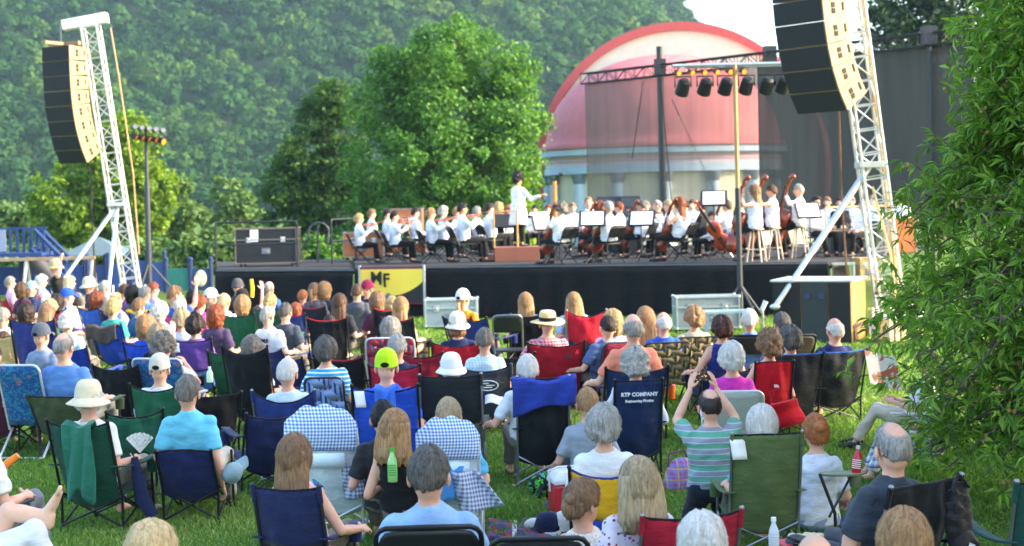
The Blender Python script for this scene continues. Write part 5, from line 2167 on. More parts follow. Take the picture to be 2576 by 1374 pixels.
def lawn_chair(o, c, c2, bt=.95, w=.56, sh=.40, fr='white', weave=True, mat=None, nx=5, nz=6):
    """Tube-framed lawn chair with a woven or fabric back."""
    fm = frame_mat(fr)
    hw = w / 2
    y0, y1 = -.12, -.34
    zb = sh - .02
    rc = .07

    def bp(x, z):
        t = (z - zb) / (bt - zb)
        return (x, y0 + (y1 - y0) * t, z)
    g = MB()
    pts = [bp(-hw, zb - .05), bp(-hw, bt - rc)] + [bp(-hw + rc - rc * math.cos(a), bt - rc + rc * math.sin(a)) for a in np.linspace(.2, PI / 2, 5)]
    pts += [(-p[0], p[1], p[2]) for p in pts[::-1]]
    g.tube(pts, .0125, 8)
    g.build('back_frame', fm, o)
    if weave:
        g = MB()
        for i in range(nx):
            x = -hw + (i + .5) * w / nx
            n = nz * 4 + 1
            zz = np.linspace(zb, bt - .012, n)
            ph = np.sin((np.arange(n) / 4 + .5 + i) * PI) * .011
            b = w / nx * .40
            V = []
            for z, q in zip(zz, ph):
                p = bp(x, z)
                V += [(x - b, p[1] + q, z), (x + b, p[1] + q, z)]
            g.add(V, [[(2 * k, 2 * k + 1, 2 * k + 3, 2 * k + 2) for k in range(n - 1)]], 0)
        for j in range(nz):
            z = zb + (j + .5) * (bt - zb) / nz
            n = nx * 4 + 1
            xx = np.linspace(-hw + .008, hw - .008, n)
            ph = -np.sin((np.arange(n) / 4 + .5 + j) * PI) * .011
            b = (bt - zb) / nz * .40
            V = []
            for x, q in zip(xx, ph):
                p, p2 = bp(x, z - b), bp(x, z + b)
                V += [(x, p[1] + q, p[2]), (x, p2[1] + q, p2[2])]
            g.add(V, [[(2 * k, 2 * k + 1, 2 * k + 3, 2 * k + 2) for k in range(n - 1)]], 1)
        g.build('webbing', [cloth(c, 'vstripe', c2, c2, 18) if mat is None else mat, cloth(c2)], o, thick=.004)
    else:
        g = MB()
        g.grid(lambda u, v: ((u - .5) * 2 * (hw - .005) * (1 - .10 * np.clip((v - .9) * 10, 0, 1)), y0 + (y1 - y0) * v - .03 * np.sin(PI * u), zb + (bt - .01 - zb) * v), 9, 9)
        g.build('backrest', mat or cloth(c), o, thick=.008)
    g = MB()
    g.grid(lambda u, v: ((u - .5) * 2 * hw * .97, -.1 + .46 * v, sh - .03 * np.sin(PI * u)), 7, 7)
    g.build('seat', mat or cloth(c), o, thick=.01)
    for sx in (-1, 1):
        g = MB()
        g.tube([(sx * hw * 1.03, -.30, .01), (sx * hw * 1.03, .05, sh + .02), (sx * hw * 1.03, .22, sh + .19)], .012, 7)
        g.build('leg', fm, o)
        g = MB()
        g.tube([(sx * hw * 1.03, .38, .01), (sx * hw * 1.03, .0, sh + .0), (sx * hw * 1.03, -.2, sh + .19)], .012, 7)
        g.build('leg', fm, o)
        g = MB()
        g.box((sx * hw * 1.03, .03, sh + .215), (.05, .44, .022))
        g.build('armrest', solid('cfd2d2' if fr == 'white' else '2a2c30', .5), o, smooth=False, bev=.006)
    g = MB()
    g.tube([(-hw * 1.03, -.30, .012), (hw * 1.03, -.30, .012)], .011, 7)
    g.tube([(-hw * 1.03, .38, .012), (hw * 1.03, .38, .012)], .011, 7)
    g.build('foot_bar', fm, o)


def folding_chair(o, c, bt=.80, w=.44, sh=.43, fr='black', full=False, mat=None, top=.24):
    """Folding chair with a short curved back panel and tube legs."""
    fm = frame_mat(fr)
    hw = w / 2
    g = MB()
    y = lambda z: -.16 - .20 * (z - sh) / .4
    z0 = bt - top
    g.grid(lambda u, v: ((u - .5) * 2 * (hw - .012) * (1 - .14 * np.clip((v - .7) / .3, 0, 1) ** 2), y(z0 + top * v) - .03 * np.sin(PI * u) - 0 * v, z0 + (top - .012) * v - .015 * (np.abs(u - .5) * 2) ** 4 * v), 13, 9)
    bk = g.build('backrest', mat or solid(c, .5, bump=.2), o, thick=.012)
    g = MB()
    pts = [(-hw, y(sh), sh - .05), (-hw, y(bt - .07), bt - .07)] + [(-hw + .06 - .06 * math.cos(a), y(bt - .06 + .06 * math.sin(a)) - .012 * math.sin(a), bt - .06 + .06 * math.sin(a)) for a in (.4, .9, 1.4)]
    mid = [(0, y(bt) - .032, bt + .004)]
    pts = pts + mid + [(-p[0], p[1], p[2]) for p in pts[::-1]]
    g.tube(pts, .0135, 8)
    g.build('back_frame', fm, o)
    g = MB()
    g.box((0, .03, sh - .012), (w * .92, .40, .03))
    g.build('seat', mat or solid(c, .5), o, smooth=False, bev=.01)
    for sx in (-1, 1):
        g = MB()
        g.tube([(sx * hw, y(sh), sh + .02), (sx * hw, .26, .01)], .0125, 7)
        g.build('leg', fm, o)
        g = MB()
        g.tube([(sx * hw * .93, .17, sh - .03), (sx * hw * .93, -.27, .01)], .0125, 7)
        g.build('leg', fm, o)
    g = MB()
    g.tube([(-hw, .20, .09), (hw, .20, .09)], .010, 6)
    g.tube([(-hw * .93, -.20, .12), (hw * .93, -.20, .12)], .010, 6)
    g.build('cross_bar', fm, o)
    return bk


def padded_chair(o, c, bt=1.08, w=.60, sh=.40, plain='d5e2ea'):
    """Tall camp chair with a puffed checked head pillow."""
    chk = cloth(c, 'gingham', 'e3ecf4', 'navy', 40)
    bk, back = camp_chair(o, plain, None, bt - .14, w, sh, 'white', .02, low='b9cfe0', arms=True, cup=False, mat=cloth(plain, 'gingham', 'cfdfe6', 'navy', 60), square=True)
    g = MB()
    n = 28

    def pil(u, v):
        a = (u - .5) * 2
        ex = np.abs(a) ** 3
        z = bt - .27 + (.31 - .13 * ex) * v + .012 * np.sin(a * 11) * v
        y = -.315 - .05 * np.sin(PI * v) * (1 - ex * .6) - .01
        return a * w / 2 * 1.03, y, z
    g.grid(pil, n, 10)
    g.build('head_pillow', chk, o, thick=.05)
    g = MB()
    g.grid(lambda u, v: ((u - .5) * 2 * w * .36, -.385 - .012 * v, bt - .40 + .11 * v), 5, 3)
    g.build('paper_card', solid('cfe0ea', .6), bk, thick=.004)
    return bk


CHAIRN = {'camp': 'camp_chair', 'lawn': 'lawn_chair', 'fold': 'folding_chair', 'pad': 'padded_camp_chair'}


def chair_obj(ch, loc, rz, k=1.0, bt=.95, sh=.42):
    t = ch.get('t', 'camp')
    o = empty(CHAIRN[t], loc, rz, ch['lab'], 'chair', ch.get('group', 'folding chairs on the lawn'), k)
    a = {q: v for q, v in ch.items() if q not in ('t', 'lab', 'top', 'group', 'dr', 'drape', 'off', 'bt', 'after')}
    if t == 'camp':
        camp_chair(o, bt=bt, sh=sh, **a)
    elif t == 'lawn':
        a.setdefault('c2', 'black')
        lawn_chair(o, bt=bt, sh=sh - .02, **a)
    elif t == 'fold':
        folding_chair(o, bt=bt, sh=sh, **a)
    else:
        padded_chair(o, bt=bt, sh=sh, **a)
    if ch.get('drape'):
        drape(o, bt, a.get('w', .56), **ch['drape'])
    return o


def drape(o, bt, w, c, lab, u0=0.0, u1=1.0, drop=.35, front=.12, pat=None, c2='white', name='draped_jacket', skew=.0, cat='jacket', scale=8.0, pull=0):
    """A garment or cloth hung over a chair's back; it rests on the chair, so it is a thing of its own."""
    M = o.matrix_basis.copy()
    root = bpy.data.objects.new(name, None)
    m = cloth(c, pat, c2, 'grey', scale)
    g = MB()

    def fn(u, v):
        x = (u0 + (u1 - u0) * u - .5) * w * 1.04
        L = front + drop * (1 - skew * u + .12 * np.sin(u * 7 + len(lab)))
        d = v * L - front * 1.0
        top = bt + .022 + .010 * np.sin(u * 9) - (.03 * np.sin(PI * u))
        over = np.clip((d + .03) / .06, 0, 1)
        y = -.315 + (.05 - over * .115) + np.where(d > 0, .10 * d, .30 * d) - .02 * np.sin(u * 14 + d * 9) * np.clip(d * 5, 0, 1)
        z = top - np.abs(d)
        return x * (1 + pull * d), y, z
    g.grid(fn, 22, 16)
    ob = g.build(name, m, None, thick=.014)
    ob.matrix_world = M
    tag(ob, lab, cat)
    bpy.data.objects.remove(root)
    return ob


def make_chair(sp):
    ch = dict(sp['ch'])
    loc, rz, k = sp['M_loc'].copy(), sp['M_rz'], sp['M_k']
    rz += math.radians(ch.get('dr', 0))
    off = ch.get('off')
    if off:
        loc = loc + Matrix.Rotation(rz, 3, 'Z') @ Vector((*off, 0))
    bt = ch.get('bt', .95)
    if 'top' in ch:
        b = loc + Matrix.Rotation(rz, 3, 'Z') @ Vector((0, -.30 * k, 0))
        px = CX + b.x / b.y * F
        dy = rolled(px, ch['top'])[1]
        bt = (CH - dy * b.y / F) / k
        bt = min(max(bt, sp['K']['sh'] + .28), 1.25)
    loc.z = sp['floor']
    o = chair_obj(ch, loc, rz, k, bt, sp['K']['sh'])
    sp['chair'] = o
# ------------------------------------------------------------------ the audience
def audience():
    A = Pn
    # far left rows
    A(23, 697, 'grey haired person in a pink shirt in a red chair by the swing frame', 'short', 'grey', 'pink', ch=dict(c='red', top=752, w=.5, lab='red camp chair of the grey haired person in pink'), dr=-8)
    A(52, 714, 'brown haired head hidden behind the pale blue cap', 'bob', 'brown', 'plum')
    A(77, 711, 'youngster in a pale blue cap and navy shirt with red straps', 'crop', 'blond', 'navy', hat=('cap', '7fb8dc'), dr=-35, z=1.11, ch=dict(c='red', w=.42, top=760, lab='narrow red chair of the youngster in the pale blue cap'))
    A(102, 695, 'white haired person in a red chair behind the pale blue cap', 'fluff', 'white', 'white', dr=-20, ch=dict(c='c0182c', w=.46, top=735, lab='bright red camp chair of the white haired person'))
    A(137, 655, 'man in a straw hat and black shirt reaching up by the swing frame', 'crop', 'dark', 'black', hat=('sunhat', 'bda67e'), s=116, aR='high', dr=-50, ch=dict(t='fold', c='black', lab='black folding chair of the man in the straw hat and black shirt'))
    A(173, 697, 'woman with long pale blond hair looking sideways', 'longwide', 'lblond', 'black', dr=-35)
    A(168, 728, 'man in a bright blue cap and white shirt', 'crop', 'dark', 'white', hat=('cap', 'royal'), dr=-25, z=1.16, ch=dict(c='2a62c8', top=775, lab='blue camp chair of the man in the bright blue cap'))
    A(222, 700, 'man in a tan bucket hat and navy shirt, hand at the brim', 'crop', 'grey', '262a4c', hat=('bucket', 'cfc6a8'), aR='brow', dr=-30, w=1.15, z=1.17)
    A(240, 737, 'brown haired woman under the raised arm of the bucket hat man', 'bob', 'auburn', 'navy', dr=-20, ch=dict(c='2d63c0', top=775, w=.62, lab='wide blue camp chair behind the brown haired woman'))
    A(281, 756, 'woman with short yellow blond hair and a teal collar', 'pixie', 'blond', 'teal', ch=dict(c='2044b4', top=818, lab='blue chair with a dark jacket hung over it', drape=dict(c='4a4644', lab='dark grey jacket hung over the blue chair of the blond woman', u0=-.12, u1=.85, drop=.26)), dr=-5)
    A(311, 716, 'dark haired man in a purple shirt below the far tower', 'short', 'brown', '7a4a8e', dr=-30, ch=dict(c='6d3f82', top=768, w=.46, lab='purple camp chair below the far tower'))
    A(289, 737, 'pink faced head between the purple shirt and the bucket hat', 'thin', 'tawny', 'lilac', dr=-30)
    A(363, 722, 'grey haired man in a yellow and blue shirt in a blue chair', 'short', 'grey', '6f9fd6', dr=-15, ch=dict(c='2f66c6', top=782, lab='blue camp chair of the man in yellow and blue', drape=dict(c='yellow', lab='yellow pullover over the shoulders of a blue chair', drop=.05, front=.1)))
    A(383, 712, 'red brown haired person behind the grey haired man in blue', 'short', 'auburn', 'lilac', dr=-25)
    A(330, 722, 'dark haired person half hidden by the grey haired man', 'bob', 'black', 'dgrey', dr=-20)
    A(400, 764, 'white haired woman in a pale blue shirt', 'fluff', 'white', 'lblue', dr=-25, w=1.1)
    A(452, 748, 'bald man leaning back in a pink chair', 'ring', 'white', 'white', dr=-30, ch=dict(c='d63a86', top=790, w=.52, lab='bright pink camp chair'))
    A(436, 720, 'child in blue with a raised hand by the teal panel', 'crop', 'lbrown', 'blue', s=165, aR='high', dr=-40)
    A(484, 731, 'woman with long black hair near the teal panel', 'long', 'black', 'black', dr=-20)
    A(501, 744, 'auburn haired woman with a bun and a pink top', 'bun', 'auburn', 'hotpink', slv='n', fem=True, dr=-15)
    A(529, 729, 'person in a white cap and navy jacket', 'crop', 'lbrown', 'navy', hat=('cap', 'white'), dr=-20, z=1.17, ch=dict(c='223a6c', top=772, lab='navy camp chair of the white capped person'))
    A(562, 741, 'person with cropped pale blond hair in a white shirt', 'short', 'lblond', 'white', w=1.15, dr=-5, ch=dict(c='9d9f9c', top=828, lab='grey camp chair of the pale blond person in white', drape=dict(c='a3a5a3', lab='grey jacket hung over the chair of the pale blond person', drop=.3)))
    A(597, 704, 'man in a dark grey knit cap at the stage wing', 'crop', 'dgrey', 'charcoal', hat=('beanie', '4a4a4e'), dr=-12)
    A(608, 730, 'person in a black cap with a white dot, holding up a yellow foam stick', 'crop', 'dark', 'charcoal', hat=('cap', 'black'), aR='high', dr=-8, z=1.16)
    A(675, 709, 'bald pink headed man in a blue shirt before the stage wing', 'ring', 'grey', '3f66a8', dr=-12, w=1.1, skin='e6a78c')
    A(608, 747, 'woman with a straight brown bob before a green chair', 'bob', 'tawny', 'green', dr=-15, ch=dict(c='1f5a3c', top=790, w=.7, lab='wide dark green camp chair of the woman with the brown bob'))
    A(678, 741, 'woman with pinned up blond hair beside the bald man', 'updo', 'blond', 'green', dr=-10, ch=dict(c='245c46', top=775, lab='dark green camp chair of the woman with pinned up hair'))
    A(671, 773, 'white bearded man in a white shirt with black letters on it', 'short', 'silver', 'white', w=1.25, dr=-22, ch=dict(c='222f6c', top=880, w=.52, lab='navy camp chair of the bearded man in white', off=(.1, 0)))
    A(631, 850, 'head with brown grey hair sunk in a tall black chair', 'pixie', 'salt', 'white', dr=-15, z=1.07, ch=dict(c='17181b', top=872, w=.62, lab='tall black camp chair with the sunken brown grey head', dip=.10))
    for x, y, hair, hc, shirt, lab in ((140, 744, 'bob', 'dark', '8a2a34', 'dark bobbed head in dark red below the pale blond woman'), (347, 752, 'short', 'lbrown', '3a5a94', 'brown haired head in blue under the far light stand'),
        (455, 782, 'pixie', 'ash', 'd8d8dc', 'ash blond head just before the pink chair'), (540, 772, 'bob', 'auburn', '4a3a5a', 'red brown bob before the white capped person'),
        (716, 764, 'short', 'dgrey', '3c4654', 'dark grey head in slate between the green chairs and the red blond child'), (853, 742, 'long', 'brown', '2a2c34', 'long brown hair just behind the dark blue jacket'),
        (948, 738, 'bob', 'lbrown', '5a3048', 'light brown bob right under the yellow banner'), (262, 708, 'short', 'silver', '9a9ca4', 'silver haired head beside the bucket hat in the far row')):
        A(x, y, lab, hair, hc, shirt, dr=-8)
    # left middle rows
    A(5, 777, 'grey haired man in a white shirt at the edge of the left rows', 'short', 'grey', 'white', w=1.1)
    A(64, 767, 'dark haired woman with bare shoulders and a white top', 'bob', 'dark', 'white', slv='n', fem=True, dr=-10)
    A(122, 757, 'ash blond head behind the woman with long brown hair', 'pixie', 'ash', 'plum', dr=-10)
    A(115, 771, 'woman with long wavy brown hair in a green shirt', 'longwide', 'lbrown', 'green', dr=-22)
    A(168, 789, 'woman with fluffy white hair in pale blue beside the faded grey cap', 'fluff', 'white', 'lblue', dr=6)
    A(102, 818, 'man in a faded grey cap before a navy chair', 'crop', 'dgrey', '7f8fae', hat=('cap', '5b616b'), z=1.16, dr=-10, ch=dict(c='2f3478', top=800, w=.66, off=(-.28, .35), lab='navy and yellow camp chair beside the faded grey cap', patch=('e0b826', .72, .78, .12, .08)))
    A(157, 840, 'big balding grey man in a blue T-shirt', 'thin', 'grey', '5a86c2', w=1.38, z=1.25, dr=-8, trou='b9b6ae', ch=dict(c='3f4a2e', top=1006, w=.60, fr='dark', lab='olive director style chair under the big man in blue', square=True, dip=.0))
    A(8, 836, 'person in a tan jacket at the left edge', 'short', 'brown', 'bfa470', w=1.2, z=0.97, ch=dict(c='c2a672', top=842, lab='tan camp chair at the edge beside the yellow sleeve'))
    A(-22, 868, 'person in a yellow shirt cut by the picture edge', 'short', 'brown', 'e0a01e', w=1.2, ch=dict(c='4f2136', top=975, lab='maroon camp chair of the person in yellow'))
    A(365, 797, 'woman with blond hair clapping with raised hands', 'bob', 'tawny', 'royal', aL='clap', aR='clap', dr=-10, ch=dict(c='2048b8', top=862, w=.5, lab='royal blue camp chair of the clapping woman'))
    A(395, 820, 'woman with straight ash blond hair before a black chair', 'bob', 'ash', 'black', dr=-8, ch=dict(c='15161a', top=905, w=.6, lab='black camp chair of the ash blond woman'))
    A(409, 843, 'person with curly grey brown hair holding an elbow out', 'curly', 'salt', 'white', aR='elbow', w=1.05, dr=-8, trou='5a5a5a', ch=dict(t='lawn', c='2c4d92', top=902, w=.62, lab='flowered blue lawn chair of the curly haired person', weave=False, mat=cloth('224a86', 'patchy', 'a83a50', '2a7f9a', 11)))
    A(400, 896, 'man in a beige cap sunk in a green chair', 'crop', 'salt', 'white', hat=('cap', 'cdc7b6'), z=1.12, w=1.1, ch=dict(c='1f5a40', top=968, w=.50, lab='green camp chair with white tape on its back', dip=.07, tagc=(.38, .62, .10, .09)))
    A(490, 796, 'person with thick dark hair in a purple and blue chair', 'pixie', 'dark', 'purple', ch=dict(c='5c3f90', c2='3566b0', top=852, w=.55, lab='purple and blue camp chair', tagc=(.12, .95, .08, .12)))
    A(470, 948, 'man with neat grey brown hair in a turquoise shirt', 'short', 'salt', 'turq', w=1.12, collar=True, z=1.16, dr=0, trou='bdb4a4', aR='down', shoes=True, ch=dict(c='1b2450', top=1143, w=.45, lab='small navy camp chair of the man in turquoise', arms=False, square=True, dip=-.02))
    A(219, 966, 'white haired woman in a tan sun hat', 'fluff', 'white', 'e6e6e2', hat=('bucket', 'd8cdb0'), z=1.14, dr=-12, nod=8, trou='8a8576', ch=dict(c='1d4a3a', top=1062, w=.56, lab='dark green camp chair with a green cloth down its back', drape=dict(c='2f7560', lab='green bag hung down the back of the dark green chair', u0=.30, u1=.76, drop=.62, front=.06, name='chair_bag', cat='bag')))
    # far centre rows
    A(760, 731, 'child with short red blond hair', 'short', 'red', 'c03a52', z=1.0, dr=-5, ch=dict(c='c03050', top=770, w=.42, lab='small red chair of the red blond child'))
    A(789, 714, 'woman with a long brown ponytail in grey', 'pony', 'lbrown', '5a5f68', dr=-5, ch=dict(c='2a2c38', top=770, lab='dark chair with red fittings of the ponytail woman', low='c02038'))
    A(815, 713, 'person with a brown bob in a dark blue jacket', 'bob', 'tawny', '22273a', dr=-8, w=1.1)
    A(742, 765, 'person in a navy chair with a red armrest', 'bob', 'auburn', 'navy', z=0.92, ch=dict(c='2b3a78', top=790, w=.5, lab='navy camp chair with red trim', low='d02040'))
    A(828, 793, 'dark haired head sunk in a black chair with red trim', 'crop', 'dark', 'black', z=1.02, ch=dict(c='15161a', top=800, w=.62, lab='black camp chair with red trim', low='c01a34'))
    A(897, 717, 'brown haired person beside the maroon cap', 'short', 'brown', '4e5260', dr=5)
    A(923, 708, 'person in a maroon cap and dark jacket before the banner', 'crop', 'dgrey', '30343e', hat=('cap', '8a1f4a'), dr=-25, z=1.17, ch=dict(c='7a1f4a', top=762, w=.52, lab='maroon camp chair under the maroon cap'))
    A(985, 748, 'blond haired woman in a dark chair with red fittings', 'updo', 'blond', 'charcoal', z=1.12, dr=5, ch=dict(c='1f2024', top=775, w=.52, lab='dark camp chair with red fittings of the blond woman', low='c81c34'))
    A(1007, 750, 'long haired woman with bent bare arm before the banner', 'long', 'tawny', 'black', slv='n', aR='rest', dr=-12, fem=True, trou='e0b096', ch=dict(c='202126', top=800, w=.5, low='c02038', lab='dark camp chair of the woman with bare arm'))
    A(818, 853, 'person with short dark grey hair in a turquoise striped top', 'pixie', 'dgrey', cloth('2f9fc8', 'stripe', 'e2eef2', '1f6f9c', 22), w=1.12, dr=0, ch=dict(t='lawn', c='2a4488', c2='8fa6d8', fr='dark', top=950, w=.42, nx=3, nz=4, lab='blue plaid webbed lawn chair of the person in stripes'))
    A(721, 906, 'white haired man in a sagging navy chair', 'short', 'white', 'c9dde0', z=1.11, dr=-3, ch=dict(c='26366e', top=985, w=.60, lab='sagging navy camp chair of the white haired man', dip=.11, fr='steel'))
    A(982, 803, 'woman with a grey bob in a white framed chair', 'bob', 'grey', 'pink', dr=3, ch=dict(t='lawn', c='2b5a78', c2='b03a4a', fr='white', top=850, w=.6, lab='white framed lawn chair with blue webbing'))
    A(998, 844, 'grey haired man in a navy shirt beside the lime cap', 'short', 'silver', '222b4e', dr=-5, w=1.1, ch=dict(c='b0203c', top=920, w=.56, lab='red camp chair of the man in navy'))
    A(971, 885, 'man in a lime green cap and blue shirt', 'crop', 'salt', '2456d4', hat=('cap', 'lime'), z=1.2, w=1.2, dr=0, ch=dict(c='2450c0', top=972, w=.56, lab='royal blue camp chair under the lime cap', tagc=(.10, .98, .09, .14), drape=dict(c='3f72d8', lab='royal blue cloth hung down the chair under the lime cap', u0=.36, u1=.66, drop=.30, front=.05, name='chair_bag', cat='bag')))
    A(1163, 731, 'woman in a white cap with a blond ponytail and orange shirt', 'lowpony', 'blond', 'f08a1e', hat=('cap', 'white'), z=1.18, dr=-30, ch=dict(c='2a2e38', top=800, w=.5, lab='dark camp chair of the woman in the white cap'))
    A(1150, 790, 'person in a cream sun hat and navy shirt', 'bob', 'lbrown', 'navy', hat=('sunhat', 'dcd8c8'), z=1.17, dr=-4, ch=dict(c='b01c2c', top=862, w=.58, lab='red camp chair under the cream sun hat', patch=('33406e', .6, .62, .06, .035)))
    A(1218, 828, 'grey haired man in a pale checked shirt', 'short', 'salt', cloth('a9cfe6', 'gingham', 'dfeaf0', 'navy', 34), dr=-3, ch=dict(c='3e4148', top=920, w=.60, lab='charcoal camp chair with a white oval on its back', dip=.07, fr='dark'))
    A(1134, 895, 'person in a white brimmed hat sunk in a black and taupe chair', 'fluff', 'white', 'lblue', hat=('sunhat', 'e8e8e6'), z=1.11, ch=dict(c='23282a', c2='6f6a5e', top=945, w=.58, lab='black and taupe camp chair', dip=.02, fr='steel', square=True))
    A(1322, 740, 'woman with smooth blond hair before the black skirt', 'long', 'tawny', '3f78c0', dr=5, ch=dict(c='17191d', top=790, w=.5, lab='black camp chair of the woman with smooth blond hair'))
    A(1443, 739, 'woman with very long wavy blond hair in pale blue', 'longwide', 'tawny', 'lblue', dr=3, ch=dict(c='c41c34', c2='24304e', top=782, w=.58, lab='red and navy camp chair', dip=.09, fr='steel', off=(.12, -.3)))
    A(1377, 785, 'man in a straw boater and red checked shirt', 'crop', 'lbrown', cloth('b8304a', 'gingham', 'e0b4bc', 'navy', 26), hat=('boater', 'd9c08a', 'black'), z=1.18, w=1.2, dr=4, aL='wide', ch=dict(c='a8182a', top=862, w=.66, lab='red camp chair of the man in the boater', patch=('2b3344', .72, .8, .06, .04), off=(.08, 0)))
    A(1529, 796, 'dark haired man in a slate blue shirt leaning on his knees', 'crop', 'dark', '4f648e', dr=20, aL='wide', ch=dict(t='lawn', c='7c1c30', top=862, w=.5, lab='dark red padded chair of the man in slate blue', weave=False, fr='dark', off=(.1, 0)))
    A(1541, 784, 'blond head peeping out behind the dark haired man', 'bob', 'blond', 'pink')
    A(1592, 792, 'bald man in an orange polo shirt', 'ring', 'grey', 'peach', z=1.30, w=1.12, collar=True, dr=4, aL='wide', ch=dict(c='1c2e56', top=926, w=.58, lab='navy camp chair of the man in orange'))
    A(1624, 776, 'woman with long brown hair and amber ends', 'long', 'tawny', cloth('5a3a4a', 'floral', 'c05a6a', '2a3a6a', 16), dr=8)
    A(1669, 787, 'bald pink man in a blue shirt in a webbed chair', 'ring', 'white', '2f5cc0', dr=6, skin='e8a898', ch=dict(t='lawn', c='2e4030', c2='8a7c58', fr='dark', top=862, w=.6, lab='green and tan webbed chair of the bald man in blue'))
    A(1747, 776, 'person with thick tawny hair and a beige top', 'pixie', 'tawny', 'd8cdb0', dr=6, ch=dict(t='lawn', c='2c3c2e', c2='8c7e5c', fr='dark', top=848, w=.6, lab='green and tan webbed chair of the person in beige'))
    A(1817, 800, 'woman with short dark red hair in a navy tank top', 'pixie', 'reddark', '27307c', slv='n', fem=True, w=1.1, dr=5, aL='wide', ch=dict(c='1a2450', top=958, w=.58, lab='navy chair of the woman in the tank top'))
    A(1885, 780, 'white haired ruddy man in a blue shirt near the light stand', 'short', 'white', '6a94cc', dr=-15, skin='e3a68c', collar=True, ch=dict(t='fold', c='33302a', top=842, w=.58, full=True, lab='brown mesh folding chair by the silver table'))
    A(1968, 788, 'man with brushed dark grey hair before the subwoofer', 'short', 'dgrey', '6a6e78', dr=10, ch=dict(t='fold', c='3a352c', top=842, w=.6, lab='brown mesh folding chair before the subwoofer'))
    A(1989, 825, 'person with wavy salt and pepper hair', 'pixie', 'dgrey', 'dfe6ee', dr=8, ch=dict(c='22262b', top=892, w=.60, lab='black camp chair with blue piping beside the red chair', low='2a62b8', dip=.0, fr='black'))
    A(2101, 802, 'white fringed bald man in a navy shirt', 'ring', 'white', '222a5c', dr=10, w=1.15, skin='e8ab90', ch=dict(c='262a2e', top=882, w=.62, lab='big black camp chair with blue piping near the oak', low='2a62b8', dip=.02))
    A(1935, 838, 'woman with fluffed brown hair in a red chair', 'curly', 'lbrown', 'c7d4e4', slv='n', fem=True, dr=4, aL='wide', ch=dict(c='c41526', top=912, w=.40, lab='narrow red camp chair with a red bag', arms=False, square=True, dip=-.01, patch=('e8e4e2', .55, .66, .05, .03)))
    A(1841, 869, 'woman with cropped cream hair in a magenta shirt', 'pixie', 'white', 'd338a8', dr=-8, w=1.1, fem=True, ch=dict(t='lawn', c='a9aca6', top=984, w=.56, lab='grey mesh lawn chair of the woman in magenta', weave=False, mat=cloth('9fa49c', 'gingham', 'c9cdc6', 'navy', 60)))
    A(1598, 884, 'person with curly grey hair and a white sleeve', 'curly', 'silver', 'white', dr=3, slv='l', aL='wide', ch=dict(c='1d2f54', top=958, w=.44, lab='navy camp chair with white lettering on its back', dip=.0, square=True, print_=[('RTP COMPANY', .050, .84, 'e8ecf0', 0), ('Engineering Plastics', .034, .76, 'e8ecf0', 0)]))
    A(1327, 896, 'white haired person beside the blue draped chair', 'short', 'white', 'white', aL='wide', z=1.13, dr=3, ch=dict(c='1a1d22', top=950, w=.47, lab='black camp chair under the blue jacket', fr='steel', dip=.01, off=(.12, 0), square=True,
      drape=dict(c='2a3f98', lab='blue jacket thrown over the black chair', u0=-.08, u1=1.12, drop=.34, front=.1, skew=.35)))
    # near rows
    A(962, 1012, 'dark haired head behind the girl with long tawny hair', 'short', 'black', 'charcoal', z=1.08)
    A(990, 1036, 'girl with long loose tawny hair', 'mid', 'tawny', 'black', z=1.06, dr=-14, slv='n', fem=True)
    A(1127, 1005, 'person with short straw blond hair above a checked chair', 'short', 'ash', '5cb6dc', z=1.09, w=1.2, ch=dict(t='pad', c='3f76c4', top=1064, w=.46, lab='blue checked camp chair of the straw blond person'))
    A(1477, 979, 'boy with tawny hair and a grey T-shirt sitting on the grass', 'short', 'tawny', '9aa3ae', st='ground', sh=.02, z=.87, rec=4, dr=0, trou='4a5060', w=.95, aL='point', aR='point')
    A(1518, 1029, 'grey haired person in a white T-shirt in the yellow and blue chair', 'pixie', 'silver', 'e8eaec', z=1.04, sh=.22, dr=-4, ch=dict(c='e0aa22', c2='2450b8', top=1178, w=.50, lab='low yellow and blue beach chair', arms=False, low='2a3a8a', dip=.07))
    A(1786, 983, 'kneeling man in a green and grey striped shirt lifting a phone', 'thin', 'dark', cloth('62a58c', 'stripe', '8f95a0', 'b9bcc8', 11), st='kneel', sh=.28, z=1.05, rec=2, aL='phone', aR='phone', rz=4, trou='262c3c', w=1.12)
    A(1917, 1028, 'white haired woman in an olive chair', 'bob', 'white', '48b8d0', z=1.02, dr=2, ch=dict(c='55683f', top=1092, w=.56, lab='tall olive camp chair holding a red bottle', dip=.0, fr='steel', square=True, tagc=(.06, .96, .12, .16)))
    A(2052, 1047, 'girl with a red hair bun in a white T-shirt on the grass', 'bun', 'red', 'dfe4ee', st='ground', sh=.02, z=.85, rec=2, dr=5, fem=True, trou='8fa3c4', aL='point', aR='point')
    A(2250, 1068, 'grey haired man in a dark grey polo shirt', 'thin', 'grey', '3b424d', z=1.22, w=1.25, collar=True, rz=36, yaw=-24, dr=0, aL='cross', aR='lap', trou='4a4a50', ch=dict(c='17181b', top=1216, w=.56, lab='black camp chair with a black pouch by the oak', fr='steel', off=(.06, 0), dip=.0))
    A(1461, 1212, 'woman with brown hair knotted low and white lace top', 'updo', 'lbrown', cloth('e6e0d6', 'dots', 'c9bda8', 'b9a98f', 60), z=.86, sh=.03, st='ground', slv='n', fem=True, dr=-30, yaw=-20)
    A(1608, 1160, 'woman with thick blond hair in a flowered blouse', 'mid', 'ash', cloth('d9d2e2', 'dots', '8a2a4e', '7a5aa0', 34), z=1.09, dr=14, nod=4, ch=dict(c='9a1a30', top=1292, w=.60, lab='red camp chair of the woman in the flowered blouse', dip=.03, fr='steel', off=(.22, -.05), square=True))
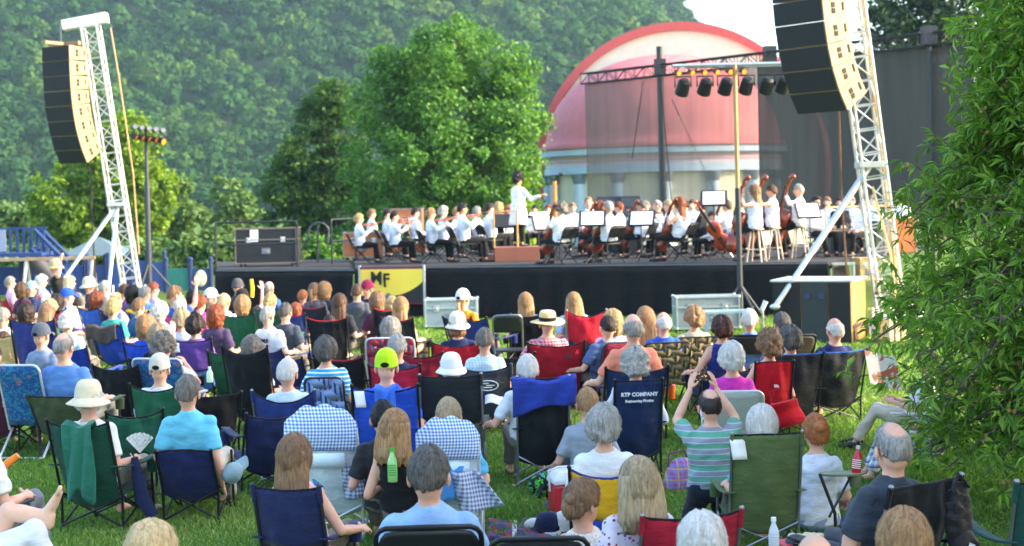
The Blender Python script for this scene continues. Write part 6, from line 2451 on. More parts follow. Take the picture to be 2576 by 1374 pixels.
    A(1764, 1304, 'white haired head in front of the red chair', 'bob', 'white', 'lblue', z=1.09, sh=.42)
    A(2052, 1350, 'bald crown at the bottom of the picture', 'ring', 'grey', 'navy', z=1.11, skin='e6b08e')
    A(2275, 1297, 'red blond head in front of the black pouch chair', 'bob', 'tawny', 'plum', z=1.11)
    A(378, 1327, 'blond head above the bottom of the lawn', 'bob', 'lblond', 'navy', z=1.09)
    A(738, 1100, 'girl with long straight brown hair and bare arms', 'long', 'lbrown', 'pink', z=1.09, slv='n', fem=True, rz=-14, aR='wide', ch=dict(c='222a50', c2='16171a', top=1225, w=.46, lab='navy and black camp chair of the brown haired girl', fr='dark', dip=.02, square=True))
    A(1077, 1129, 'man with dark brown hair in a pale blue shirt', 'short', 'dgrey', '8fb4dc', w=1.28, collar=True, z=1.25, dr=2, yaw=-3, ch=dict(t='fold', c='1a1d24', top=1312, w=.50, lab='black plastic folding chair of the man in pale blue', full=True))
    A(-95, 1000, 'person with a cane resting in a webbed chair at the left edge', 'short', 'grey', 'e4e4e0', s=385, aR='rest', rz=-10, trou='6f7580', ch=dict(t='lawn', c='b8b08e', c2='d8d2b8', fr='dark', top=1065, w=.56, lab='cream webbed chair at the left edge', off=(-.02, -.1)))
    A(2338, 880, 'person reading a newspaper beside the oak tree', 'short', 'brown', 'd8dade', sh=.22, z=.95, aL='read', aR='read', rz=72, nod=20, trou='cfc6b4', shoes=True, ch=dict(t='lawn', c='86b82a', fr='white', weave=False, bt=.62, w=.5, lab='low lime green lawn chair of the newspaper reader'))
    A(2385, 918, 'person in plaid trousers behind the oak branches', 'short', 'dark', cloth('7c88a4', 'plaid', 'dcdfe6', '2a3350', 14), sh=.25, z=.98, rz=84, trou=cloth('7c88a4', 'plaid', 'dcdfe6', '2a3350', 14))


# ------------------------------------------------------------------ the orchestra
def instrument(kind, M, label, cat, col='a4501e', group=None):
    """Violin family: waisted body, neck with fingerboard, scroll, bridge, tailpiece."""
    L = {'violin': .36, 'cello': .66, 'bass': .93}[kind]
    o = bpy.data.objects.new(kind if kind != 'bass' else 'double_bass', None)
    COLL.objects.link(o)
    o.matrix_world = M
    tag(o, label, cat, group)
    var = solid(col, .25, var=.25, scale=8, coat=.6)
    z = np.array([0, .03, .10, .20, .30, .38, .46, .52, .58, .66, .76, .86, .94, .98, 1.0])
    w = np.array([.02, .14, .25, .295, .285, .23, .175, .165, .175, .21, .235, .215, .14, .07, .02])
    if kind == 'bass':
        w[8:] *= .85
    zz = np.concatenate([z, z[::-1]])
    xx = np.concatenate([w, -w[::-1]])
    D = {'violin': .10, 'cello': .16, 'bass': .19}[kind] * L
    g = MB()
    rings = []
    for y, k in ((-D * .70, .55), (-D * .52, .93), (-D * .40, .99), (D * .40, .99), (D * .52, .93), (D * .72, .5)):
        rings.append(np.stack([xx * k * L, np.full(len(zz), y), (zz - .45) * (k * .15 + .85) * L + .45 * L], 1))
    g.loft(rings)
    g.build('body', var, o)
    g = MB()
    g.box((0, D * .62, L * 1.27), (.055 * L, .05 * L, .62 * L))
    g.build('neck', var, o, smooth=False)
    g = MB()
    g.box((0, D * .90, L * 1.10), (.075 * L, .025 * L, .90 * L))
    g.build('fingerboard', solid('17130f', .4), o, smooth=False)
    g = MB()
    g.box((0, D * .55, L * 1.66), (.06 * L, .07 * L, .17 * L))
    g.ball((0, D * .30, L * 1.78), (.045 * L, .075 * L, .07 * L), None, 10, 7)
    for i in range(4):
        sx = 1 if i % 2 else -1
        g.tube([(0, D * .55, L * (1.60 + .04 * i)), (sx * .10 * L, D * .55, L * (1.60 + .04 * i))], .012 * L, 5)
    g.build('scroll', var, o)
    g = MB()
    g.box((0, D * .85, .40 * L), (.16 * L, .02 * L, .07 * L))
    g.box((0, D * .80, .20 * L), (.07 * L, .03 * L, .26 * L))
    g.build('bridge', solid('2a1c12', .4), o, smooth=False)
    if kind != 'violin':
        g = MB()
        g.tube([(0, 0, .02), (0, 0, -.18 * L if kind == 'bass' else -.30 * L)], .010, 6)
        g.build('end_pin', solid('8a8d90', .3, .8), o)
    return o


def stand(px, s, zdesk, label, rz, sheet_label, tilt=20, h=None):
    p = on_ground(px, s)
    r = empty('music_stand', (p.x, p.y, ZD), math.radians(rz), label, 'music stand', 'music stands of the orchestra')
    bl = solid('1b1c1f', .5)
    g = MB()
    g.tube([(0, 0, .12), (0, 0, zdesk)], .013, 6)
    g.build('pole', bl, r)
    for k in range(3):
        a = k * 2 * PI / 3
        g = MB()
        g.tube([(0, 0, .2), (.28 * math.cos(a), .28 * math.sin(a), .01)], .009, 5)
        g.build('leg', bl, r)
    R = Matrix.Rotation(math.radians(tilt), 4, 'X')
    g = MB()
    g.box((0, 0, .17), (.56, .012, .38))
    g.box((0, -.03, -.02), (.50, .06, .012))
    g.xf(Matrix.Translation((0, 0, zdesk)) @ R)
    g.build('desk', bl, r, smooth=False)
    if sheet_label:
        g = MB()
        g.box((0, .0, 0), (.46, .006, .31))
        o = g.build('sheet_music', solid('f6f7f4', .8, var=.02), None, smooth=False)
        o.matrix_world = Matrix.Translation((p.x, p.y, ZD)) @ Matrix.Rotation(math.radians(rz), 4, 'Z') @ Matrix.Translation((0, 0, zdesk)) @ R @ Matrix.Translation((0, -.014, .172))
        tag(o, sheet_label, 'sheet music', 'sheets on the music stands')
    return r


MUS = []


def orchestra():
    wh = cloth('e6e9f0')
    G = 'musicians on the stage'

    def M(x, s, label, hair, hc, rz, aL, aR, inst=None, z=1.30, chair=True, **kw):
        p = on_ground(x, s)
        d = dict(trou='15161a', slv='l', shoes=True, w=1.14, rec=3, sh=.43, group=G, collar=True)
        d.update(kw)
        d.setdefault('shirt', wh)
        sh = d.pop('shirt')
        Pn(0, 0, label, hair, hc, sh, z=z, rz=rz, aL=aL, aR=aR, loc=(p.x, p.y, ZD + d.pop('up', 0)), **d)
        MUS.append((PEOPLE[-1], inst, chair, x, s))
    # violins face to the right
    M(903, 110, 'blond violinist at the far end in a white shirt', 'updo', 'blond', -78, 'vio_l', 'vio_r', ('violin', 'violin of the blond player at the far end'), z=1.13)
    M(975, 104, 'dark haired violinist half hidden behind the second desk', 'short', 'dark', -75, 'vio_l', 'vio_r', ('violin', 'violin of the half hidden dark haired player'), z=1.22)
    M(992, 111, 'black haired violinist with a dark waistcoat panel', 'short', 'black', -75, 'vio_l', 'vio_r', ('violin', 'violin of the black haired player'), z=1.17)
    M(1084, 112, 'violinist with tied fair hair and puffed white blouse', 'updo', 'tawny', -72, 'vio_l', 'vio_r', ('violin', 'violin of the fair haired player with tied hair'), z=1.22, w=1.1)
    M(1115, 105, 'white haired violinist behind the fair haired one', 'fluff', 'silver', -70, 'vio_l', 'vio_r', ('violin', 'violin of the white haired player'), z=1.24)
    M(1164, 113, 'broad violinist with black hair close to the podium', 'short', 'black', -70, 'vio_l', 'vio_r', ('violin', 'violin of the broad player by the podium'), z=1.33, w=1.15, skin='c89272')
    M(1232, 104, 'dark haired player behind the podium rail', 'short', 'dark', -60, 'vio_l', 'vio_r', ('violin', 'violin of the dark haired player behind the rail'), z=1.30)
    M(1254, 100, 'blond player with hair over the face behind the rail', 'bob', 'blond', -20, 'lap', 'lap', None, z=1.30, group=G)
    M(1280, 99, 'player with reddish hair beside the conductor legs', 'bob', 'red', 150, 'lap', 'lap', None, z=1.22)
    # conductor
    p = on_ground(1303, 112)
    Pn(0, 0, 'conductor in a long white jacket and black trousers on the podium', 'afro', 'black', cloth('eef1f6'), z=1.64, rz=-42, aL='cond2', aR='cond', loc=(p.x, p.y + .05, ZD + .32), st='stand', rec=0, trou='131418', coat=True, slv='l', shoes=True, fem=True, group=G, w=1.08, skin='cf9470')
    # cellos and the rest face left or the conductor
    M(1409, 120, 'curly grey haired cellist with his back turned', 'curly', 'salt', 42, 'cel_l', 'cel_r', ('cello', 'cello of the curly grey haired player'), z=1.29, slv='s', w=1.15)
    M(1480, 103, 'player in glasses and white shirt at the back desks', 'thin', 'tawny', 178, 'lap', 'lap', None, z=1.40)
    M(1529, 120, 'grey haired cellist turned three quarters away', 'short', 'silver', 38, 'cel_l', 'cel_r', ('cello', 'cello of the grey haired player'), z=1.29, w=1.1, slv='l')
    M(1505, 109, 'brown haired player behind the first music stand', 'bob', 'auburn', 60, 'cel_l', 'cel_r', ('cello', 'cello behind the first white sheet'), z=1.28)
    M(1611, 113, 'dark haired cellist behind the second white sheet', 'short', 'dgrey', 60, 'cel_l', 'cel_r', ('cello', 'cello behind the second white sheet'), z=1.30)
    M(1652, 106, 'pale faced player leaning between two stands', 'thin', 'grey', 80, 'vio_l', 'vio_r', ('violin', 'viola of the pale faced player'), z=1.28)
    M(1679, 112, 'short blond haired player beside the red haired cellist', 'short', 'ash', 72, 'vio_l', 'vio_r', ('violin', 'viola of the short blond player'), z=1.28)
    M(1708, 120, 'cellist with long auburn hair and bare arms', 'long', 'auburn', 58, 'cel_l', 'cel_r', ('cello', 'cello of the auburn haired player'), z=1.33, slv='n', fem=True)
    M(1762, 108, 'player in black bending over an instrument', 'short', 'black', 70, 'lap', 'lap', None, z=1.22, shirt='17181c')
    M(1826, 113, 'player with pulled back hair beside the light stand', 'up', 'brown', 55, 'cel_l', 'cel_r', ('cello', 'orange cello beside the light stand'), z=1.25)
    M(1790, 116, 'player in a white blouse bent low over the desk', 'short', 'dark', 62, 'lap', 'lap', None, z=1.02, nod=30)
    # basses
    M(1897, 124, 'bassist with long brown hair and white sleeveless top', 'long', 'lbrown', 62, 'bas_l', 'bas_r', ('bass', 'double bass of the long haired player'), z=1.55, st='perch', slv='n', fem=True, chair='stool')
    M(1940, 121, 'bassist with short brown hair and white sleeveless top', 'short', 'brown', 64, 'bas_l', 'bas_r', ('bass', 'double bass of the short haired player'), z=1.55, st='perch', slv='n', fem=True, chair='stool')
    M(2008, 119, 'grey haired bassist in a white shirt', 'crop', 'silver', 66, 'bas_l', 'bas_r', ('bass', 'double bass with a pale scroll'), z=1.56, st='perch', chair='stool')
    M(2053, 117, 'brass player bowed over beside the bassists', 'short', 'dark', -150, 'lap', 'lap', None, z=1.30)
    M(2112, 108, 'black dressed player behind the wooden rail', 'short', 'dark', 160, 'lap', 'lap', None, z=1.25, shirt='1a1b1f')
    M(2168, 118, 'player with a brass horn behind the near tower', 'short', 'brown', 120, 'lap', 'lap', None, z=1.20)
    M(2195, 112, 'player in white seen between the tower bars', 'short', 'tawny', 150, 'lap', 'lap', None, z=1.28)
    M(2262, 116, 'dark haired player above the orange case lid', 'short', 'dark', 160, 'lap', 'lap', None, z=1.36)
    for x, s, hc, rz, lab in ((935, 100, 'lbrown', -70, 'back desk player between the first two violinists'), (1045, 99, 'dark', -70, 'back desk player before the tall orange case'), (1150, 99, 'tawny', -70, 'back desk player behind the broad violinist'), (1200, 101, 'grey', -65, 'grey haired back desk player by the podium'), (1555, 110, 'auburn', 60, 'player tucked behind the grey haired cellist'), (1720, 104, 'black', 80, 'dark haired player beyond the auburn haired cellist'), (1860, 108, 'brown', 70, 'player just right of the light stand'), (2140, 103, 'grey', 150, 'grey haired player behind the black amplifier'), (1345, 97, 'black', 170, 'flautist facing the conductor at the back'), (1378, 97, 'auburn', 175, 'oboist behind the curly haired cellist'), (1440, 98, 'tawny', -175, 'back row player beside the rack'),
                              (1568, 97, 'dark', 170, 'player before the grey amplifier rack'), (1625, 98, 'grey', 170, 'grey haired back row player'), (1740, 99, 'brown', 160, 'back row player by the auburn haired cellist'), (2080, 103, 'lbrown', 150, 'back row player behind the bass stand')):
        M(x, s, lab, 'short', hc, rz, 'lap', 'lap', None, z=1.22 if x < 1400 else 1.26)


def finish_orchestra():
    blk = solid('1a1b1e', .5)
    for sp, inst, chair, x, s in MUS:
        o, k = sp['obj'], sp['M_k']
        W = Matrix.Translation(sp['M_loc']) @ Matrix.Rotation(sp['M_rz'], 4, 'Z') @ Matrix.Scale(k, 4)
        who = sp['label']
        short = ' '.join(who.split()[:7])
        if chair is True:
            c = empty('folding_chair', sp['M_loc'], sp['M_rz'], 'black folding chair under the ' + short, 'chair', 'folding chairs of the orchestra', k)
            folding_chair(c, '17181b', .80, .44, .43)
        elif chair == 'stool':
            c = empty('bar_stool', sp['M_loc'], sp['M_rz'], 'pale wooden stool of the ' + short, 'stool', 'stools of the bassists')
            zt = .70 * k
            g = MB()
            g.tube([(0, -.02, zt - .03), (0, -.02, zt)], [.17, .165], 16)
            g.build('seat', solid('9a8266', .5), c)
            for a in range(4):
                g = MB()
                t = a * PI / 2 + PI / 4
                g.tube([(.11 * math.cos(t), -.02 + .11 * math.sin(t), zt - .03), (.22 * math.cos(t), -.02 + .22 * math.sin(t), 0)], .018, 7)
                g.build('leg', solid('b4aa9c', .5), c)
            g = MB()
            t = np.linspace(0, 2 * PI, 5)
            g.tube([(.19 * math.cos(q + PI / 4), -.02 + .19 * math.sin(q + PI / 4), .25) for q in t[:-1]], .012, 6, closed=True)
            g.build('foot_ring', solid('b4aa9c', .5), c)
        if inst:
            kind, lab = inst
            if kind == 'violin':
                up = Vector((-.35, .90, .08)).normalized()
                face = Vector((.15, -.1, 1)).normalized()
                pos = Vector((-.10, .10, 1.03 if True else 0))
                z = up
                y = (face - z * face.dot(z)).normalized()
                xx = y.cross(z)
                L = Matrix((xx, y, z)).transposed().to_4x4()
                L.translation = pos
                instrument('violin', W @ L, lab, 'violin', '94491c', 'violins and violas')
                g = MB()
                g.tube([(.30, .36, .98), (-.40, .30, 1.06)], .005, 5)
                b = g.build('violin_bow', solid('5a3418', .4), None)
                b.matrix_world = W
                tag(b, 'bow of the ' + lab, 'bow', 'bows of the strings')
            else:
                up = Vector((-.10, -.40, .90)).normalized() if kind == 'cello' else Vector((-.12, -.30, .95)).normalized()
                face = Vector((0, 1, .2))
                z = up
                y = (face - z * face.dot(z)).normalized()
                xx = y.cross(z)
                L = Matrix((xx, y, z)).transposed().to_4x4()
                L.translation = Vector((-.02, .46, .22)) if kind == 'cello' else Vector((-.02, .50, .18))
                instrument(kind, W @ L, lab, 'cello' if kind == 'cello' else 'double bass', '84381a' if kind == 'cello' else '7e3216', 'cellos' if kind == 'cello' else 'double basses')
    for px, s, zd, lab, rz, sl in ((1488, 121, .80, 'music stand between the two grey cellists', -8, 'white sheet between the two grey cellists'), (1611, 121, .78, 'music stand before the dark haired cellist', -16, 'white sheet before the dark haired cellist'),
                                   (1795, 119, 1.16, 'tall music stand beside the light stand', -10, 'high white sheet beside the light stand'), (2036, 121, .86, 'music stand before the grey haired bassist', 12, 'white sheet before the grey haired bassist'),
                                   (1372, 118, .72, 'low music stand right of the podium', 20, 'white sheet beside the curly haired cellist'), (1270, 108, .74, 'black music stand behind the podium rail', 5, None),
                                   (1352, 108, .95, 'flat music stand before the conductor', -10, 'pale score before the conductor')):
        stand(px, s, zd, lab, rz, sl, -32 if px != 1352 else -72)
    # bassoon-like orange tube and a lone cello laid by the light stand
    p = on_ground(1395, 103)
    g = MB()
    g.tube([(0, 0, 0), (0, 0, .55), (0.01, 0, 1.25)], [.055, .06, .05], 10)
    o = g.build('bassoon', solid('c8752c', .3, coat=.4), None)
    o.location = (p.x, p.y, ZD + .55)
    tag(o, 'orange brown bassoon standing up behind the cellists', 'bassoon')
    p = at(1826, 640, 121)
    Mx = Matrix.Translation((p.x - .0, p.y - .25, ZD + .26)) @ Matrix.Rotation(-.55, 4, 'Y') @ Matrix.Rotation(math.radians(160), 4, 'Z')
    instrument('cello', Mx, 'red brown cello leaning low at the light stand', 'cello', 'a8381a', 'cellos')
# ------------------------------------------------------------------ things lying, standing and hanging about
def find(label_part):
    for sp in PEOPLE:
        if label_part in sp['label']:
            return sp


def placed(sp):
    return Matrix.Translation(sp['M_loc']) @ Matrix.Rotation(sp['M_rz'], 4, 'Z') @ Matrix.Scale(sp['M_k'], 4)


def child_world(parent, mb, name, mat, **kw):
    mb.xf(parent.matrix_basis.inverted())
    return mb.build(name, mat, parent, **kw)


def bottle(p, h, r, col, cap, label, band=None, name='bottle', glass=False, tilt=0):
    o = empty(name, p, 0, label, 'bottle')
    o.rotation_euler = (0, tilt, .3)
    g = MB()
    prof = [(r * .9, 0), (r, .02 * h), (r, .55 * h), (r * .85, .66 * h), (r * .42, .82 * h), (r * .40, .90 * h)]
    t = np.linspace(0, 2 * PI, 18, endpoint=False)
    g.loft([np.stack([np.cos(t) * a, np.sin(t) * a, np.full(18, z)], 1) for a, z in prof])
    m = solid(col, .25, var=.05, coat=.4)
    if glass:
        m, nt, b = _new('clear_bottle')
        b.inputs['Base Color'].default_value = (*lin(col), 1)
        b.inputs['Roughness'].default_value = .08
        b.inputs['Transmission Weight'].default_value = .75
        b.inputs['IOR'].default_value = 1.33
    g.build('body', m, o)
    g = MB()
    g.tube([(0, 0, .89 * h), (0, 0, h)], [r * .5, r * .48], 14)
    g.build('cap', solid(cap, .3, .5 if cap == 'silver' else 0), o)
    if band:
        g = MB()
        for z in (.20, .27, .34, .41, .48):
            g.loft([np.stack([np.cos(t[4:16]) * (r + .0012), np.sin(t[4:16]) * (r + .0012), np.full(12, zz * h)], 1) for zz in (z, z + .035)], caps=False)
        g.build('printed_lines', solid(band, .5), o)
    return o


def props():
    # phone in the raised hands
    sp = find('kneeling man')
    M = placed(sp)
    ph = bpy.data.objects.new('phone', None)
    COLL.objects.link(ph)
    ph.matrix_world = M @ Matrix.Translation((0, .345, sp['K']['sh'] + .10 + .425 + .455))
    tag(ph, 'black phone filming the stage, held up sideways', 'phone')
    g = MB()
    g.box((0, 0, 0), (.17, .011, .085))
    g.build('case', solid('141416', .4), ph, smooth=False, bev=.006)
    g = MB()
    g.box((0, -.007, 0), (.15, .003, .073))
    m, nt, b = _new('phone_picture')
    c = _ramp(nt, _noise(nt, _coord(nt, (1, 1, 1.6)), 38, 3, .7), [(0.0, '0e1110'), (.52, '20241e'), (.6, '8a4028'), (.66, 'd8d8d2'), (.7, '1a1a1a')])
    nt.links.new(c, b.inputs['Base Color'])
    nt.links.new(c, b.inputs['Emission Color'])
    b.inputs['Emission Strength'].default_value = .25
    b.inputs['Roughness'].default_value = .15
    g.build('screen', m, ph, smooth=False)
    # olive chair's side tray with its bottle
    ch = find('white haired woman in an olive chair')['chair']
    sO = F / ch.location.y
    ol = cloth('8d9678')
    a = at(2062, 1192, sO * 1.0)
    e = at(2150, 1190, sO * .97)
    g = MB()
    t = np.linspace(0, 2 * PI, 24, endpoint=False)
    g.loft([np.stack([e.x - .09 + np.cos(t) * .17 * q, e.y + np.sin(t) * .085 * q, np.full(24, e.z + dz)], 1) for q, dz in ((.9, -.012), (1, 0), (1, .006), (.9, .004))])
    child_world(ch, g, 'side_tray', ol)
    g = MB()
    g.loft([np.stack([e.x + np.cos(t) * q, e.y + np.sin(t) * q, np.full(24, e.z + dz)], 1) for q, dz in ((.035, -.10), (.05, -.012))])
    child_world(ch, g, 'cup_pocket', cloth('6c7558'))
    g = MB()
    g.tube([a, (a.x + .1, a.y, a.z - .28), (a.x + .12, a.y + .1, .02)], .012, 7)
    g.tube([(e.x - .02, e.y, e.z - .01), (a.x + .06, a.y, a.z - .30)], .010, 6)
    child_world(ch, g, 'tray_strut', frame_mat('dark'))
    bottle((e.x + .01, e.y, e.z - .005), .20, .034, 'c4142c', 'silver', 'red drinking bottle with a steel cap in the olive chair tray', 'eadfe0', tilt=.12)
    # green soft drink bottle
    p = at(988, 1212, 372)
    bottle(p, .23, .034, '8cc878', '35b23a', 'green soda bottle beside the long haired girl', '3f9a3a', glass=False)
    p = at(1948, 1392, 452)
    bottle(p, .20, .030, 'c9d3d6', 'e8eaea', 'clear glass bottle with a pale label at the picture bottom', 'dfe4e8')
    p = at(528, 962, 262)
    bottle(p, .15, .032, 'b8d8b0', 'e8eaea', 'water bottle in the pouch of the tall black chair')
    # tumbler
    p = at(1690, 1003, 242)
    o = empty('tumbler', p, 0, 'orange tumbler on an armrest before the navy lettered chair', 'cup')
    g = MB()
    g.tube([(0, 0, 0), (0, 0, .13)], [.032, .040], 14)
    g.build('body', solid('e8641c', .4), o)
    g = MB()
    g.tube([(0, 0, .13), (0, 0, .145)], [.042, .040], 14)
    g.build('lid', solid('d84a14', .4), o)
    # cooler
    s = 320
    p = on_ground(1416, s)
    o = empty('cool_box', p, .25, 'red and white cool box on the grass', 'cool box')
    g = MB()
    g.box((0, 0, .13), (.30, .24, .26))
    g.build('tub', solid('c4202e', .4), o, smooth=False, bev=.02)
    g = MB()
    g.loft([np.array([(-.155 * q, -.125 * q, z), (.155 * q, -.125 * q, z), (.155 * q, .125 * q, z), (-.155 * q, .125 * q, z)]) for q, z in ((1, .262), (1, .30), (.72, .36))])
    g.build('lid', solid('dfe0e0', .4), o, smooth=False, bev=.01)
    g = MB()
    g.tube([(-.16, 0, .2), (-.17, 0, .36), (-.1, 0, .385), (.1, 0, .385), (.17, 0, .36), (.16, 0, .2)], .010, 7)
    g.build('handle', solid('d8d8d8', .4), o)
    # backpack
    p = on_ground(1366, 302)
    o = empty('backpack', p, .3, 'black backpack with blue and green shapes on the grass', 'backpack')
    g = MB()
    g.ball((0, 0, .11), (.19, .13, .115), None, 20, 12)
    g.ball((.08, -.05, .10), (.11, .10, .09), None, 14, 10)
    g.build('bag', cloth('15161a', 'patchy', '2f6fd0', '4fb03a', 9), o)
    g = MB()
    g.tube([(-.1, -.1, .14), (-.16, -.17, .06), (-.12, -.16, .02)], [(.02, .006)] * 3, 6)
    g.build('strap', cloth('1b1c20'), o)
    # jacket lump under the backpack
    p = on_ground(1385, 314)
    g = MB()
    R = np.random.default_rng(3)
    g.grid(lambda u, v: ((u - .5) * .36, (v - .5) * .22, .005 + .06 * np.sin(PI * u) * np.sin(PI * v) * (1 + .4 * np.sin(u * 15 + v * 9))), 18, 12)
    o = g.build('folded_jacket', cloth('4a5878'), None, thick=.012)
    o.location = (p.x, p.y, .004)
    tag(o, 'slate blue jacket dropped before the black backpack', 'jacket')
    # blanket with caps on it
    s = 338
    p = on_ground(1365, s)
    g = MB()
    g.grid(lambda u, v: ((u - .5) * .95, (v - .5) * .7, .075 + .012 * np.sin(u * 17 + v * 8) + .01 * np.sin(v * 21)), 26, 18)
    o = g.build('picnic_blanket', cloth('a81c34', 'plaid', '2a3564', 'e2e2e6', 7), None, thick=.012)
    o.location = (p.x, p.y, -.04)
    tag(o, 'red and navy tartan blanket spread on the grass', 'blanket')
    for px, py, col, lab, rz in ((1378, 1302, '1e2748', 'navy baseball cap lying on the tartan blanket', .8), (1420, 1340, 'd8d6ce', 'pale cap lying on the tartan blanket', 2.2)):
        q = at(px, py, s * 1.01)
        me = hat_mesh('cap')
        o = bpy.data.objects.new('baseball_cap', me)
        finish(o, [cloth(col), cloth('black')])
        o.location = (q.x, q.y, .04)
        o.rotation_euler = (0, 0, rz)
        tag(o, lab, 'cap', 'caps on the blanket')
    q = on_ground(1325, s * 1.0)
    g = MB()
    g.ball((0, 0, .07), (.08, .06, .05), None, 14, 9)
    g.ball((.10, -.03, .06), (.07, .05, .04), None, 14, 9)
    o = g.build('shirt_bundle', cloth('d6d8da'), None)
    o.location = q
    tag(o, 'crumpled white cloth beside the navy cap', 'cloth')
    # plaid bag
    p = on_ground(1682, 297)
    o = empty('tote_bag', p, .2, 'pink and purple plaid bag beside the kneeling man', 'bag')
    g = MB()
    n = 24
    t = np.linspace(0, 2 * PI, n, endpoint=False)
    g.loft([np.stack([np.cos(t) * a + .04 * z * 6, np.sin(t) * b, np.full(n, z)], 1) for a, b, z in ((.10, .07, 0), (.125, .09, .05), (.12, .08, .17), (.08, .045, .25), (.05, .02, .27))])
    g.build('body', cloth('a8568e', 'plaid', '7a86c0', 'd8b050', 22), o)
    g = MB()
    g.tube([(-.06, 0, .2), (-.05, 0, .31), (.08, 0, .33), (.13, 0, .22)], .008, 6)
    g.build('handle', cloth('7a3a6a'), o)
    # denim on the grass by the girl
    p = on_ground(2150, 338)
    g = MB()
    g.grid(lambda u, v: ((u - .5) * .40, (v - .5) * .26, .03 + .05 * np.sin(PI * u) * np.sin(PI * v) * (1 + .4 * np.sin(u * 13 + v * 7))), 18, 12)
    o = g.build('denim_jacket', cloth('5f7fae'), None, thick=.014)
    o.location = p
    tag(o, 'blue denim jacket on the grass beside the girl in white', 'jacket')
    # yellow foam stick
    p = at(634, 748, 168)
    g = MB()
    g.tube([p, p + Vector((.01, 0, .13)), p + Vector((-.005, 0, .27))], [.025, .03, .027], 10)
    tag(g.build('foam_stick', solid('f0d018', .6)), 'yellow foam stick held up before the stage wing', 'foam stick')
    # cane with the orange handle
    p, q = at(12, 1165, 375), at(22, 1330, 375)
    q.z = max(q.z, 0)
    o = empty('walking_cane', (q.x, q.y, 0), 0, 'white walking cane with an orange grip at the left edge', 'cane')
    d = p - Vector(o.location)
    g = MB()
    g.tube([(0, 0, 0), d], .013, 8)
    g.build('shaft', solid('e3e6e8', .4), o)
    g = MB()
    g.tube([d + Vector((-.03, 0, -.05)), d + Vector((.02, 0, .0)), d + Vector((.09, 0, .05))], [.02, .026, .02], 8)
    g.build('grip', solid('f0841c', .5), o)
    # paper fan in the chair pocket beside the sun hat woman
    p = at(352, 1140, 312)
    g = MB()
    n = 15
    ang = np.linspace(-.75, .75, n)
    V = [(0.0, 0.0, 0.0)] + [(math.sin(a) * .16, .012 * (i % 2), math.cos(a) * .16 * (1 + .04 * (i % 2))) for i, a in enumerate(ang)]
    g.add(V, [[(0, i + 2, i + 1) for i in range(n - 1)]])
    o = g.build('paper_programme', cloth('e6dccf', 'patchy', 'd98a5a', '9fc0c0', 26), None, smooth=False, thick=.003)
    o.location = p
    tag(o, 'fanned coloured programme stuck by the dark green chair', 'programme')
    # navy carry bag hanging between the two near left chairs
    a, b = at(338, 1150, 322), at(366, 1300, 322)
    b.z = max(b.z, .03)
    o = empty('carry_bag', (b.x, b.y, 0), 0, 'long navy carry bag hanging to the grass by the dark green chair', 'bag')
    g = MB()
    v = Vector(o.location)
    g.tube([a - v, a.lerp(b, .3) - v, a.lerp(b, .7) - v, b - v + Vector((.06, 0, 0))], [(.025, .02), (.05, .03), (.062, .035), (.05, .025)], 12)
    g.build('sleeve', cloth('222a4c'), o)
    g = MB()
    g.tube([a - v, a - v + Vector((-.05, 0, .08)), a - v + Vector((-.1, 0, .02))], .006, 6)
    g.build('strap', cloth('17181c'), o)
    # cap in the hand of the man in turquoise
    q = at(593, 1190, 318)
    o = bpy.data.objects.new('baseball_cap', hat_mesh('cap'))
    finish(o, [cloth('8fa9b0'), cloth('black')])
    o.location = q
    o.rotation_euler = (1.2, .5, -.6)
    o.scale = (.8, .8, .8)
    tag(o, 'grey blue cap held low by the man in turquoise', 'cap')
    # red bag at the red chair
    p = at(1968, 1040, 268)
    o = empty('shopping_bag', p, .2, 'red cloth bag hanging under the narrow red chair', 'bag')
    g = MB()
    g.grid(lambda u, v: ((u - .5) * .26 + .10 * (1 - v), -.03 * np.sin(PI * u) - .02 * np.sin(v * 8), .22 * (v - .6) + .05 * u), 14, 12)
    g.build('body', cloth('c81428'), o, thick=.03)
    g = MB()
    g.tube([(-.1, 0, .08), (-.12, 0, .2), (-.02, 0, .24)], .008, 6)
    g.build('strap', cloth('a81020'), o)
    # newspaper
    p = at(2226, 935, 268)
    g = MB()
    g.grid(lambda u, v: ((u - .5) * .34 - .10 * v, -.10 * np.abs(u - .5), (v - .5) * .30), 9, 7)
    m, nt, b = _new('newsprint')
    v = _coord(nt)
    x, y, z = _sep(nt, v)
    c = _mix(nt, _math(nt, 'MULTIPLY', _math(nt, 'LESS_THAN', _math(nt, 'FRACT', _math(nt, 'MULTIPLY', z, 60)), .5), .35), 'e6e4de', '6a6a6c')
    c = _mix(nt, _ramp(nt, _noise(nt, v, 7, 2), [(.52, (0, 0, 0)), (.56, (1, 1, 1))]), c, 'b0604a')
    nt.links.new(c, b.inputs['Base Color'])
    o = g.build('newspaper', m, None, smooth=False, thick=.003)
    o.location = p
    o.rotation_euler = (-.2, .25, .3)
    tag(o, 'newspaper held open beside the oak tree', 'newspaper')
    # black pouch on the chair of the man in the grey polo
    sp = find('dark grey polo')
    c = sp['chair']
    M = c.matrix_basis
    p = M @ Vector((.17, -.40, .66))
    o = empty('mesh_pouch', p, sp['M_rz'], 'black net pouch with a white tag hanging on the polo man chair', 'pouch')
    g = MB()
    for c_, r_ in (((0, 0, .05), (.10, .045, .19)), ((.02, -.02, -.10), (.095, .05, .085))):
        g.ball(c_, r_, None, 44, 28)
    g.v = [V * (1 + .09 * np.sin(V[:, :1] * 60 + V[:, 2:] * 38) * np.sin(V[:, 2:] * 27 + V[:, 1:2] * 50) + .05 * np.sin(V[:, 2:] * 90 + V[:, :1] * 40)) for V in g.v]
    g.tube([(-.07, -.03, .20), (-.02, -.02, .29), (.06, -.03, .21)], (.010), 6)
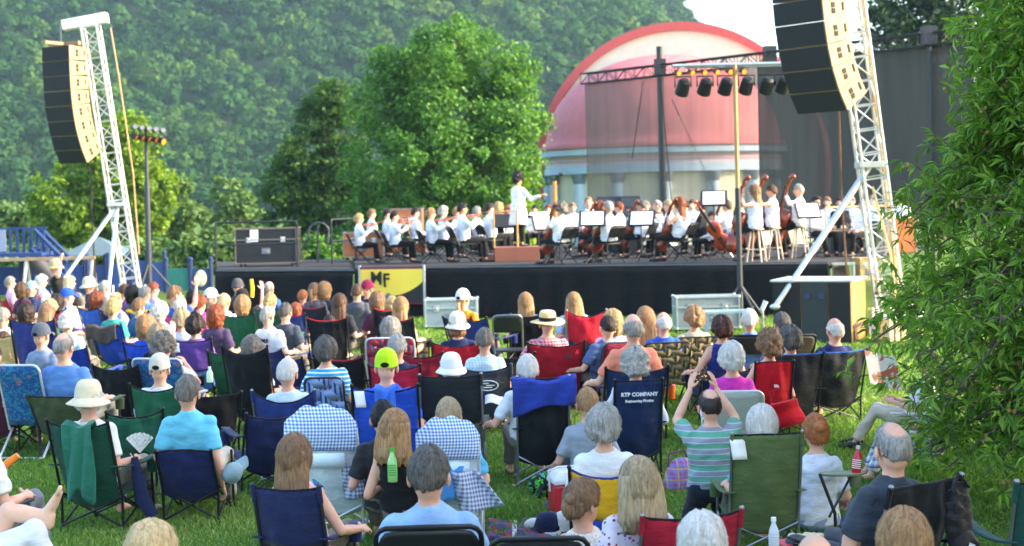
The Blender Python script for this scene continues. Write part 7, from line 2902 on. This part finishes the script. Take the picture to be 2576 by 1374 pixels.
    g.build('bag', cloth('1a1b1f', rough=.5), o)
    g = MB()
    g.box((.01, -.078, -.10), (.05, .004, .03), Matrix.Rotation(.4, 3, 'Y'))
    g.build('tag', solid('c9cdd2', .5), o, smooth=False)
    # sheet of paper in a hand and lap things
    p = at(1243, 1013, 285)
    g = MB()
    g.grid(lambda u, v: ((u - .5) * .16, (v - .5) * .2, .015 * np.sin(u * 5) + .05 * v), 6, 6)
    o = g.build('paper_sheet', solid('d6d0e8', .7), None, thick=.003)
    o.location = p
    tag(o, 'pale lilac sheet held beside the blue jacket chair', 'sheet')
    # red tray on the knees at the right
    p = at(2010, 1366, 440)
    o = empty('picnic_tray', p, .2, 'red tray with food at the knees of the man in grey', 'tray')
    g = MB()
    g.box((0, 0, 0), (.24, .2, .02))
    g.build('tray', solid('c8203a', .5), o, smooth=False, bev=.008)
    g = MB()
    for q in range(6):
        g.ball((-.02 + .03 * q, .05 - .02 * (q % 3), .03), (.03, .025, .018), None, 8, 6)
    g.build('food', solid('d8d2b0', .7), o)
    # checked cloths hanging from the padded chairs
    for px, py, s, lab, col in ((880, 1205, 345, 'checked cloth hanging off the left padded chair', '5a6a9c'), (1170, 1240, 362, 'checked cloth hanging off the padded chair of the straw blond person', '6a7296')):
        p = at(px, py, s)
        g = MB()
        g.grid(lambda u, v: ((u - .5) * (.30 - .12 * v) + .12 * (1 - v), -.05 * np.sin(u * 6) - .04 * u, .30 * (v - .5) + .06 * u * (1 - v)), 14, 12)
        o = g.build('checked_cloth', cloth(col, 'gingham', 'c9d2e2', 'navy', 34), None, thick=.012)
        o.location = p
        tag(o, lab, 'cloth', 'checked cloths of the padded chairs')
        p = at(px - 60, py - 22, s)
        g = MB()
        g.grid(lambda u, v: ((u - .5) * (.16 + .16 * v), -.02 * np.sin(u * 6), .24 * (v - .5)), 10, 8)
        o = g.build('blue_cloth', cloth('4f92d2'), None, thick=.012)
        o.location = p
        tag(o, lab.replace('checked', 'plain blue'), 'cloth', 'plain blue cloths of the padded chairs')
    # empty chairs
    for ch, px, s, rz, bt, sh in (
        (dict(t='pad', c='3f76c4', w=.50, lab='blue checked camp chair with nobody showing above it'), 819, 338, -6, .99, .34),
        (dict(t='lawn', c='27508f', weave=False, mat=cloth('224a86', 'patchy', 'a83a50', '2a7f9a', 11), w=.46, lab='flowered blue lawn chair left of the big man in blue'), 76, 246, -12, .95, .36),
        (dict(t='fold', c='26282c', w=.40, fr='steel', lab='empty dark folding chair with a bright frame beside the orange shirt'), 1272, 180, -2, .90, .40),
        (dict(t='fold', c='23262b', w=.47, mat=cloth('2a2e33', 'gingham', '15171a', 'black', 90), lab='black net backed folding chair at the bottom of the picture', top=.34), 1334, 500, 0, .87, .42),
        (dict(c='1f4a44', w=.60, fr='steel', lab='dark green camp chair at the right corner with its cup holder', square=True, dip=.0), 2612, 455, 6, .92, .38),
        (dict(c='15161a', w=.56, lab='black camp chair turned aside by the tall black chair', dip=.02), 505, 262, 20, .72, .34),
        (dict(c='1f3f9c', w=.5, lab='empty royal blue camp chair left of the dark jacket chair'), 205, 206, -20, .84, .34),
        (dict(c='17181b', w=.52, lab='empty black camp chair left of the clapping woman'), 318, 232, -15, .82, .34),
        (dict(c='1f5a3c', w=.5, lab='empty green camp chair left of the bearded man'), 590, 212, -12, .80, .34),
        (dict(c='202a58', w=.5, lab='empty navy camp chair right of the bearded man'), 742, 224, -25, .80, .34),
        (dict(c='16171a', w=.52, lab='empty black camp chair before the maroon capped person', low='b01a30'), 880, 226, -20, .82, .34),
        (dict(c='8c1a2c', w=.5, lab='empty red camp chair right of the grey bob'), 1062, 222, -8, .80, .34),
        (dict(c='1b1c20', w=.5, lab='empty black camp chair left of the straw boater'), 1270, 226, 6, .80, .34),
        (dict(c='24366e', w=.5, lab='empty navy camp chair behind the man in slate blue'), 1478, 214, 8, .78, .34),
        (dict(c='1d274e', w=.5, lab='empty navy camp chair behind the sagging navy one'), 655, 292, 24, .74, .34),
        (dict(c='1f5a46', w=.46, lab='empty dark green camp chair between the sun hat and the turquoise shirt'), 318, 292, 18, .78, .34),
        (dict(c='232f6a', w=.5, lab='blue camp chair seen from the side before the bannered stage'), 1215, 178, -35, .85, .36)):
        p = on_ground(px, s)
        chair_obj(ch, p, math.radians(rz), 1.0, bt, sh)
    # white oval on the charcoal chair
    ch = find('grey haired man in a pale checked shirt')['chair']
    bk = [c for c in ch.children if c.name.startswith('backrest')][0]
    V = np.empty(len(bk.data.vertices) * 3, np.float32)
    bk.data.vertices.foreach_get('co', V)
    V = V.reshape(-1, 3)
    zt = V[:, 2].max()
    zc = zt - .22
    yy = V[np.argmin(np.abs(V[:, 2] - zc) + np.abs(V[:, 0])), 1] - .022
    wh = solid('dfe3e6', .6)
    g = MB()
    t = np.linspace(0, 2 * PI, 32, endpoint=False)
    g.tube([(.04 + .115 * math.cos(a), yy + .01 * abs(math.cos(a)), zc + .055 * math.sin(a)) for a in t], .0055, 6, closed=True)
    for k, (x0, x1) in enumerate(((-.045, .03), (.005, .10), (-.03, .07))):
        g.box((.04 + (x0 + x1) / 2 - .02, yy, zc + .024 - .022 * k), (x1 - x0, .004, .011))
    g.build('oval_mark', wh, bk, smooth=False)
    # letters on the bearded man's shirt
    sp = find('white bearded man')
    sh_ = [c for c in sp['obj'].children if c.name.startswith('shirt')][0]
    V = np.empty(len(sh_.data.vertices) * 3, np.float32)
    sh_.data.vertices.foreach_get('co', V)
    V = V.reshape(-1, 3)
    zc = .33 + .10 + .30
    sel = V[(np.abs(V[:, 2] - zc) < .03) & (np.abs(V[:, 0]) < .05)]
    yb = sel[:, 1].min() - .012
    ink = solid('1a2430', .7)
    text('M:F', .085, ink, sh_, (.02, yb - .006, zc), (PI / 2 + .25, 0, 0), depth=.004, bold=.003)
    g = MB()
    g.box((.03, yb - .0, zc - .07), (.16, .006, .012))
    g.build('printed_line', solid('c84a4a', .6), sh_, smooth=False)
    # beard of that man
    hc = sp['obj']


def leg_person():
    """Someone lying back at the left edge: one bare foot up on the other knee."""
    s = 425
    P = lambda x, y, d=0: at(x, y, s) + Vector((0, d, 0))
    k1, an, heel, toe = P(22, 1290), P(118, 1298), P(124, 1318), P(152, 1234)
    hip1, hip2 = P(-70, 1420, .05), P(-70, 1430, -.12)
    k2, an2 = P(92, 1336, -.05), P(150, 1500, .0)
    b = MB()
    b.tube([hip1, hip1.lerp(k1, .5), k1, k1.lerp(an, .3), k1.lerp(an, .75), an], [.095, .085, .062, .058, .042, .034], 14)
    b.ball(k1, (.064, .064, .066), None, 12, 8)
    b.tube([an, heel, heel.lerp(toe, .3) + Vector((-.012, 0, 0))], [.036, .040, .036], 12)
    b.ball(heel + Vector((-.006, 0, .004)), .040, None, 12, 8)
    b.tube([an + Vector((.006, 0, .02)), an.lerp(toe, .5), toe], [(.034, .036), (.042, .032), (.045, .018)], 12)
    b.tube([hip2, hip2.lerp(k2, .5), k2, an2], [.10, .085, .06, .035], 12)
    ch = P(-190, 1430, 0)
    nk = P(-330, 1400, 0)
    b.tube([P(-60, 1432, -.03), P(-130, 1435, -.02), ch, P(-270, 1415)], [(.13, .17), (.12, .15), (.12, .18), (.10, .16)], 16)
    b.tube([P(-270, 1412), nk], .055, 10)
    b.ball(P(-375, 1385), (.115, .08, .095), None, 14, 10)
    b.tube([P(-260, 1400, .18), P(-200, 1440, .3), P(-150, 1400, .2)], [.05, .04, .03], 8)
    b.tube([P(-260, 1400, -.18), P(-200, 1450, -.3), P(-150, 1410, -.2)], [.05, .04, .03], 8)
    post = MB()
    d = (toe - an).normalized()
    up = Vector((-.45, 0, .35)).normalized()
    for i, (y, L, r) in enumerate(((-.036, .030, .0145), (-.014, .026, .0105), (.004, .022, .010), (.020, .017, .0095), (.034, .010, .009))):
        q = toe + Vector((0, y, 0)) - d * (.002 + .006 * i)
        post.tube([q - d * .02, q + d * L * .5, q + d * L + up * .004, q + d * (L + .008) + up * .004], [r, r, r * .95, r * .5], 8)
    tr = MB()
    tr.tube([hip2, hip2.lerp(k2, .5), k2, k2.lerp(an2, .5), k2.lerp(an2, .9)], [.125, .112, .085, .08, .078], 14)
    tr.ball(k2, .086, None, 12, 8)
    tr.tube([hip1, hip1.lerp(k1, .45), hip1.lerp(k1, .62)], [.12, .108, .102], 14)
    tr.ball(P(-66, 1432, -.03), (.17, .17, .14), None, 14, 10)
    sh_ = MB()
    sh_.tube([P(-90, 1432, -.02), P(-130, 1435, -.02), ch, P(-275, 1415)], [(.145, .19), (.135, .17), (.135, .20), (.11, .17)], 16)
    m1, m2, m3 = fuse([(b, .011, 5), (tr, .012, 6), (sh_, .014, 6)])
    V, L, T = arrays(m1)
    o = bpy.data.objects.new('person', mesh_from([(V, L, T, 0), post], 'body'))
    finish(o, skin_mat('e6bda2'))
    tag(o, 'person at the left edge resting a bare foot across the knee', 'person', 'people listening on the lawn')
    for nm, m, c in (('trousers', m2, 'dfe2ea'), ('shirt', m3, '8a98b0')):
        V, L, T = arrays(m)
        V = creases(V, L, T, .006, 5)
        q = bpy.data.objects.new(nm, mesh_from([(V, L, T, 0)], nm))
        finish(q, cloth(c), o)
    h = bpy.data.objects.new('hair', hair_mesh('long', 0))
    finish(h, hair_mat(*HC['lbrown']), o)
    h.matrix_world = Matrix.Translation(P(-380, 1385)) @ Matrix.Rotation(PI / 2, 4, 'Z') @ Matrix.Rotation(PI / 2, 4, 'X')
    c = empty('lounge_chair', P(-190, 1500), 0, 'low lounge chair of the barefoot person at the left edge', 'chair')
    g = MB()
    zz = c.location.z
    g.box((0, 0, .02), (.8, .5, .05))
    g.build('seat', cloth('2a3a60'), c, smooth=False, bev=.01)
    for x in (-.35, .35):
        for y in (-.2, .2):
            g = MB()
            g.tube([(x, y, 0), (x, y, -zz)], .015, 7)
            g.build('leg', frame_mat('steel'), c)


# ------------------------------------------------------------------ build everything
make_ground()
make_hill()
make_trees()
make_bandshell()
make_rig()
make_stage()
make_playground()
make_towers()
audience()
orchestra()
build_people()
finish_orchestra()
props()
leg_person()
make_near_tree()
make_grass()
make_fallen_leaves()
make_haze()
